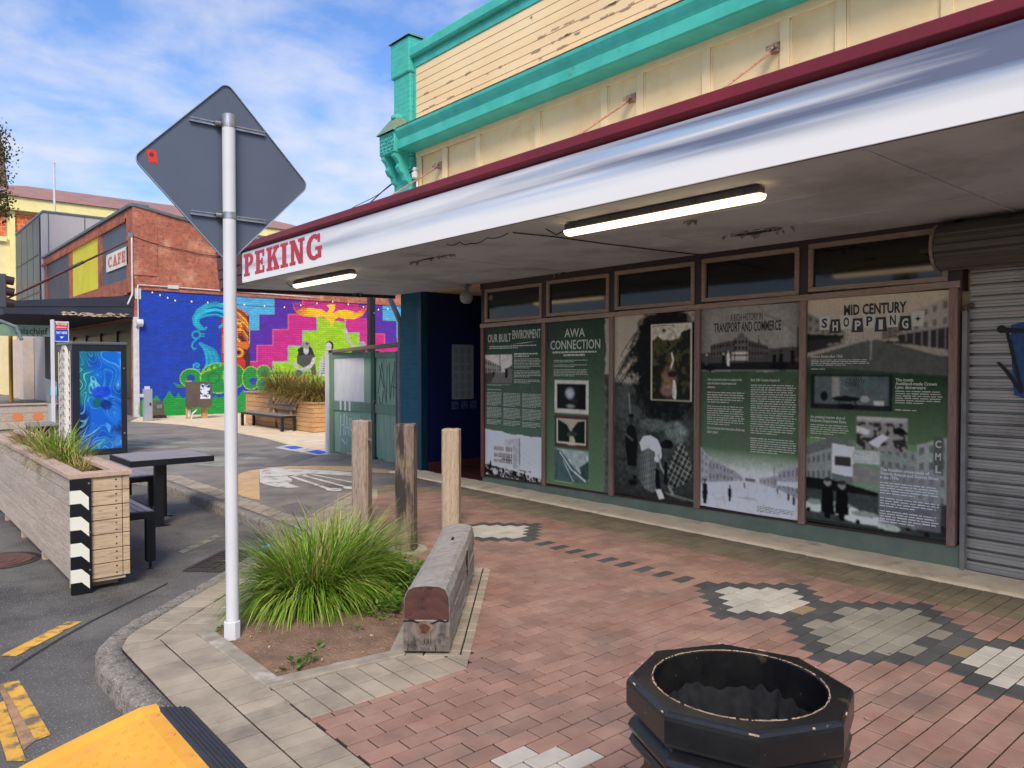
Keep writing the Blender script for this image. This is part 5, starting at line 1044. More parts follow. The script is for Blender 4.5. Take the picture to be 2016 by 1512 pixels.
# mural
x0, x1, zt = 7.1, 17.6, 4.27
cv = Canvas(x1-x0, zt+.08, .024); S_ = 3.877
def mu(x, y): a, z_ = PY(280+x/S_, 560+y/S_, CFY-.012); return (a-x0, zt-z_)
ml = lambda *ps: [mu(*p) for p in ps]
BLUE, CYAN, PUR, MAG, LIME, SKYB, GRN = C(2,62,188), C(10,176,206), C(88,30,176), C(206,34,140), C(160,212,16), C(80,178,232), C(14,150,60)
cv.fill(BLUE); cv.mul(.9+.2*cv.fbm(.8,71))
cv.poly(ml((720,60),(2100,140),(2100,700),(720,700)), LIME)
cv.poly(ml((720,60),(1005,80),(1005,225),(888,225),(888,345),(820,345),(720,345)), SKYB)
cv.poly(ml((1005,80),(1225,90),(1225,230),(1115,230),(1115,345),(998,345),(998,465),(877,465),(877,590),(820,590),(820,345),(888,345),(888,225),(1005,225)), PUR)
cv.poly(ml((1225,90),(1650,120),(1650,255),(1550,250),(1550,290),(1335,250),(1335,355),(1225,355),(1225,470),(1115,470),(1115,590),(998,590),(998,665),(820,665),(820,590),(877,590),(877,465),(998,465),(998,345),(1115,345),(1115,230),(1225,230)), MAG)
cv.poly(ml((1550,240),(1740,260),(1740,375),(1850,380),(1850,470),(2100,490),(2100,600),(1780,600),(1655,560),(1655,370),(1550,370)), MAG)
cv.poly(ml((1650,120),(1840,135),(1840,270),(1945,275),(1945,480),(1850,470),(1850,380),(1740,375),(1740,260),(1650,255)), PUR); cv.poly(ml((1840,135),(2100,160),(2100,400),(1945,385),(1945,275),(1840,270)), SKYB)
for pts, c in (([(1225,90),(1225,230),(1115,230),(1115,345),(998,345),(998,465),(877,465),(877,590),(820,590)], C(255,96,110)), ([(1335,250),(1335,355),(1225,355),(1225,470),(1115,470),(1115,590),(998,590),(998,660)], C(120,196,190)), ([(1550,250),(1550,370),(1655,370),(1655,560)], C(120,196,190)), ([(1005,80),(1005,225),(888,225),(888,345),(820,345)], C(90,200,190)), ([(1740,375),(1850,380),(1850,470)], C(255,96,110)), ([(1840,140),(1840,270),(1945,275),(1945,400)], C(90,200,190))): cv.stroke(ml(*pts), .04, c)
# carved red pillar
cv.poly(ml((600,255),(640,200),(700,172),(760,190),(815,235),(822,660),(608,660)), C(62,34,34))
OR, RD, YL = C(232,120,30), C(206,40,26), C(244,196,60)
cv.poly(ml((602,260),(640,250),(640,660),(608,660)), RD); cv.poly(ml((612,380),(640,375),(640,520),(612,520)), OR)
for k in range(9):
    cx, cy = mu(715,200+k*4); cv.stroke(ml(*[(700+t*(95-k*9)*1.1, 178+k*14+ (t*t)*(60+k*6)) for t in (0,.3,.6,.85,1)]), .05, (OR,RD,YL)[k%3])
for (cx,cy,r) in ((730,320,42),(720,440,38),(735,520,46)):
    for j, c in enumerate((RD,YL,OR,C(62,34,34))): q_ = mu(cx,cy); cv.ell(q_[0],q_[1],(r-j*10)*.0048*1.05,(r-j*10)*.0048,c)
cv.poly(ml((715,555),(770,560),(800,600),(780,660),(715,640)), RD); cv.poly(ml((720,440),(815,435),(818,470),(800,500),(730,470)), OR); cv.poly(ml((790,560),(822,540),(822,650),(785,650)), C(50,44,46))
for k in range(6): cv.stroke(ml((720,300+k*16),(770,290+k*20),(810,330+k*26)), .035, (YL,OR,RD)[k%3])
for k in range(4): cv.stroke(ml((745-k*4,215+k*16),(790-k*2,250+k*14),(812,300+k*14)), .03, (RD,YL,OR,YL)[k])
# wave curls
for k, (dx, w_) in enumerate(((0,.17),(28,.11),(52,.08))):
    cv.stroke(ml(*[(632, 165+dx*1.6),(560, 150+dx*1.5),(490,165+dx*1.35),(430,205+dx*1.0),(400+dx*.5,260+dx*.5),(408+dx*.6,300+dx*.2),(440+dx*.4,335)]), w_, CYAN if k != 1 else C(30,200,226))
cv.stroke(ml((440,335),(470,345),(490,330)), .06, CYAN); cv.stroke(ml((632,250),(628,300),(590,325)), .09, CYAN)
cv.stroke(ml(*[(412+30*math.cos(a), 385+28*math.sin(a)) for a in [k*.42 for k in range(16)]]), .055, CYAN); cv.stroke(ml((430,405),(390,440),(378,470),(392,495),(408,488)), .055, CYAN); cv.stroke(ml((440,375),(475,378)), .04, CYAN); cv.stroke(ml((440,395),(470,396)), .04, CYAN)
for k in range(6): cv.stroke(ml((440+k*3,450+k*1),(470+k*16,480+k*4),(490+k*17,540),(495+k*19,600+k*2),(480+k*22,640)), .085, CYAN if k % 2 == 0 else C(8,150,196))
cv.stroke(ml(*[(418+(36-k*2.2)*math.cos(k*.55+1), 622+(34-k*2.1)*math.sin(k*.55+1)) for k in range(15)]), .06, CYAN)
# green creature
YG = C(150,206,40)
def blob(cx, cy, rx, ry, c=GRN, o=YG): q_ = mu(cx,cy); k = .00495; cv.ell(q_[0],q_[1],rx*k+.035,ry*k+.035,o); cv.ell(q_[0],q_[1],rx*k,ry*k,c)
cv.poly(ml((232,745),(300,770),(330,720),(330,790),(270,790)), GRN); blob(372,715,70,62); q_ = mu(372,715); cv.ell(q_[0],q_[1],.14,.13,BLUE); blob(585,715,125,105); blob(700,700,75,85,C(20,140,56)); blob(830,715,62,82); q_ = mu(850,740); cv.ell(q_[0],q_[1],.16,.13,BLUE); blob(930,675,52,52); q_ = mu(932,685); cv.ell(q_[0],q_[1],.13,.12,C(8,110,46)); blob(930,758,52,46); q_ = mu(932,765); cv.ell(q_[0],q_[1],.12,.1,BLUE)
for k in range(5): cv.poly(ml((440+k*45,690-k*22),(465+k*45,640-k*12+(k>3)*20),(490+k*40,668-k*14)), YG)
q_ = mu(545,715); cv.ell(q_[0],q_[1],.22,.2,C(10,120,50)); cv.ell(q_[0],q_[1],.17,.15,GRN)
zig = [(-60,900)]+[(x_, y_) for x_, y_ in ((40,870),(70,885),(110,845),(150,905),(205,810),(250,870),(275,825),(305,870),(360,850),(420,865),(470,880),(540,865),(560,845),(580,865),(640,850),(690,830),(730,860),(772,800),(800,850),(815,825),(832,850),(860,880),(900,850),(960,830),(1010,840))]
cv.poly(ml(*(zig+[(1010,1100),(-60,1100)])), C(10,158,58)); cv.poly(ml((880,800),(1010,700),(2100,720),(2100,1100),(880,1100)), C(14,150,60))
cv.poly(ml((985,660),(2100,690),(2100,720),(1010,830),(960,830)), C(150,196,40))
for i in range(12):
    for j in range(7):
        if j*18 > 60+i*12 and i < 4: pass
        x_, y_ = 990+i*26+(j%2)*13, 662+j*24
        cv.poly(ml((x_-11,y_+20),(x_+11,y_+20),(x_,y_)), (C(232,120,40), C(240,200,60), C(206,70,40))[(i+j*2)%3] if (i*j+j) % 4 else GRN)
# bird
bird = [(1150,150),(1175,200),(1215,182),(1290,180),(1370,190),(1412,215),(1428,185),(1405,158),(1440,150),(1475,155),(1470,190),(1455,218),(1500,195),(1570,195),(1640,215),(1690,180),(1715,160),(1710,200),(1680,240),(1620,265),(1560,265),(1500,250),(1468,270),(1448,328),(1436,320),(1430,280),(1390,252),(1330,250),(1250,245),(1200,235),(1160,200)]
cv.poly(ml(*bird), C(252,202,26)); bm = cv.polym(ml(*bird)); q1, q2 = mu(1165,190), mu(1705,195)
for q_ in (q1, q2): d = np.hypot(cv.X-q_[0], cv.Y-q_[1]); cv.put(np.where(bm, np.clip(1-d/.62, 0, 1), 0.0), C(236,70,30))
for k in range(6): cv.stroke(ml((1150+k*17,140-k*1),(1172+k*15,185+k*2)), .03, C(220,60,40)); cv.stroke(ml((1712-k*14,160+k*2),(1690-k*14,200+k*4)), .03, C(220,60,40))
# painted grey figures
def fig(pts, v): cv.poly(ml(*pts), GR(v))
fig([(1180,560),(1195,500),(1225,480),(1290,480),(1310,520),(1320,555),(1300,610),(1240,640),(1180,600)], 74); fig([(1185,500),(1215,470),(1285,475),(1310,540),(1250,530),(1200,545)], 30); q_ = mu(1250,503); cv.ell(q_[0],q_[1],.11,.15,GR(206)); q_ = mu(1250,462); cv.ell(q_[0],q_[1],.19,.14,GR(150)); q_ = mu(1258,452); cv.ell(q_[0],q_[1],.06,.05,C(60,60,70))
cv.stroke(ml((1165,600),(1190,650),(1245,655)), .13, GR(196)); cv.stroke(ml((1312,570),(1290,620),(1235,650)), .14, GR(200)); fig([(1180,650),(1220,660),(1215,700),(1165,695)], 96); fig([(1285,640),(1320,600),(1330,690),(1295,695)], 84)
q_ = mu(1430,470); cv.ell(q_[0],q_[1],.18,.2,GR(40)); q_ = mu(1422,476); cv.ell(q_[0],q_[1],.13,.17,GR(206)); fig([(1395,530),(1420,515),(1430,700),(1350,700),(1375,600)], 210)
for k in range(9): cv.stroke(ml((1398-k*4,535+k*18),(1428,528+k*18)), .035, GR(40))
cv.stroke(ml((1370,560),(1350,690)), .1, GR(196)); cv.stroke(ml((1552,345),(1575,420),(1610,475)), .12, GR(190)); q_ = mu(1680,462); cv.ell(q_[0],q_[1],.17,.15,GR(170)); fig([(1610,490),(1680,480),(1730,540),(1590,540)], 50)
cv.mul(.86+.28*cv.fbm(.16,77)); cv.a = np.clip(cv.a*.9+.006, 0, 1)
mu_o = cv.build('mural', brickmat('mural_brick', 'Y', None, None, use_attr=True, bump=.6), (x0,CFY-.012,zt), (1,0,0), (0,0,-1), cf, label='bright blue, magenta and lime painted mural')
# service items on the side wall
M['white_pipe'] = mat('white_pvc', C(206,206,208), C(188,188,190), 6, .45, .1, 30); M['grey_pipe'] = mat('grey_downpipe', C(120,128,136), C(104,112,120), 6, .5, .1, 30)
BX(CFX-.02,CFX+.16,CFY-.03,CFY+.1,0,3.35).build('corner_post', M['white_pipe'], cf, bevel=.01)
cable('conduit', [(7.06,CFY-.05,.1),(7.06,CFY-.05,4.42),(8.2,CFY-.05,4.42),(13.6,CFY-.05,4.38)], .022, M['white_pipe'], cf)
BX(8.0,8.35,CFY-.09,CFY-.03,4.36,4.48).build('junction_box', M['white_pipe'], cf); BX(6.98,7.16,CFY-.02,CFY-.012,3.95,4.3).build('paint_patch', M['white_pipe'], cf)
MB().tube([(6.98,CFY-.1,3.15),(7.18,CFY-.1,3.15)], .13, 16).build('meter', M['white_pipe'], cf)
cable('downpipe', [(CFX-.05,CFY-.05,6.0),(CFX-.05,CFY-.05,4.1),(CFX-.2,CFY-.05,3.75)], .03, M['white_pipe'], cf)
BX(CFX-.16,CFX-.02,CFY-.08,CFY-.02,5.98,6.12).build('insulator', M['grey_pipe'], cf)
cable('wall_cable', [(CFX,CFY-.04,6.02),(8.6,CFY-.04,5.72),(10.0,CFY-.04,5.65),(11.5,CFY-.04,5.8)], .012, M['black_cable'], cf, .06)
# verandah of the cafe
VX = 3.35
vr = MB().extr([(VX,CFY+.02,3.30),(CFX,CFY+.02,3.34),(CFX,CFY+.02,4.05),(VX,CFY+.02,3.66)][::-1], (0,CFE-CFY-.1,0)).build('verandah', mat('dark_soffit', C(40,42,48), C(32,34,40), 3, .8, .1, 30), cf)
for (za, zb_, zc, zd, off) in ((3.30,3.50,3.34,3.68,.0),(3.51,3.67,3.69,4.06,.02)):
    MB().extr([(VX,CFY+.015-off,za),(CFX,CFY+.015-off,zc),(CFX,CFY+.015-off,zd),(VX,CFY+.015-off,zb_)][::-1], (0,-.03,0)).build('end_board', M['navy_board'], vr)
pw = MB(); rr = random.Random(3)
for k in range(26):
    xx = rr.choice([rr.uniform(4.9,5.5), rr.uniform(5.6,6.7)]); s_ = (xx-VX)/(CFX-VX); zz_ = 3.30+.04*s_+rr.uniform(0,.10); n_ = 7
    P = [(xx+rr.uniform(.06,.16)*math.cos(a), zz_+rr.uniform(.015,.04)*math.sin(a)) for a in [2*math.pi*q/n_ for q in range(n_)]]; pw.add([(a_,CFY-.0175,b_) for a_,b_ in P], [tuple(range(n_))])
pw.build('peeled_paint', M['peel_white'], vr, kind='stuff')
BX(VX-.06,VX,CFY-.02,CFE,3.28,3.72).build('fascia', M['navy_board'], vr); MB().tube([(VX-.12,CFY-.1,3.66),(VX-.12,CFE,3.66)], .09, 10).build('gutter', mat('pale_gutter', C(186,176,164), C(150,142,134), 6, .6, .2, 40), vr)
for k, y in enumerate((28.0,31.2,34.6,38.0,41.6)):
    MB().tube([(CFX,y,5.95-.02*k),(VX+.05,y,3.75)], .034, 6).build('tie_rod', mat('dark_rust_rod%d' % k, C(92,48,44), C(70,40,38), 9, .7, .2, 40), vr)
MB().tube([(5.6,28,5.12),(5.15,28,4.84)], .05, 8).build('turnbuckle', M['dark_iron'], vr)
# shop front below the cafe verandah
b = MB(); b.box(CFX+.3,CFX+.4,CFY+.35,CFE,0,3.3); b.build('shop_front', mat('dark_shopfront', C(40,40,46), C(30,30,36), 3, .5, .1, 30), cf)
M['dark_brick'] = brickmat('dark_brick', 'X', [C(74,58,56), C(60,48,48), C(84,66,62)], C(120,112,106))
BX(CFX+.02,CFX+.32,CFY+.1,CFY+.45,0,3.3).build('brick_jamb', M['dark_brick'], cf)
for k in range(6):
    y = CFY+.7+k*2.5
    w_ = BX(CFX+.22,CFX+.30,y,y+.08,.45,3.0).build('window_mullion', M['dark_frame'], cf); BX(CFX+.26,CFX+.29,y+.09,y+2.4,.6,2.9).build('pane', mat('dull_shop_glass', C(24,26,30), C(34,36,40), 1, .35, 0, spec=.2) if 'dull_shop_glass' not in bpy.data.materials else bpy.data.materials['dull_shop_glass'], w_)
BX(CFX+.15,CFX+.3,CFY+.5,CFE,0,.55).build('stall_riser', M['charcoal_panel'], cf); BX(CFX+.13,CFX+.15,CFY+.52,CFY+.9,.95,1.4).build('yellow_notice', M['yellow_panel'], cf)
# cafe sign
cs = thing('cafe_sign', (CFX-.02,29.4,5.2), 'white CAFE sign with red letters on the slate panel', 'sign')
ya, yb_, zA, zB = 30.95, 27.98, 5.15, 5.78
b = MB().extr([(CFX-.02,ya,zA+.06),(CFX-.02,ya-.06,zA),(CFX-.02,yb_+.06,zA),(CFX-.02,yb_,zA+.06),(CFX-.02,yb_,zB-.06),(CFX-.02,yb_+.06,zB),(CFX-.02,ya-.06,zB),(CFX-.02,ya,zB-.06)], (.04,0,0)); b.build('board', mat('sign_white', C(224,220,206), C(206,202,190), 3, .5, .1, 30), cs)
slab_text('CAFE', (CFX-.02,ya-.3,zA+.13), (0,-1,0), (0,0,1), .38, .74, mat('faded_red', C(190,80,62), C(200,110,90), 7, .6, .1, 30), cs, .006, gap=.08)
# hanging sign under the verandah
Ym = 28.0; hx0, hz1 = PY(-30,637,Ym); hx1, hz0 = PY(99,663,Ym)
hs = thing('hanging_sign', (hx1,Ym,hz0), 'green mischief cafe sign hanging under the far verandah', 'sign')
BX(hx0,hx1,Ym,Ym+.06,hz0,hz1).build('board', mat('green_sign', C(124,150,126), C(110,136,114), 2, .5, .05, 30), hs)
tx, tz = PY(30,657,Ym); tx1, _ = PY(93,657,Ym)
put_letters('mischief', (tx,Ym-.004,tz), (1,0,0), (0,0,1), .30, M['ink_dark'], hs, tx1-tx, bold=.02)
put_letters('C A F E', (PY(52,661.5,Ym)[0],Ym-.004,PY(52,661.5,Ym)[1]), (1,0,0), (0,0,1), .08, M['ink_dark'], hs, .45)
for xx in (hx0+.3,hx1-.2): MB().tube([(xx,Ym+.03,hz1),(xx,Ym+.03,3.35)], .012, 6).build('hanger', M['dark_iron'], hs)
# ------------------------------------------------------------------ buildings beyond
gb = thing('glazed_building', (CFX,50,0), 'pale grey clad building with tall mirrored windows behind the cafe', 'building')
M['grey_clad'] = mat('pale_grey_cladding', C(176,172,172), C(168,164,166), .6, .5, .05, 10); M['mirror'] = mat('mirror_glass', C(40,46,54), C(16,20,22), 1.3, .3, 0, spec=.15, lo=.42, hi=.55)
BX(CFX,CFX+14,CFE+.1,52,3.2,9.3).build('wall', M['grey_clad'], gb); BX(CFX-.04,CFX+14,CFE+.06,52.1,9.3,9.4).build('parapet_cap', M['slate_cap'], gb); BX(CFX,CFX+8,CFE+.1,52,0,3.2).build('ground_wall', M['grey_clad'], gb)
for k in range(6): BX(CFX+.2+k*1.6,CFX+.24+k*1.6,CFE+.08,CFE+.1,3.2,9.3).build('cladding_joint', M['slate_cap'], gb)
for i in range(4):
    for j in range(3): BX(CFX-.05,CFX-.005,44.3+i*1.85,46.05+i*1.85,3.6+j*1.88,5.40+j*1.88).build('window', M['mirror'], gb)
BX(CFX-.03,CFX-.004,44.2,51.8,3.5,9.25).build('window_frame', M['dark_frame'], gb)
yb = thing('yellow_building', (10,75,0), 'cream and yellow framed building with orange brick panels and hipped roof', 'building')
M['yellow_paint'] = mat('pale_yellow_paint', C(238,226,158), C(228,214,146), 1, .7, .1, 20); M['pale_wall'] = mat('pale_cream_wall', C(236,222,170), C(224,210,158), 1, .7, .1, 20)
M['orange_brick'] = brickmat('orange_brick', 'Y', [C(216,98,50), C(196,84,44), C(224,112,64)], C(226,170,120), bw=.5, rh=.35, ms=.04)
BX(2,40,75.4,100,0,15.2).build('wall', M['pale_wall'], yb); BX(1.8,40,74.6,75.4,14.7,15.8).build('eaves_band', M['yellow_paint'], yb)
for x_ in (5.2,9.6,14.2,18.8): BX(x_,x_+.36,75.0,75.4,0,14.7).build('column', M['yellow_paint'], yb)
for x_ in (5.6,9.98,14.6):
    for (za, zb_) in ((12.6,14.5),(5.0,8.6)): BX(x_+.05,x_+3.7,75.2,75.4,za,zb_).build('brick_panel', M['orange_brick'], yb)
    BX(x_,x_+3.8,75.1,75.4,12.1,12.5).build('floor_band', M['yellow_paint'], yb)
    for k in range(3): BX(x_+.2+k*1.2,x_+.26+k*1.2,75.3,75.4,8.7,12.1).build('panel_joint', M['slate_cap'], yb)
M['rust_roof'] = mat('brown_iron_roof', C(164,118,106), C(140,100,92), 1.2, .6, .1, 20, stain=C(126,100,94), ssc=.25, sth=(.45,.7))
rx0, rx1, ry0, ry1, rz0, rz1 = 2, 40, 74.4, 92, 15.8, 18.6
MB().add([(rx0,ry0,rz0),(rx1,ry0,rz0),(rx1,ry1,rz0),(rx0,ry1,rz0),(rx0+10,83.6,rz1),(rx1-6,83.6,rz1)], [(0,1,5,4),(1,2,5),(2,3,4,5),(3,0,4)]).build('roof', M['rust_roof'], yb)
fp_ = thing('flagpole', (10.26,60,9.6), 'tall thin white flagpole above the grey roof', 'flagpole'); MB().tube([(10.26,60,9.0),(10.26,60,15.6)], [.09,.07], 10).build('pole', M['white_pipe'], fp_); MB().lathe([(.001,.14),(.09,.07),(.09,0),(.001,-.01)], (10.26,60,15.6), 10).build('finial', M['white_pipe'], fp_); BX(10.1,10.42,59.84,60.16,8.9,9.2).build('base', M['slate_cap'], fp_)
BX(CFX+2,CFX+8,52.05,66,0,9.0).build('rear_wing', M['grey_clad'], gb)
sp_ = thing('church_spire', (16.6,140,0), 'distant brown church spire at the left edge behind the tree', 'spire')
spm = mat('spire_slate', C(150,112,96), C(128,96,84), .5, .7, .1, 10); sxx = PY(-3,400,140)[0]
BX(sxx-1.6,sxx+1.6,138.6,142,0,24).build('tower', spm, sp_); MB().lathe([(1.7,24),(1.25,30),(.8,35),(.1,39)], (sxx,140.3,0), 8).build('steeple', spm, sp_)
for k in range(4): BX(sxx-1.3+k*.7,sxx-.95+k*.7,138.5,138.6,18,21).build('louvre', M['dark_frame'], sp_)
# far street wall of shops
fs_ = thing('far_shop', (CFX,60,0), 'far corner shop with pale pilasters and a yellow post beyond the cafe', 'shop')
BX(CFX-.3,CFX,55,80,0,4.2).build('wall', M['pale_wall'], fs_)
for k, x_ in enumerate((46.5,49.0)): BX(CFX-.5,CFX-.02,x_,x_+1.6,0,3.2).build('pilaster', mat('pale_pilaster%d' % k, C(206,192,180), C(190,176,166), 2, .6, .1, 20), fs_)
xq, _ = PY(22,765,44); MB().tube([(xq,44,0),(xq,44,3.4)], .09, 10).build('post', mat('ochre_post', C(206,150,50), C(190,136,44), 3, .5, .1, 20), fs_)
BX(-4,4.2,62,63,0,4.6).build('side_wall', M['pale_wall'], fs_)
# traffic signal, left edge
tsx, tsz = PY(6,572,24); ts = thing('traffic_signal', (tsx-.5,24,0), 'dark traffic signal on a curved grey arm at the left edge', 'traffic signal')
BX(tsx-.22,tsx+.08,24,24.25,tsz-.45,tsz+.45).build('housing', M['charcoal_panel'], ts, bevel=.03)
for k in range(3): MB().tube([(tsx+.06,24.12,tsz-.3+.3*k),(tsx+.26,24.12,tsz-.33+.3*k)], [.12,.11], 12).build('visor', M['dark_frame'], ts)
cable('arm', [(tsx-.7,24.12,0),(tsx-.7,24.12,3.4),(tsx-.45,24.12,tsz-.75),(tsx-.05,24.12,tsz-.8),(tsx+.3,24.12,tsz-.95),(tsx+.42,24.12,tsz-1.3)], .05, M['grey_pipe'], ts)
# service wires between the shop and the cafe
wr = thing('service_wire', (FX-.12,9.95,4.72), 'twisted black service wire running from the turquoise pilaster', 'wire')
def wave(a, b, sag, amp, n_, ph):
    a, b = V3(a), V3(b); out = []
    for i in range(n_+1): s_ = i/n_; p_ = a.lerp(b, s_); p_.z += -sag*4*s_*(1-s_)+amp*math.sin(s_*26+ph); out.append(p_)
    return out
MB().tube(wave((FX-.14,10.0,4.72),(11.3,CFY-.1,6.15),.35,.045,90,0), .011, 6).build('cable', M['black_cable'], wr, smooth=True); MB().tube(wave((FX-.14,10.02,4.75),(11.3,CFY-.1,6.2),.3,.03,90,2), .007, 6).build('cable', M['black_cable'], wr, smooth=True)
MB().lathe([(.02,-.12),(.05,-.1),(.055,-.03),(.03,0),(.045,.02),(.03,.06)], (FX-.1,10.0,4.72), 12).build('insulator', mat('white_porcelain', C(206,206,202), None, rough=.3, bump=0), wr)
cable('conduit', [(FX-.06,10.0,4.62),(FX-.06,10.0,3.4)], .018, M['white_pipe'], wr)
# festoon lights
fl = thing('festoon_lights', (8,26,4), 'string of small bulbs strung across in front of the mural', 'string lights')
pts = [PY(300,574,26.6)+(26.6,), PY(345,590,26.4)+(26.4,), PY(440,596,26.0)+(26.0,), PY(560,603,25.5)+(25.5,), PY(655,592,25)+(25.0,), PY(745,608,24.5)+(24.5,), PY(800,605,24)+(24.0,)]
P3 = [(a,c,b) for a,b,c in pts]; cable('wire', P3, .010, M['black_cable'], fl, .05)
for a, b in zip(P3[:-1], P3[1:]):
    for k in range(3): q_ = V3(a).lerp(V3(b), k/3); MB().lathe([(.001,-.07),(.022,-.055),(.028,-.03),(.012,0)], q_, 8).build('bulb', mat('pale_bulb', C(226,224,214), None, rough=.3, bump=0) if 'pale_bulb' not in bpy.data.materials else bpy.data.materials['pale_bulb'], fl)
# ------------------------------------------------------------------ diamond road sign seen from behind
SY = 4.70; PXC = 1.722
rsn = thing('road_sign', (PXC,4.65,0), 'grey back of a large diamond road sign on a white post', 'road sign')
M['sign_grey'] = mat('grey_sign_back', C(92,102,118), C(86,96,112), 1.5, .45, .03, 20, metal=.2); M['post_white'] = mat('white_powder_post', C(206,208,212), C(198,200,206), 2, .4, .03, 20); M['alu'] = mat('aluminium', C(176,178,180), C(150,152,156), 20, .35, .1, 60, metal=.8)
cx, cz, s_, rc = 1.727, 2.862, .378, .055
def rdiamond(hs, rc):
    out = []
    for k, (sx, sz) in enumerate(((1,1),(-1,1),(-1,-1),(1,-1))):
        for j in range(7):
            a = math.pi/2*k+math.pi/2*j/6; x, z_ = sx*(hs-rc)+rc*math.cos(a), sz*(hs-rc)+rc*math.sin(a); c_ = math.sqrt(.5); out.append((cx+(x-z_)*c_, cz+(x+z_)*c_*1.03))
    return out
D = rdiamond(s_+.004, rc)
MB().extr([(x,SY,z_) for x,z_ in D], (0,.004,0)).build('plate', M['sign_grey'], rsn)
D2 = rdiamond(s_, rc-.01); n_ = len(D)
MB().add([(x,SY-.012,z_) for x,z_ in D]+[(x,SY-.012,z_) for x,z_ in D2]+[(x,SY+.0,z_) for x,z_ in D]+[(x,SY+.0,z_) for x,z_ in D2], sum([[(i,(i+1)%n_,n_+(i+1)%n_,n_+i),(i,2*n_+i,2*n_+(i+1)%n_,(i+1)%n_),(n_+i,n_+(i+1)%n_,3*n_+(i+1)%n_,3*n_+i)] for i in range(n_)], [])).build('rim', mat('pale_rim', C(150,166,176), None, rough=.4, bump=0), rsn)
for zz_ in (3.145,2.592):
    r = MB(); r.box(1.505,1.965,SY-.020,SY-.012,zz_-.013,zz_-.006); r.box(1.505,1.965,SY-.020,SY-.012,zz_+.006,zz_+.013); r.box(1.505,1.965,SY-.011,SY-.001,zz_-.011,zz_+.011); rl = r.build('rail', M['alu'], rsn)
    MB().lathe([(.0395,-.02),(.041,-.02),(.041,.02),(.0395,.02)], (PXC,4.65,zz_), 24).build('clamp', M['alu'], rl); MB().tube([(PXC-.045,4.66,zz_),(PXC-.075,4.665,zz_)], .013, 6).build('bolt', M['alu'], rl)
MB().lathe([(.0385,-.05),(.0385,3.165)], (PXC,4.65,0), 28).build('post', M['post_white'], rsn, smooth=True)
MB().lathe([(.0385,3.16),(.041,3.165),(.041,3.195),(.036,3.205),(.001,3.207)], (PXC,4.65,0), 28).build('post_cap', M['alu'], rsn)
MB().lathe([(.05,-.02),(.05,.105),(.04,.11)], (PXC-.003,4.65,0), 8).build('post_sleeve', M['post_white'], rsn)
MB().add([(1.262,SY-.0015,2.925),(1.283,SY-.0015,2.846),(1.328,SY-.0015,2.848),(1.318,SY-.0015,2.926)], [(0,1,2,3)]).build('sticker', mat('red_sticker', C(216,58,46), C(206,50,42), 30, .5, 0), rsn)
st_b = MB(); st_b.add([(1.294+.013*math.cos(a),SY-.0022,2.897+.013*math.sin(a)) for a in [k*.5236 for k in range(12)]], [tuple(range(12))])
for k in range(3): st_b.box(1.288+k*.011,1.295+k*.011,SY-.0024,SY-.0018,2.853,2.858)
st_b.build('sticker_print', mat('sticker_dark', C(120,30,26), None, bump=0), rsn)
# ------------------------------------------------------------------ timber bollards
def timber(name, c1, c2, dk, stain=None, sth=(.55,.72), axis=2, rot=(0,0,0), rnd=.05): return woodmat(name, C(*c1), C(*c2), C(*dk), axis, 2.2, .85, rnd, rot, .6, C(*stain) if stain else None, sth)
M['pad'] = mat('concrete_pad', C(176,166,152), C(150,142,130), 7, .9, .5, 70, stain=C(120,112,102), ssc=5, sth=(.55,.7))
def bollard(cx, cy, w_, h, ang, m, label, seed):
    r = random.Random(seed); t = thing('timber_bollard', (cx,cy,0), label, 'bollard', 'timber bollards beside the grass bed')
    b = MB(); nz = 22; ch = .018; ring = []
    base = []
    for k in range(4):
        a0 = math.pi/4+k*math.pi/2; c0 = Vector((math.cos(a0),math.sin(a0)))*w_/2*math.sqrt(2); c1 = Vector((math.cos(a0+math.pi/2),math.sin(a0+math.pi/2)))*w_/2*math.sqrt(2); e = (c1-c0).normalized()
        base += [c0+e*ch]+[c0.lerp(c1,q) for q in (.25,.5,.75)]+[c1-e*ch]
    nb = len(base); offs = [r.gauss(0,.0022) for _ in base]; ca, sa = math.cos(ang), math.sin(ang)
    for i in range(nz+1):
        z_ = -.05+(h+.05)*i/nz
        for k, p_ in enumerate(base):
            f = 1+offs[k]*3+r.gauss(0,.006)+(.05*max(0,1-z_/.15) if seed == 2 else 0); q = p_*f; b.v.append((cx+q.x*ca-q.y*sa, cy+q.x*sa+q.y*ca, z_+(r.gauss(0,.003) if i == nz else 0)))
    for p_ in base: q = p_*.86; b.v.append((cx+q.x*ca-q.y*sa, cy+q.x*sa+q.y*ca, h+.014+r.gauss(0,.002)))
    for i in range(nz+1):
        for k in range(nb): b.f.append((i*nb+k, i*nb+(k+1)%nb, (i+1)*nb+(k+1)%nb, (i+1)*nb+k))
    b.f.append(tuple((nz+1)*nb+k for k in range(nb))); b.build('post', m, t, smooth=False)
    return t
BA = R_(43)
t1 = bollard(3.93,6.96,.175,1.11,BA,timber('pale_grey_bollard_wood', (176,158,142), (150,130,116), (92,76,66), (122,100,86), (.54,.66)),'pale grey weathered timber bollard with a bolt, nearest the green gate',1)
MB().tube([(3.945,6.85,.93),(3.94,6.80,.93)], .016, 8).build('bolt', M['alu'], t1)
t2 = bollard(3.77,5.87,.172,1.14,BA,timber('dark_split_bollard_wood', (140,122,106), (108,92,80), (54,44,38), (52,44,40), (.47,.56)),'dark cracked timber bollard, middle one of the three',2)
t3 = bollard(4.57,6.27,.175,1.03,BA,timber('blond_bollard_wood', (184,166,142), (160,140,118), (112,92,76), (140,124,110), (.54,.66)),'blond brown timber bollard behind the end of the log bench',3)
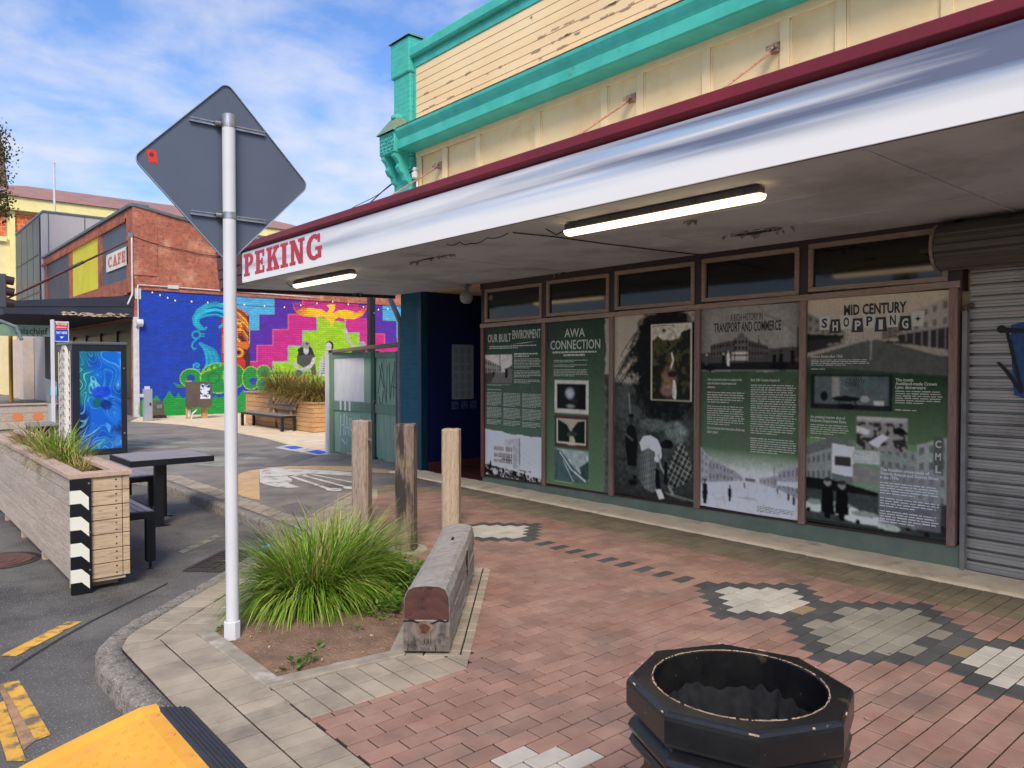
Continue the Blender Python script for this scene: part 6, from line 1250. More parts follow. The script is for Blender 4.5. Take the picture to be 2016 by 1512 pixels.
for (cx_, cy_, t) in ((3.77,5.87,t2),(3.93,6.96,t1)):
    P = [(cx_+.2*math.cos(a)*(1+.1*math.sin(3*a)), cy_+.2*math.sin(a)) for a in [k*2*math.pi/14 for k in range(14)]]; MB().prism(P, -.02, .008).build('footing', M['pad'], t)
# ------------------------------------------------------------------ log bench
lb = thing('log_bench', (3.05,4.2,0), 'heavy weathered grey squared log bench with a split dark red end', 'bench')
A_ = Vector((2.475,3.645,0)); D_ = Vector((LD.x,LD.y,0)); N_ = Vector((LN.x,LN.y,0)); LL = 1.74; hw = .135; H0 = .40
def logsec(v, s_):       # cross-section: bottom block square, top block with rounded shoulders
    r = random.Random(7); P = [(-hw*.98,.02),(-hw,.05),(-hw*1.0,.12),(-hw*.985,.185),(-hw*.955,.195),(-hw*.97,.205),(-hw*.97,.27),(-hw*.95,.33),(-hw*.80,.375),(-hw*.55,.393),(0,.40),(hw*.55,.397),(hw*.82,.38),(hw*.97,.335),(hw,.27),(hw*.99,.205),(hw*.975,.195),(hw*1.0,.185),(hw*1.02,.12),(hw*1.02,.05),(hw*1.0,.02)]
    return P
sec = logsec(0,0); ns = len(sec); b = MB(); rr = random.Random(9); nL = 40; off = [0]*ns
for i in range(nL+1):
    s_ = LL*i/nL; off = [o*.8+rr.gauss(0,.0022) for o in off]
    for k, (a, z_) in enumerate(sec):
        q = A_+D_*s_+N_*(a+off[k]); b.v.append((q.x,q.y,z_*(1-.02*math.sin(s_*2))+off[k]*.8))
for i in range(nL):
    for k in range(ns): b.f.append((i*ns+k, (i+1)*ns+k, (i+1)*ns+(k+1)%ns, i*ns+(k+1)%ns))
b.f.append(tuple(range(ns))); b.f.append(tuple(nL*ns+k for k in range(ns-1,-1,-1)))
lgang = math.atan2(LD.y, LD.x)
lg = b.build('log', woodmat('weathered_log', C(172,167,160), C(140,135,129), C(92,87,82), 0, 2.0, .85, 0, (0,0,-lgang), .8, C(142,134,126), (.52,.72)), lb)
# end grain: upper dark red block, lower grey block with a knot
def endface(zs, m, name, d):
    P = [(a,z_) for a,z_ in sec if zs[0] <= z_ <= zs[1]]; pts = [A_-D_*d+N_*(a*.985)+Vector((0,0,z_)) for a,z_ in P]; return MB().add(pts, [tuple(range(len(pts)))]).build(name, m, lb)
def ringmat(name, c1, c2, c3, ctr):
    m, t, p_ = newmat(name); g = t.nodes.new('ShaderNodeNewGeometry'); v = t.nodes.new('ShaderNodeVectorMath'); v.operation = 'DISTANCE'; v.inputs[1].default_value = ctr; t.links.new(g.outputs['Position'], v.inputs[0])
    nz_ = _noise(t, _pos(t), 14, 6, .65); a = t.nodes.new('ShaderNodeMath'); a.operation = 'MULTIPLY_ADD'; a.inputs[1].default_value = 95; t.links.new(v.outputs['Value'], a.inputs[0]); mm_ = t.nodes.new('ShaderNodeMath'); mm_.operation = 'MULTIPLY'; mm_.inputs[1].default_value = 9; t.links.new(nz_, mm_.inputs[0]); t.links.new(mm_.outputs[0], a.inputs[2])
    s_ = t.nodes.new('ShaderNodeMath'); s_.operation = 'SINE'; t.links.new(a.outputs[0], s_.inputs[0])
    col = _mix(t, _ramp(t, s_.outputs[0], -1, 1), c1, c2); col = _mix(t, _ramp(t, nz_, .5, .68), col, c3); t.links.new(col, p_.inputs['Base Color']); p_.inputs['Roughness'].default_value = .8; _bump(t, p_, s_.outputs[0], .3, .003); return m
kc = A_+Vector((0,0,.175))
endface((.2,.41), ringmat('dark_red_end_grain', C(80,47,41), C(74,43,38), C(50,32,29), tuple(kc+Vector((0,0,-.05)))), 'upper_end', .003)
endface((.0,.196), ringmat('grey_end_grain', C(116,106,98), C(96,86,80), C(58,52,50), tuple(kc)), 'lower_end', .004)
crk = MB(); top = []; bot = []
for k in range(15):
    a = -hw*.97+2*hw*.97*k/14; z_ = .198-.03*math.exp(-((a-.005)/.04)**2)+rr.gauss(0,.003); w_ = .004+.004*rr.random(); top.append(A_-D_*.006+N_*a+Vector((0,0,z_+w_))); bot.append(A_-D_*.006+N_*a+Vector((0,0,z_-w_)))
crk.add(top+bot[::-1], [tuple(range(30))]); crk.build('crack', mat('crack_dark', C(34,24,20), None, rough=1, bump=0), lb)
kn = MB(); kc2 = A_-D_*.008+Vector((0,0,.155))-N_*.01
for rr_, m_, d in ((.045,mat('knot_pale', C(128,106,86), C(84,66,54), 30, .8, .4, 80),.0),(.028,mat('knot_red', C(92,54,40), C(64,40,32), 40, .8, .4, 80),.004)):
    P = [kc2-D_*d+N_*(rr_*1.05*math.cos(a)*(1+.12*math.sin(5*a)+.1*math.sin(3*a+1)+.08*math.sin(9*a)))+Vector((0,0,rr_*math.sin(a))) for a in [k*2*math.pi/18 for k in range(18)]]; MB().add(P, [tuple(range(17,-1,-1))]).build('knot', m_, lb)
for k in range(9):
    a = rr.uniform(-hw*.9,hw*.9); z0 = rr.uniform(.02,.08); P = [A_-D_*.0055+N_*a+Vector((0,0,z0)), A_-D_*.0055+N_*(a+.004)+Vector((0,0,z0)), A_-D_*.0055+N_*(a+rr.gauss(0,.008))+Vector((0,0,z0+rr.uniform(.04,.1)))]; MB().add(P, [(0,1,2),(2,1,0)]).build('crack', bpy.data.materials['crack_dark'], lb)
pz = A_+D_*1.22+N_*.02; MB().fbox((pz.x,pz.y,.402), D_, N_, (0,0,1), .03, .008, .004).build('bolt_hole', bpy.data.materials['crack_dark'], lb); pz = A_+D_*1.1+N_*(hw*1.012); MB().fbox((pz.x,pz.y,.25), D_, (0,0,1), N_, .012, .09, .004).build('crack', bpy.data.materials['crack_dark'], lb)
# ------------------------------------------------------------------ grasses
def blades(n, ctr, rad, ln, lean, w, seed, droop=1.0, dirbias=(0,0), bias=0, z0=0.0, seg=6, zs=1.0):
    r = random.Random(seed); b = MB()
    for _ in range(n):
        a = r.uniform(0,2*math.pi); q = rad*math.sqrt(r.random()); bx, by = ctr[0]+q*math.cos(a), ctr[1]+q*math.sin(a)
        d = Vector((math.cos(a)+r.gauss(0,.45), math.sin(a)+r.gauss(0,.45))); d = d.normalized() if d.length > .01 else Vector((1,0)); d = (d+Vector(dirbias)*bias).normalized()
        L_ = ln*r.uniform(.55,1.1); le = lean*r.uniform(.3,1.25); el = R_(88)-le*.45; p_ = Vector((bx,by,z0)); st = L_/seg; wd = w*r.uniform(.7,1.2); side = Vector((-d.y,d.x,0)); tw = r.gauss(0,.5); side = (side+Vector((d.x,d.y,0))*tw).normalized(); v0 = len(b.v); dr = droop*le*r.uniform(.7,1.3)/seg
        for i in range(seg+1):
            ww = wd*(1-(i/seg)**3)*.5+.0005; b.v += [tuple(p_-side*ww), tuple(p_+side*ww)]
            p_ = p_+Vector((d.x*math.cos(el), d.y*math.cos(el), math.sin(el)*zs))*st; el -= dr*1.5
            if p_.z < z0-.02: p_.z = z0-.02+.01*r.random()
        b.f += [(v0+2*i, v0+2*i+1, v0+2*i+3, v0+2*i+2) for i in range(seg)]
    return b
M['grass'] = bladesmat('grass_blades', [C(48,82,14), C(108,150,30), C(148,184,52), C(76,116,22), C(180,196,96), C(70,108,20), C(126,168,40), C(206,190,124)])
M['grass_dry'] = bladesmat('dry_grass_blades', [C(176,150,96), C(120,130,50), C(200,170,120), C(96,112,40), C(170,140,90), C(186,160,110)])
M['grass_brown'] = bladesmat('brown_grass_blades', [C(136,116,60), C(104,104,40), C(160,130,76), C(92,92,38), C(176,146,90)])
M['stem_dark'] = mat('dark_grass_base', C(52,58,22), C(70,60,36), 20, .9, .5, 60)
gt = thing('grass_tussock', (2.25,4.75,0), 'big bright green grass tussock filling the planting bed behind the sign post', 'grass plant')
blades(2000, (2.38,4.93), .18, .66, 1.15, .0085, 21, 1.25, (.05,-.1), .2, 0).build('blades', M['grass'], gt)
blades(1900, (2.74,5.2), .22, .70, 1.3, .0085, 22, 1.25, (.8,-.1), .6, 0).build('blades', M['grass'], gt)
blades(900, (2.36,4.9), .18, .60, 1.5, .008, 23, 1.3, (.1,-.6), .5, 0).build('blades', M['grass'], gt)
blades(160, (2.45,5.0), .26, .78, .8, .006, 24, .9, (-.1,0), .3, 0).build('seed_stalks', M['grass_dry'], gt); blades(420, (2.45,4.98), .3, .34, 1.7, .006, 25, 1.3, (0,-.4), .3, 0).build('seed_stalks', M['grass_dry'], gt)
MB().lathe([(.001,.22),(.14,.18),(.22,.08),(.24,0)], (2.42,4.97,0), 14).build('crown_base', M['stem_dark'], gt)
M['leaf_green'] = bladesmat('leaf_green', [C(44,84,20), C(84,130,40), C(110,150,60), C(60,100,30)])
def leaves(n, ctr, rad, h, size, seed):
    r = random.Random(seed); b = MB()
    for _ in range(n):
        a = r.uniform(0,6.28); q = rad*math.sqrt(r.random()); c_ = Vector((ctr[0]+q*math.cos(a), ctr[1]+q*math.sin(a), ctr[2]+h*r.random())); d = Vector((math.cos(a)+r.gauss(0,.6), math.sin(a)+r.gauss(0,.6), r.uniform(-.2,.7))).normalized(); s_ = Vector((-d.y,d.x,r.gauss(0,.3))).normalized(); L_ = size*r.uniform(.6,1.2)
        b.add([c_, c_+d*L_*.5+s_*L_*.28, c_+d*L_, c_+d*L_*.5-s_*L_*.28], [(0,1,2,3)])
    return b
gc = thing('ground_cover', (2.95,4.95,0), 'low dark green leafy plant between the tussock and the log bench', 'plant')
b = leaves(900, (2.95,4.95,.0), .34, .2, .05, 31); b2 = leaves(500, (2.62,4.5,0), .2, .12, .04, 32); b.add(b2.v, b2.f).build('leaves', M['leaf_green'], gc); MB().tube([(2.95,4.95,0),(2.96,4.93,.15)], .006, 5).build('stem', M['stem_dark'], gc)
for k, (px_, py_, s_, lab) in enumerate(((578,1312,.05,'largest weed seedling at the front corner of the garden bed'),(610,1300,.04,'low weed seedling in the soil left of the log, lowest pair'),(626,1281,.05,'small weed seedling alone in the middle of the soil'),(700,1240,.035,'tiny weed seedling under the tussock near the log'),(442,1240,.04,'weed sprouting at the foot of the white sign post'))):
    x_, y_ = G(px_,py_,.02); wt = thing('weed', (x_,y_,.0), lab, 'weed', 'weeds in the garden bed'); leaves(16 if k != 2 else 7, (x_,y_,.01), s_*.8, s_*.9, s_, 40+k).build('leaves', M['leaf_green'], wt); MB().tube([(x_,y_,-.02),(x_+.003,y_,.04)], .002, 5).build('stem', M['leaf_green'], wt)
# ------------------------------------------------------------------ octagonal litter bin
bc = (1.83,1.17); BZ = .80; ro = .30
bn = thing('litter_bin', (bc[0],bc[1],0), 'chipped black octagonal litter bin with a round opening and bin liner', 'litter bin')
def mk_binmat():
    m, t, p_ = newmat('chipped_black_paint'); pos = _pos(t); geo = t.nodes.new('ShaderNodeNewGeometry'); n_ = _noise(t, pos, 7, 7, .65)
    col = _mix(t, _ramp(t, n_, .4, .7), C(19,20,23), C(34,33,32)); col = _mix(t, _ramp(t, _noise(t, pos, 46, 5, .6), .67, .73), col, C(70,76,84)); col = _mix(t, _ramp(t, _noise(t, pos, 5, 5, .6), .62, .74), col, C(96,84,58))
    t.links.new(col, p_.inputs['Base Color']); p_.inputs['Roughness'].default_value = .26; _bump(t, p_, _noise(t, pos, 60, 5, .6), .25, .004); return m
M['bin'] = mk_binmat(); nB = 128
body = [(.262,0),(.262,.06),(.285,.07),(.285,.10),(.262,.115),(.258,.40),(.27,.415),(.292,.425),(.298,.44),(.292,.455),(.285,.46),(.298,.468),(.303,.482),(.298,.496),(.28,.505),(.268,.515),(.258,.525),(.256,.585),(.268,.597),(.290,.606),(.299,.622),(.292,.637),(.284,.641),(.297,.650),(.302,.664),(.296,.678),(.278,.69),(.268,.70)]
rot3 = R_(-3)
# rotate sampling so corners fall on samples
class MBo(MB):
    def lathe8(s, prof, n=nB):
        b0 = len(s.v); m_ = len(prof)
        for r_, z_ in prof:
            for k in range(n): q = rot3+2*math.pi*k/n; f = math.cos(R_(22.5))/math.cos(((2*math.pi*k/n) % R_(45))-R_(22.5)); s.v.append((bc[0]+r_*f*math.cos(q), bc[1]+r_*f*math.sin(q), z_))
        for i in range(m_-1):
            for k in range(n): s.f.append((b0+i*n+k, b0+i*n+(k+1)%n, b0+(i+1)*n+(k+1)%n, b0+(i+1)*n+k))
        return s
MBo().lathe8(body).build('body', M['bin'], bn)
rim = MBo().lathe8([(.272,.695),(.300,.712),(.306,.722),(.306,.780),(.304,.790),(.298,.797),(.290,.800)])
b0 = len(rim.v); k0 = 6*nB; rh_ = .232
for zz_, rr_ in ((.801,.236),(.797,.230),(.66,.229)):
    for k in range(nB): q = rot3+2*math.pi*k/nB; rim.v.append((bc[0]+rr_*math.cos(q), bc[1]+rr_*math.sin(q), zz_))
for k in range(nB): j = (k+1)%nB; rim.f.append((k0+k, k0+j, b0+j, b0+k)); rim.f.append((b0+k, b0+j, b0+nB+j, b0+nB+k)); rim.f.append((b0+nB+k, b0+nB+j, b0+2*nB+j, b0+2*nB+k))
rim.build('rim', M['bin'], bn)
chp = MB(); rr = random.Random(4)
for k in range(420):
    q = rr.uniform(0,6.28); L_ = rr.choice([.001,.002,.002,.003,.005,.008]); r_ = .2335+rr.gauss(0,.0009); chp.fbox((bc[0]+r_*math.cos(q), bc[1]+r_*math.sin(q), .8012), (-math.sin(q),math.cos(q),0), (math.cos(q),math.sin(q),0), (0,0,1), L_, rr.uniform(.0005,.0016), .0008)
for k in range(16):
    kk = rr.randrange(8); t_ = rr.random(); a0 = rot3+kk*R_(45); a1 = a0+R_(45); p0 = Vector((math.cos(a0),math.sin(a0)))*.304; p1 = Vector((math.cos(a1),math.sin(a1)))*.304; q = p0.lerp(p1,t_); e = (p1-p0).normalized(); chp.fbox((bc[0]+q.x,bc[1]+q.y,.7955+rr.gauss(0,.001)), (e.x,e.y,0), (0,0,1), (e.y,-e.x,0), rr.choice([.002,.003,.004,.006,.012]), rr.uniform(.0008,.002), .0016)
chp.build('paint_chips', mat('bare_chip', C(214,186,160), C(170,140,116), 60, .8, .3, 80), bn, kind='stuff')
ln_ = MB(); nz = 12; n2 = 240
for i in range(nz+1):
    f = i/nz; z_ = .70-.28*f
    for k in range(n2):
        q = 2*math.pi*k/n2; fold = math.sin(q*15+2.4*math.sin(q*3)+.5*f)+.5*math.sin(q*27+2*math.sin(q*4)+.8*f); r_ = .219+.009*fold*(.3+f)-.065*f+.004*math.sin(q*7); ln_.v.append((bc[0]+r_*math.cos(q), bc[1]+r_*math.sin(q)+rr.gauss(0,.0006), z_+rr.gauss(0,.0008)+(.007*math.sin(q*17+3.2*math.sin(q*3)+1)+.008*math.sin(q*5+1)+.004*math.sin(q*29))*(1-f)))
for i in range(nz):
    for k in range(n2): ln_.f.append((i*n2+k, (i+1)*n2+k, (i+1)*n2+(k+1)%n2, i*n2+(k+1)%n2))
ln_.f.append(tuple(nz*n2+k for k in range(n2)))
ln_.build('liner', mat('black_plastic_film', C(34,35,38), C(44,45,48), 30, .14, .08, 18, spec=1), bn, smooth=True)
# ------------------------------------------------------------------ yellow kerb ramp
rp_ = thing('kerb_ramp', (.75,3.2,0), 'yellow plastic kerb ramp with a black rubber edge, bottom left corner', 'kerb ramp')
M['ramp_yellow'] = mat('yellow_ramp_plastic', C(232,168,52), C(222,156,44), 4, .5, .2, 90, stain=C(206,150,70), ssc=3, sth=(.55,.8))
def rz(x): return .045 if x > .98 else (.045-(.98-x)*.24)
Yt = 3.84; nx_ = 14; xs = np.linspace(.12, 1.055, nx_); rb = MB(); rows_ = []
for j, (dy, dz) in enumerate(((0.0,-.03),(.0,.0),(-.012,.012),(-.05,.010),(-.065,.0),(-.4,0),(-.9,0),(-1.6,0))):
    for i, x in enumerate(xs): rb.v.append((x, Yt+dy-.10*max(0,(.55-x))**1.2+.05*max(0,1-((x-.75)/.5)**2)*(1 if j < 4 else 0)*.6, rz(x)+dz-(0 if j else max(0,.06))))
for j in range(7):
    for i in range(nx_-1): rb.f.append((j*nx_+i, (j+1)*nx_+i, (j+1)*nx_+i+1, j*nx_+i+1))
rb.f += [(j*nx_+nx_-1, (j+1)*nx_+nx_-1, (j+1)*nx_+nx_-1, j*nx_+nx_-1) for j in range(0)]
rb.build('ramp', M['ramp_yellow'], rp_)
MB().extr([(1.052,2.2,.0),(1.052,2.2,.047),(1.075,2.2,.046),(1.19,2.2,.010),(1.20,2.2,.004),(1.2,2.2,.0)][::-1], (0,1.62,0)).build('rubber_edge', mat('black_rubber', C(52,54,62), C(44,46,54), 30, .6, .2, 60, st=(1,.2,1)), rp_, bevel=.004)
eg = MB()
for k in range(5): eg.box(1.085+k*.022,1.093+k*.022,2.2,3.82,.044-.007*k-.004,.0455-.007*k)
eg.build('grip_ribs', bpy.data.materials['black_rubber'], rp_)
tr = MB(); tilt = Vector((1,0,.24)).normalized()
for i in range(11):
    for j in range(16):
        gx, gy = .2+i*.075+(.03 if j % 2 else 0), 3.70-j*.075
        if gx > .95: continue
        for a in range(2):
            for c_ in range(3): tr.fbox((gx+a*.012, gy+c_*.011, rz(gx+a*.012)+.0008), tilt, (0,1,0), (-tilt.z,0,tilt.x), .0030, .0026, .0008)
tr.build('tread', mat('ramp_tread', C(222,156,46), None, rough=.6, bump=0), rp_, kind='stuff')
for (x_, y_) in ((1.02,3.74),(1.02,3.50),(1.02,3.26),(1.02,3.02),(.42,3.62)): MB().lathe([(.017,0),(.017,.004),(.001,.005)], (x_,y_,rz(x_)), 14).build('stud', mat('orange_stud', C(226,150,74), None, rough=.5, bump=0) if 'orange_stud' not in bpy.data.materials else bpy.data.materials['orange_stud'], rp_)
# ------------------------------------------------------------------ timber parklet planter
M['plank_side'] = woodmat('grey_timber_plank', C(188,174,160), C(162,148,135), C(124,111,100), 1, 1.6, .8, .07); M['plank_end'] = woodmat('lit_tan_plank', C(204,180,150), C(180,156,128), C(136,112,90), 0, 1.6, .75, .08); M['plank_cap'] = woodmat('pinkish_cap_timber', C(196,170,152), C(176,150,134), C(140,116,100), 1, 1.6, .7, .05)  # end planks paler and warmer than sides: the sunnier face put into their colour
ptr = thing('timber_planter', (1.46,9.2,RZ), 'long grey timber planter with a black and white striped corner guard', 'planter')
X0, X1, Y0, Y1, ZB, ZT = 1.245, 1.665, 6.76, 12.2, -.03, .79
nP = 7; hP = (ZT-ZB)/nP
for k in range(nP):
    z0, z1 = ZB+k*hP+.003, ZB+(k+1)*hP-.003
    for a, b_ in (((Y0,8.3),(8.31,10.4),(10.41,Y1)) if k % 2 else ((Y0,9.3),(9.31,Y1))): BX(X0,X0+.035,a,b_,z0,z1).build('plank', M['plank_side'], ptr, bevel=.004)
    BX(X0+.036,X1-.055,Y0+.003,Y0+.036,z0,z1).build('plank', M['plank_end'], ptr, bevel=.004); BX(X1-.05,X1,Y0+.001,Y0+.036,z0,z1).build('plank', M['plank_end'], ptr, bevel=.004)
    BX(X1-.035,X1,Y0+.04,Y1,z0,z1).build('plank', M['plank_side'], ptr, bevel=.004); BX(X0+.036,X1-.036,Y1-.036,Y1,z0,z1).build('plank', M['plank_end'], ptr)
    for s_ in (.25,.75): MB().tube([(X1-.10,Y0+.004,z0+(z1-z0)*s_),(X1-.10,Y0+.0005,z0+(z1-z0)*s_)], .0065, 8).build('screw', M['dark_iron'], ptr)
BX(X0-.02,X1+.02,Y0-.02,Y0+.11,ZT,ZT+.04).build('cap_board', M['plank_cap'], ptr, bevel=.005); BX(X0-.02,X0+.10,Y0+.113,Y1,ZT,ZT+.04).build('cap_board', M['plank_cap'], ptr, bevel=.005); BX(X1-.10,X1+.02,Y0+.113,Y1,ZT,ZT+.04).build('cap_board', M['plank_cap'], ptr, bevel=.005)
BX(X0+.04,X1-.04,Y0+.04,Y1-.04,.6,.74).build('soil', M['soil'], ptr); BX(X0+.03,X1-.03,Y0+.02,Y0+.05,ZB-.025,ZB).build('base_batten', M['plank_end'], ptr)
for y in (6.95,8.2,9.4,10.6,11.8): BX(X0+.03,X1-.05,y,y+.09,RZ,ZB-.002).build('bearer', M['plank_end'], ptr)
gb_, gw_ = mat('guard_black', C(18,20,26), None, rough=.35, bump=0), mat('guard_white', C(228,228,216), None, rough=.4, bump=0)
gz0, gz1 = RZ+.01, .785; GW = .135
b = MB(); b.box(X0-.012,X0-.001,Y0-.02,Y0+.005,gz0,gz1); b.box(X0-.012,X0+GW,Y0-.021,Y0-.004,gz0,gz1); cg = b.build('corner_guard', gb_, ptr, bevel=.003)
for k in range(4):
    zA = gz1-.085-k*.208; hA = .105; cw = .06
    b = MB(); b.add([(X0+.0,Y0-.0225,zA),(X0+cw,Y0-.0225,zA),(X0+cw,Y0-.0225,zA-hA),(X0+.0,Y0-.0225,zA-hA)], [(3,2,1,0)]); b.add([(X0+cw,Y0-.0226,zA),(X0+GW-.018,Y0-.0226,zA-.06),(X0+GW-.018,Y0-.0226,zA-.06-hA),(X0+cw,Y0-.0226,zA-hA)], [(3,2,1,0)]); b.add([(X0-.0135,Y0-.02,zA),(X0-.0135,Y0+.004,zA),(X0-.0135,Y0+.004,zA-hA),(X0-.0135,Y0-.02,zA-hA)], [(0,1,2,3)]); b.add([(X0-.0135,Y0-.0223,zA),(X0+.0,Y0-.0223,zA),(X0+.0,Y0-.0223,zA-hA),(X0-.0135,Y0-.0223,zA-hA)], [(3,2,1,0)])
    b.build('stripe', gw_, cg)
for z_ in (.75,.36,.06): MB().tube([(X0+GW-.016,Y0-.019,z_),(X0+GW-.016,Y0-.026,z_)], .008, 10).build('rivet', M['alu'], cg)
pg = thing('planter_grass', (1.46,8.4,.74), 'dry straw and green grass clump growing in the striped timber planter', 'grass plant')
blades(420, (1.46,8.9), .16, .34, 1.2, .007, 51, 1.2, (0,0), 0, .72).build('blades', M['grass_dry'], pg); blades(420, (1.46,8.2), .15, .32, 1.25, .007, 52, 1.2, (0,-.2), .3, .72).build('blades', M['grass_dry'], pg); blades(130, (1.45,8.6), .12, .46, .8, .011, 53, .9, (0,0), 0, .72).build('flax_blades', M['grass'], pg); blades(420, (1.46,7.6), .16, .22, 1.3, .006, 54, 1.3, (0,-.3), .3, .72).build('blades', M['grass_dry'], pg); blades(300, (1.46,9.9), .16, .42, 1.1, .007, 55, 1.2, (0,0), 0, .72).build('blades', M['grass_dry'], pg); blades(90, (1.52,8.1), .1, .42, .9, .011, 56, .9, (.5,0), .4, .72).build('flax_blades', M['grass'], pg)
# table and benches
M['black_metal'] = mat('black_powdercoat', C(20,22,28), C(26,28,34), 4, .35, .05, 30); M['slat_sheen'] = woodmat('sheen_grey_slat', C(150,147,150), C(128,124,128), C(100,96,100), 0, 2, .45, .06)  # slat grey lightened, reflective sheen put into the base colour
tb = thing('parklet_table', (2.6,9.4,RZ), 'black steel parklet table with a slatted grey top on the road', 'table')
TX0, TX1, TY0, TY1, TZ = 2.22, 3.12, 8.96, 9.88, .645
for k in range(9): BX(TX0+.02,TX1-.02,TY0+.03+k*.0965,TY0+.118+k*.0965,TZ-.012,TZ).build('slat', M['slat_sheen'], tb, bevel=.003)
b = MB(); b.box(TX0,TX1,TY0,TY0+.025,TZ-.07,TZ-.003); b.box(TX0,TX1,TY1-.025,TY1,TZ-.07,TZ-.003); b.box(TX0,TX0+.019,TY0+.025,TY1-.025,TZ-.07,TZ-.003); b.box(TX1-.019,TX1,TY0+.025,TY1-.025,TZ-.07,TZ-.003); b.build('frame', M['black_metal'], tb, bevel=.003)
for (px_, py_) in ((2.555,9.13),(2.75,9.7)): BX(px_-.045,px_+.045,py_-.045,py_+.045,RZ,TZ-.07).build('leg', M['black_metal'], tb, bevel=.004); BX(px_-.1,px_+.1,py_-.08,py_+.08,RZ+.006,RZ+.014).build('foot_plate', M['black_metal'], tb)
def pbench(x0, x1, y0, y1, z_, label):
    t = thing('parklet_bench', ((x0+x1)/2,(y0+y1)/2,RZ), label, 'bench', 'black benches at the parklet table')
    n_ = 4; wq = (x1-x0-.03)/n_
    for k in range(n_): BX(x0+.015+k*wq,x0+.015+(k+1)*wq-.008,y0+.01,y1-.01,z_-.014,z_).build('slat', M['slat_sheen'], t, bevel=.003)
    b = MB(); b.box(x0,x1,y0,y0+.03,z_-.075,z_-.016); b.box(x0,x1,y1-.03,y1,z_-.075,z_-.016); b.box(x1-.03,x1,y0+.03,y1-.03,z_-.075,z_-.016); b.box(x0,x0+.03,y0+.03,y1-.03,z_-.075,z_-.016); b.build('frame', M['black_metal'], t, bevel=.003)
    for (a, c_) in ((x1-.075,y0),(x1-.075,y1-.075),(x0,y0),(x0,y1-.075)):
        BX(a,a+.075,c_,c_+.075,RZ+.07,z_-.076).build('leg', M['black_metal'], t, bevel=.003); MB().lathe([(.03,0),(.03,.008),(.012,.012),(.012,.07)], (a+.037,c_+.037,RZ), 12).build('foot', M['black_metal'], t)
pbench(1.70,1.985,7.2,8.35,.40,'black slatted bench tucked behind the near end of the striped planter'); pbench(2.36,2.77,10.03,11.2,.33,'black slatted bench beyond the parklet table')
# ------------------------------------------------------------------ blue art cabinet
ab = thing('art_cabinet', (3.45,16.7,0), 'tall black framed cabinet with a swirling blue and green art panel', 'cabinet')
AX0, AX1, AY0, AY1, AH = 2.985, 3.915, 16.0, 17.35, 2.13
M['cab_black'] = mat('cabinet_black', C(30,36,46), C(26,30,40), 3, .4, .05, 20)
BX(AX0+.01,AX1-.01,AY0+.02,AY1,.02,AH-.04).build('body', M['cab_black'], ab)
BX(AX0-.02,AX1+.02,AY0-.02,AY1+.02,AH-.04,AH+.02).build('roof', mat('cabinet_roof', C(84,88,92), None, rough=.4, bump=0), ab, bevel=.02)
b = MB(); b.box(AX0,AX0+.12,AY0,AY0+.02,.02,AH-.04); b.box(AX1-.1,AX1,AY0,AY0+.02,.02,AH-.04); b.box(AX0+.12,AX1-.1,AY0,AY0+.02,AH-.15,AH-.04); b.box(AX0+.12,AX1-.1,AY0,AY0+.02,.02,.12); b.build('frame', M['cab_black'], ab, bevel=.004)
cv = Canvas(AX1-AX0-.22, AH-.27, .007)
u, v = cv.X, cv.Y; ce = .62
q1, q2 = cv.at(u, v, ce, 81, 2), cv.at(u, v, ce, 84, 2); r1, r2 = cv.at(u+.9*q1, v+.9*q2, ce, 87, 2), cv.at(u+.9*q1+.3, v+.9*q2+.5, ce, 90, 2); f = cv.at(u+.9*r1, v+1.2*r2, ce*.8, 93, 2)
rg_ = 1-np.abs(np.sin(f*22)); rg2 = 1-np.abs(np.sin(f*46+3*r1)); dkm = np.clip((.55-r2)*5, 0, 1)[...,None]; base, mid, hi, gr, dk = [np.array(C(*c)[:3]) for c in ((10,40,170),(16,104,210),(120,214,240),(14,128,86),(4,10,74))]
m1 = np.clip(f*2.6-.8, 0, 1)[...,None]; cv.a = base*(1-m1)+mid*m1; cv.a = cv.a*(1-dkm*.85)+dk*dkm*.85; gm = (np.clip((q2-.48)*6, 0, 1)*np.clip(1.1-u/.6, 0, 1))[...,None]; cv.a = cv.a*(1-gm*.7)+gr*gm*.7
h1 = (np.clip(rg_-.5, 0, 1)*1.7*np.clip(r1*2.4-.7, 0, 1))[...,None]; h1 = np.clip(h1, 0, 1); cv.a = cv.a*(1-h1)+hi*h1; h2 = np.clip((np.clip(rg2-.8, 0, 1)*3*np.clip(q1*2-.6, 0, 1)), 0, .7)[...,None]; cv.a = cv.a*(1-h2)+hi*h2
cv.put(np.clip((1-np.hypot((u-.37)/.2, (v-.78)/.13))*4, 0, 1), C(14,56,206), .9); cv.put(np.clip((1-np.hypot((u-.30)/.10, (v-.98)/.12))*3, 0, 1), C(12,96,58), .8); cv.put(np.clip((1-np.hypot((u-.45)/.12, (v-1.02)/.12))*3, 0, 1), C(6,14,110), .8)
cv.a = np.clip(cv.a, 0, 1)
cv.build('art_panel', attrmat('art_print', .25, .5), (AX0+.12,AY0+.012,AH-.15), (1,0,0), (0,0,-1), ab)
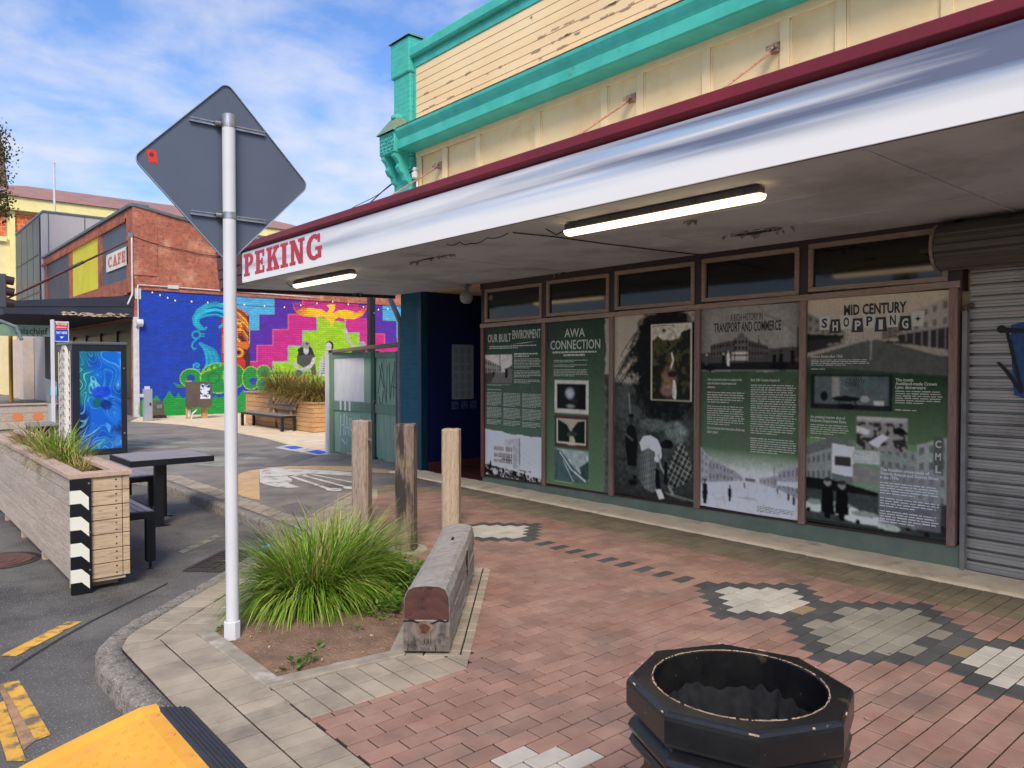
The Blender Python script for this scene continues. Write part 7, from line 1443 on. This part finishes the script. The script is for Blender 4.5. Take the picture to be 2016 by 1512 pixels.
# lattice side panel
lt_ = MB(); lx = AX0-.003; y0_, y1_ = AY0+.16, AY1-.14
BX(AX0-.0,AX0+.012,y0_-.03,y1_+.03,.1,AH-.14).build('side_backing', mat('amber_backing', C(90,70,50), C(60,50,46), 3, .5, .1, 30), ab)
for s_ in (-1,1):
    for k in range(12):
        zc = .22+k*.155
        for r_ in (.10,.17,.26,.36):
            pts_ = [(lx, (y0_+y1_)/2+s_*(.04+r_*math.sin(a)*1.1), zc+.08*math.cos(a)+r_*.25*math.cos(2*a)) for a in [q*math.pi/8 for q in range(9)]]; lt_.tube([p_ for p_ in pts_ if y0_ < p_[1] < y1_] or pts_[:2], .011, 5)
for k in range(7): yy = y0_+k*(y1_-y0_)/6; lt_.tube([(lx,yy,.12),(lx,yy,AH-.16)], .010, 5)
for k in range(3): lt_.tube([(lx,y0_,.6+k*.55),(lx,y1_,.6+k*.55)], .010, 5)
lt_.build('lattice', mat('pale_lattice', C(206,202,194), None, rough=.4, bump=0), ab)
for z_ in (.4,1.65): MB().tube([(AX1-.05,AY0,z_),(AX1-.05,AY0-.015,z_)], .018, 10).build('lock', M['alu'], ab)
# pay sign and pay machine
px_, py_ = 3.46, 20.7; x0_, z1_ = PY(107,632,20.7); x1_, z0_ = PY(136.5,673,20.7); zm = PY(110,648,20.7)[1]
ps = thing('pay_sign', (px_,py_,0), 'red and blue NO DOGS and PAY HERE sign on a white post', 'sign')
xa, zt_ = PY(100,629,20.7); xb, _ = PY(107,629,20.7); BX(xa,xb,py_,py_+.1,0,zt_).build('post', M['post_white'], ps, bevel=.008)
BX(xb-.01,x1_,py_+.03,py_+.05,z0_,z1_).build('panel', M['post_white'], ps)
BX(x0_+.02,x1_-.02,py_+.026,py_+.03,zm+.01,z1_-.03).build('red_field', mat('sign_red_field', C(206,36,52), None, rough=.4, bump=0), ps); BX(x0_+.02,x1_-.02,py_+.026,py_+.03,z0_+.02,zm).build('blue_field', mat('sign_blue_field', C(20,66,190), None, rough=.4, bump=0), ps)
w_ = x1_-x0_-.08; put_letters('NO DOGS', (x0_+.04,py_+.022,zm+.10), (1,0,0), (0,0,1), .085, M['ink_white'], ps, w_, bold=.02); put_letters('PAY HERE', (x0_+.04,py_+.022,zm-.11), (1,0,0), (0,0,1), .085, M['ink_white'], ps, w_, bold=.02)
b = MB().box(x0_+.04,x1_-.04,py_+.024,py_+.026,zm+.045,zm+.06); xc_ = (x0_+x1_)/2; b.add([(xc_-.05,py_+.022,zm-.17),(xc_+.05,py_+.022,zm-.17),(xc_+.05,py_+.022,z0_+.14),(xc_,py_+.022,z0_+.07),(xc_-.05,py_+.022,z0_+.14)], [(4,3,2,1,0)]); b.build('arrow', M['ink_white'], ps)
pmx, pmz = PY(90,745,21.8); pm2 = thing('pay_machine', (pmx+.15,21.8,0), 'grey pay machine with a sloping blue screen behind the pay sign', 'pay machine')
xq1, zq0 = PY(114,845,21.8); BX(pmx+.08,xq1-.03,21.8,22.1,0,pmz-.55).build('pedestal', M['grey_clad'], pm2, bevel=.01); MB().extr([(pmx,21.78,pmz),(pmx+.06,21.78,pmz-.6),(xq1,21.78,pmz-.6),(xq1,21.78,pmz-.1)], (0,.4,0)).build('head', M['grey_pipe'], pm2, bevel=.01)
BX(xq1-.16,xq1-.02,21.76,21.78,pmz-.42,pmz-.2).build('screen', mat('pay_screen', C(90,160,206), C(140,190,220), 12, .2, 0), pm2); BX(pmx+.2,xq1-.05,21.785,21.8,.2,pmz-.7).build('vent_panel', M['charcoal_panel'], pm2)
# second planter and low table behind the first planter
p2 = thing('grey_planter', (2.2,24,0), 'grey timber planter with orange patches, far left behind the pay sign', 'planter')
for k in range(3):
    for (a, b_) in ((-1.0,2.0),(2.01,4.05)): BX(a,b_,23.9,23.95,.03+k*.21,.235+k*.21).build('plank', M['plank_side'], p2, bevel=.004)
BX(-1.0,4.1,23.86,24.1,.66,.70).build('cap_board', M['plank_cap'], p2); BX(-1,4.05,24.1,25,.0,.6).build('core', M['plank_side'], p2); BX(-.95,4.0,24.1,24.9,.6,.64).build('soil', M['soil'], p2)
for xx in (PY(35,824,23.9)[0], PY(75,822,23.9)[0]): MB().add([(xx+.13*math.cos(a),23.895,.34+.12*math.sin(a)) for a in [k*.5 for k in range(12)]], [tuple(range(11,-1,-1))]).build('orange_patch', mat('orange_patch', C(206,120,72), None, bump=0) if 'orange_patch' not in bpy.data.materials else bpy.data.materials['orange_patch'], p2)
pg2 = thing('planter_grass', (1.8,24.4,.64), 'dry grass growing in the far grey planter', 'grass plant'); blades(260, (1.9,24.4), .5, .6, 1.1, .02, 61, 1.2, (0,0), 0, .62).build('blades', M['grass_dry'], pg2); blades(200, (.6,24.4), .5, .6, 1.1, .02, 62, 1.2, (0,0), 0, .62).build('blades', M['grass_dry'], pg2)
tx0, tz0 = PY(62,836,18.5); tx1, _ = PY(116,836,18.5); lt2 = thing('low_table', (tx0+.3,18.5,0), 'low grey topped black table in front of the pay sign', 'table')
BX(tx0,tx1,18.5,19.4,tz0-.05,tz0).build('top', M['slat_sheen'], lt2, bevel=.005); BX(tx0+.02,tx1-.02,18.52,19.38,tz0-.14,tz0-.05).build('frame', M['black_metal'], lt2)
for (a, c_) in ((tx0+.05,18.55),(tx1-.15,18.55),(tx0+.05,19.25),(tx1-.15,19.25)): BX(a,a+.08,c_,c_+.08,0,tz0-.14).build('leg', M['black_metal'], lt2)
# ------------------------------------------------------------------ lane furniture
M['warm_plank'] = woodmat('warm_timber_plank', C(206,162,112), C(184,138,92), C(140,98,64), 1, 1.4, .7, .1); M['warm_plank_x'] = woodmat('warm_timber_plank_end', C(206,162,112), C(184,138,92), C(140,98,64), 0, 1.4, .7, .1)
def lplanter(x0, x1, y0, y1, h, n_, label):
    t = thing('lane_planter', ((x0+x1)/2,(y0+y1)/2,0), label, 'planter', 'warm timber planters on the sand'); hp = (h-.04)/n_
    for k in range(n_):
        z0, z1 = .02+k*hp+.004, .02+(k+1)*hp-.004; BX(x0,x0+.04,y0,y1,z0,z1).build('plank', M['warm_plank'], t, bevel=.006); BX(x0+.041,x1,y0,y0+.04,z0,z1).build('plank', M['warm_plank_x'], t, bevel=.006); BX(x1-.04,x1,y0+.041,y1,z0,z1).build('plank', M['warm_plank'], t); BX(x0+.041,x1-.041,y1-.04,y1,z0,z1).build('plank', M['warm_plank_x'], t)
    for (a, b_, c_, d) in ((x0-.04,x1+.04,y0-.04,y0+.14),(x0-.04,x1+.04,y1-.14,y1+.04),(x0-.04,x0+.14,y0+.141,y1-.141),(x1-.14,x1+.04,y0+.141,y1-.141)): BX(a,b_,c_,d,h-.02,h+.02).build('cap_board', M['warm_plank'], t, bevel=.006)
    BX(x0+.05,x1-.05,y0+.05,y1-.05,.02,h-.06).build('soil', M['soil'], t); return t
lp1 = lplanter(8.68,10.4,17.86,20.0,.76,6,'lower warm timber planter beside the green gate with a small plaque'); BX(9.05,9.5,17.845,17.86,.5,.62).build('plaque', mat('grey_plaque', C(120,122,126), None, rough=.4, bump=0), lp1)
lp2 = lplanter(8.66,10.4,20.1,22.2,.95,7,'taller warm timber planter behind the slatted bench')
lg_ = thing('brown_grass', (9.4,19.6,.8), 'wide drooping brown tussock grass in the lane planters', 'grass plant')
for k, (x_, y_, z_) in enumerate(((8.95,20.3,.9),(9.1,19.2,.74),(9.3,18.4,.74),(9.6,19.5,.74),(9.0,18.8,.74),(9.8,18.3,.74),(9.3,20.9,.9))): blades(430, (x_,y_), .32, 1.0, 1.25, .016, 70+k, 1.25, (-.5,-.3), .35, z_).build('blades', M['grass_brown'], lg_)
lbn = thing('lane_bench', (8.4,20,0), 'black framed slatted bench with a short timber backrest on the sand', 'bench')
BXx, BXX, BY0, BY1, BZs = 8.2, 8.6, 18.65, 21.4, .43
for k in range(5): BX(BXx+.01+k*.078,BXx+.082+k*.078,BY0+.02,BY1-.02,BZs-.02,BZs).build('slat', M['slat_sheen'], lbn)
b = MB(); b.box(BXx,BXX,BY0,BY0+.05,BZs-.08,BZs-.022); b.box(BXx,BXX,BY1-.05,BY1,BZs-.08,BZs-.022); b.box(BXx,BXx+.05,BY0+.05,BY1-.05,BZs-.08,BZs-.022); b.box(BXX-.05,BXX,BY0+.05,BY1-.05,BZs-.08,BZs-.022); b.build('frame', M['black_metal'], lbn)
for (a, c_) in ((BXx,BY0),(BXX-.07,BY0),(BXx,BY1-.07),(BXX-.07,BY1-.07)): BX(a,a+.07,c_,c_+.07,0,BZs-.08).build('leg', M['black_metal'], lbn)
for k in range(3): BX(BXX-.03+.03*k,BXX+.0+.03*k,BY0,BY0+1.75,.55+k*.11,.645+k*.11).build('back_slat', woodmat('grey_brown_slat%d' % k, C(136,112,98), C(116,94,82), C(90,72,62), 1, 1.5, .7, .05), lbn)
for y in (BY0+.3,BY0+1.4): BX(BXX,BXX+.05,y,y+.06,BZs-.05,.86).build('back_post', M['warm_plank'], lbn)
# meter box on timber posts
mb_ = thing('meter_box', (8.35,25.2,0), 'brown metal meter box on two timber posts by the mural', 'meter box'); my = 25.1
x0_, z1_ = PY(369,752,my); x1_, z0_ = PY(418,801,my); BX(x0_,x1_,my,my+.22,z0_,z1_).build('box', mat('bronze_box', C(112,100,90), C(100,90,82), 3, .4, .1, 30, metal=.4), mb_, bevel=.01)
for pxx in (372,403): xa, _ = PY(pxx,820,my); BX(xa,xa+.17,my+.22,my+.32,0,z1_+(.04 if pxx == 372 else 0)).build('post', M['warm_plank'], mb_)
cv = Canvas(.32,.48,.016); cv.fill(C(206,214,226)); cv.a = np.where((cv.fbm(.09,99,3) > .54)[...,None], np.array(C(96,130,176)[:3]), cv.a); cv.a = np.where((cv.fbm(.08,101,3) > .60)[...,None], np.array(C(50,56,70)[:3]), cv.a); xs_, zs_ = PY(394,756,my); cv.build('sticker', M['print'], (xs_,my-.004,zs_), (1,0,0), (0,0,-1), mb_)
xa, za = PY(392,801,my); cable('conduit', [(xa,my+.1,za),(xa-.05,my+.1,za-.1),(xa-.16,my+.1,za-.2),(xa-.2,my+.15,0)], .025, M['white_pipe'], mb_); xa, za = PY(377,815,my); BX(xa-.04,xa+.06,my+.21,my+.22,za-.1,za+.14).build('label_plate', M['white_pipe'], mb_)
gp = thing('service_pillar', (6.7,25,0), 'slim grey service pillar at the mural corner', 'pillar'); x0_, z1_ = PY(284,766,25); x1_, _ = PY(300,766,25); BX(x0_,x1_,25,25.2,0,z1_).build('pillar', mat('pillar_grey', C(150,156,168), C(140,146,158), 3, .5, .05, 30), gp, bevel=.008); BX(x0_+.04,x1_-.06,25.05,25.15,z1_,z1_+.08).build('cap', M['white_pipe'], gp); BX(x1_-.09,x1_-.04,24.985,25,.5,.58).build('lock', M['dark_frame'], gp); BX(x0_-.12,x0_,25.05,25.1,z1_-.25,z1_-.15).build('bracket', M['white_pipe'], gp)
ob_ = thing('utility_box', (7.4,26.2,0), 'squat olive brown utility box beside the grey service pillar', 'utility box'); x0_, z1_ = PY(301,790,26.2); x1_, _ = PY(322,790,26.2); MB().extr([(x0_,26.2,.1),(x1_+.04,26.2,.1),(x1_,26.2,z1_),(x0_,26.2,z1_)][::-1], (0,.4,0)).build('box', mat('olive_box', C(92,88,72), C(80,76,64), 4, .6, .1, 30), ob_, bevel=.01); BX(x0_-.03,x1_+.08,26.17,26.65,0,.1).build('plinth', M['dark_frame'], ob_); BX(x0_+.12,x0_+.27,26.185,26.2,.34,.46).build('label_plate', M['grey_pipe'], ob_)
# ------------------------------------------------------------------ green timber gate
M['green_board'] = mat('peeling_green_board', C(136,164,140), C(120,148,126), 5, .75, .4, 60, st=(1,1,.25), stain=C(206,190,164), ssc=5, sth=(.70,.74)); M['green_frame'] = mat('green_frame', C(108,136,114), C(94,122,102), 5, .7, .4, 60, st=(1,1,.3), stain=C(180,160,134), ssc=6, sth=(.69,.73)); M['green_dark'] = mat('dark_green_edge', C(60,88,72), C(50,76,62), 5, .7, .3, 60); M['patch_white'] = mat('white_overpaint', C(206,206,206), C(190,190,192), 6, .7, .3, 60, st=(1,1,.3), stain=C(150,140,130), ssc=7, sth=(.66,.7))
gt_ = thing('timber_gate', (7,12.3,0), 'peeling green tongue and groove gate with white paint patch and tags', 'gate')
def gate_leaf(a, b_, z0, z1, n_, mid, tagm=None):
    a, b_ = V3(a), V3(b_); d = (b_-a); L_ = d.length; d.normalize(); nrm = Vector((d.y,-d.x,0)) if Vector((d.y,-d.x,0)).dot(Vector((-1,-.6,0))) > 0 else Vector((-d.y,d.x,0)); w_ = L_/n_
    for k in range(n_):
        c_ = a+d*(w_*(k+.5)); zl = z0+random.uniform(0,.05); MB().fbox((c_.x,c_.y,(zl+z1)/2), d, (0,0,1), nrm, w_/2-.003, (z1-zl)/2, .01).build('board', M['green_board'], gt_, bevel=.003)
    for zc, hh in ((z1-.03,.05),(mid,.085)): c_ = a+d*L_*.5+nrm*.022; MB().fbox((c_.x,c_.y,zc), d, (0,0,1), nrm, L_/2, hh, .012).build('rail', M['green_frame'], gt_, bevel=.004)
    return a, d, nrm, L_
A1 = (6.96,13.42,0); B1 = (7.10,12.08,0); C1 = (6.98,11.05,0)
a_, d_, n_, L_ = gate_leaf(A1, B1, .02, 1.93, 10, .93)
c_ = a_+d_*(L_*.40)+n_*.013; MB().fbox((c_.x,c_.y,1.45), d_, (0,0,1), n_, L_*.36, .42, .002).build('white_patch', M['patch_white'], gt_)
for k in range(3): c_ = a_+d_*(L_*(.22+.11*k))+n_*.036; MB().fbox((c_.x,c_.y,.95), d_, (.0,0,1), n_, .03, .10, .001).build('paint_drip', M['patch_white'], gt_)
def tagline(pts, a, d, n_, off, r, m): MB().tube([a+d*u_+n_*off+Vector((0,0,z_)) for u_, z_ in pts], r, 5).build('tag', m, gt_)
tgm = mat('pale_tag', C(196,206,216), None, rough=.6, bump=0); rr = random.Random(2)
for k, P in enumerate(([(.25,.75),(.24,.35)],[(.25,.55),(.42,.58)],[(.42,.78),(.40,.36)],[(.48,.38),(.55,.74),(.62,.40)],[(.50,.52),(.62,.52)],[(.68,.36),(.68,.72),(.80,.66),(.70,.54),(.84,.34)],[(.88,.72),(.94,.54),(1.02,.74)],[(.94,.54),(.92,.32)],[(.30,.30),(.46,.22)],[(.55,.30),(.52,.2)])): tagline([(u_*.72+.08,z_) for u_,z_ in P], a_, d_, n_, .0125, .009, tgm)
a2, d2, n2_, L2 = gate_leaf(B1, C1, .0, 1.92, 8, .93)
tdm = mat('dark_tag', C(58,74,66), None, rough=.7, bump=0)
for P in ([(.15,1.2),(.32,1.75),(.5,1.05),(.55,1.7)],[(.2,1.7),(.4,1.3)],[(.62,1.75),(.66,1.1),(.8,1.6)],[(.7,1.35),(.95,1.3)],[(.18,1.15),(.3,.95),(.38,1.25)],[(.85,1.78),(.8,1.15)]): tagline(P, a2, d2, n2_, .0125, .007, tdm)
for (p_, h_, m_) in ((A1,2.0,M['green_frame']),(B1,1.97,M['green_dark']),(C1,1.95,M['green_dark'])): BX(p_[0]-.06,p_[0]+.06,p_[1]-.06,p_[1]+.06,0,h_).build('post', m_, gt_, bevel=.008)
MB().fbox((6.9,13.55,1.0), (0,1,0), (0,0,1), (1,0,0), .04, .99, .03).build('edge_board', M['patch_white'], gt_)
MB().extr([(6.90,13.55,1.94),(6.90,13.55,2.0),(6.90,10.95,2.10),(6.90,10.95,2.02)], (.09,0,0)).build('top_beam', timber('lichen_beam', (134,118,90), (110,96,74), (80,70,56), None, axis=1), gt_, bevel=.008)
MB().tube([(6.95,12.2,.98),(6.9,12.1,.94),(6.92,12.0,.99),(7.0,11.9,1.08)], .008, 6).build('chain', M['steel_rust'], gt_)
# downpipe and dark pole at the building corner
dp = thing('downpipe', (6.8,10.78,0), 'grey blue downpipe with an offset bend at the blue corner', 'downpipe'); P_ = [(6.8,PX(767,592,6.8)[0],PX(767,592,6.8)[1]+.06),(6.8,PX(788,634,6.8)[0],PX(788,634,6.8)[1]),(6.8,PX(788,720,6.8)[0],1.7),(6.8,PX(788,720,6.8)[0],0)]
MB().tube(P_, .045, 12).build('pipe', M['grey_pipe'], dp, smooth=True)
for z_ in (1.45,): MB().lathe([(.047,-.03),(.054,-.03),(.054,.03),(.047,.03)], (6.8,P_[2][1],z_), 14).build('collar', M['grey_pipe'], dp)
dpl = thing('steel_post', (9.4,15.2,0), 'dark steel post rising behind the green gate', 'post'); xq_ = PY(734,640,15.2)[0]; BX(xq_-.07,xq_+.07,15.2,15.34,0,5.2).build('post', M['cab_black'], dpl, bevel=.006); BX(xq_-.14,xq_+.14,15.1,15.44,0,.02).build('base_plate', M['cab_black'], dpl); MB().tube([(xq_+.02,15.19,2.9),(xq_+.02,15.17,2.9)], .02, 8).build('bolt', M['alu'], dpl)
# ------------------------------------------------------------------ street tree at the left edge
tr_ = thing('street_tree', (2.0,40,0), 'leafy street tree reaching in at the left edge of the view', 'tree')
bx_ = PY(-95,600,40)[0]; bk = mat('bark', C(92,76,62), C(70,58,48), 9, .9, .6, 30)
MB().tube([(bx_,40,0),(bx_+.1,40,4),(bx_+.3,40,8),(bx_+.9,40,12)], [.35,.28,.2,.1], 10).build('trunk', bk, tr_, smooth=True)
def limb(pts, r): MB().tube(pts, r, 7).build('limb', bk, tr_, smooth=True)
lv = MB(); r = random.Random(6); spots = []
for (ax, ay) in ((2,292),(-10,275),(-2,340),(-12,330),(-4,398),(-14,370),(-6,420),(-16,420),(-40,300),(-70,260),(-50,360),(-80,330),(-60,420),(-30,240),(-20,390),(-100,300),(-110,380)):
    x_, z_ = PY(ax,ay,40+r.uniform(-1.5,1.5)); spots.append((x_,40+r.uniform(-1.2,1.2),z_)); limb([(bx_+.3,40,8-r.random()*2),((bx_+x_)/2,40.2,z_-.8),(x_,40,z_)], [.07,.045,.02])
for (x_, y_, z_) in spots:
    for k in range(210):
        c_ = Vector((x_+r.gauss(0,.24), y_+r.gauss(0,.4), z_+r.gauss(0,.24))); d = Vector((r.gauss(0,1),r.gauss(0,1),r.gauss(0,1))).normalized(); s_ = d.cross(Vector((r.gauss(0,1),r.gauss(0,1),r.gauss(0,1)))).normalized(); L_ = r.uniform(.08,.16); lv.add([c_,c_+d*L_*.5+s_*L_*.35,c_+d*L_,c_+d*L_*.5-s_*L_*.35], [(0,1,2,3)])
lv.build('crown', bladesmat('tree_leaves', [C(46,52,26), C(80,78,44), C(110,96,56), C(60,66,32), C(96,90,60)]), tr_)
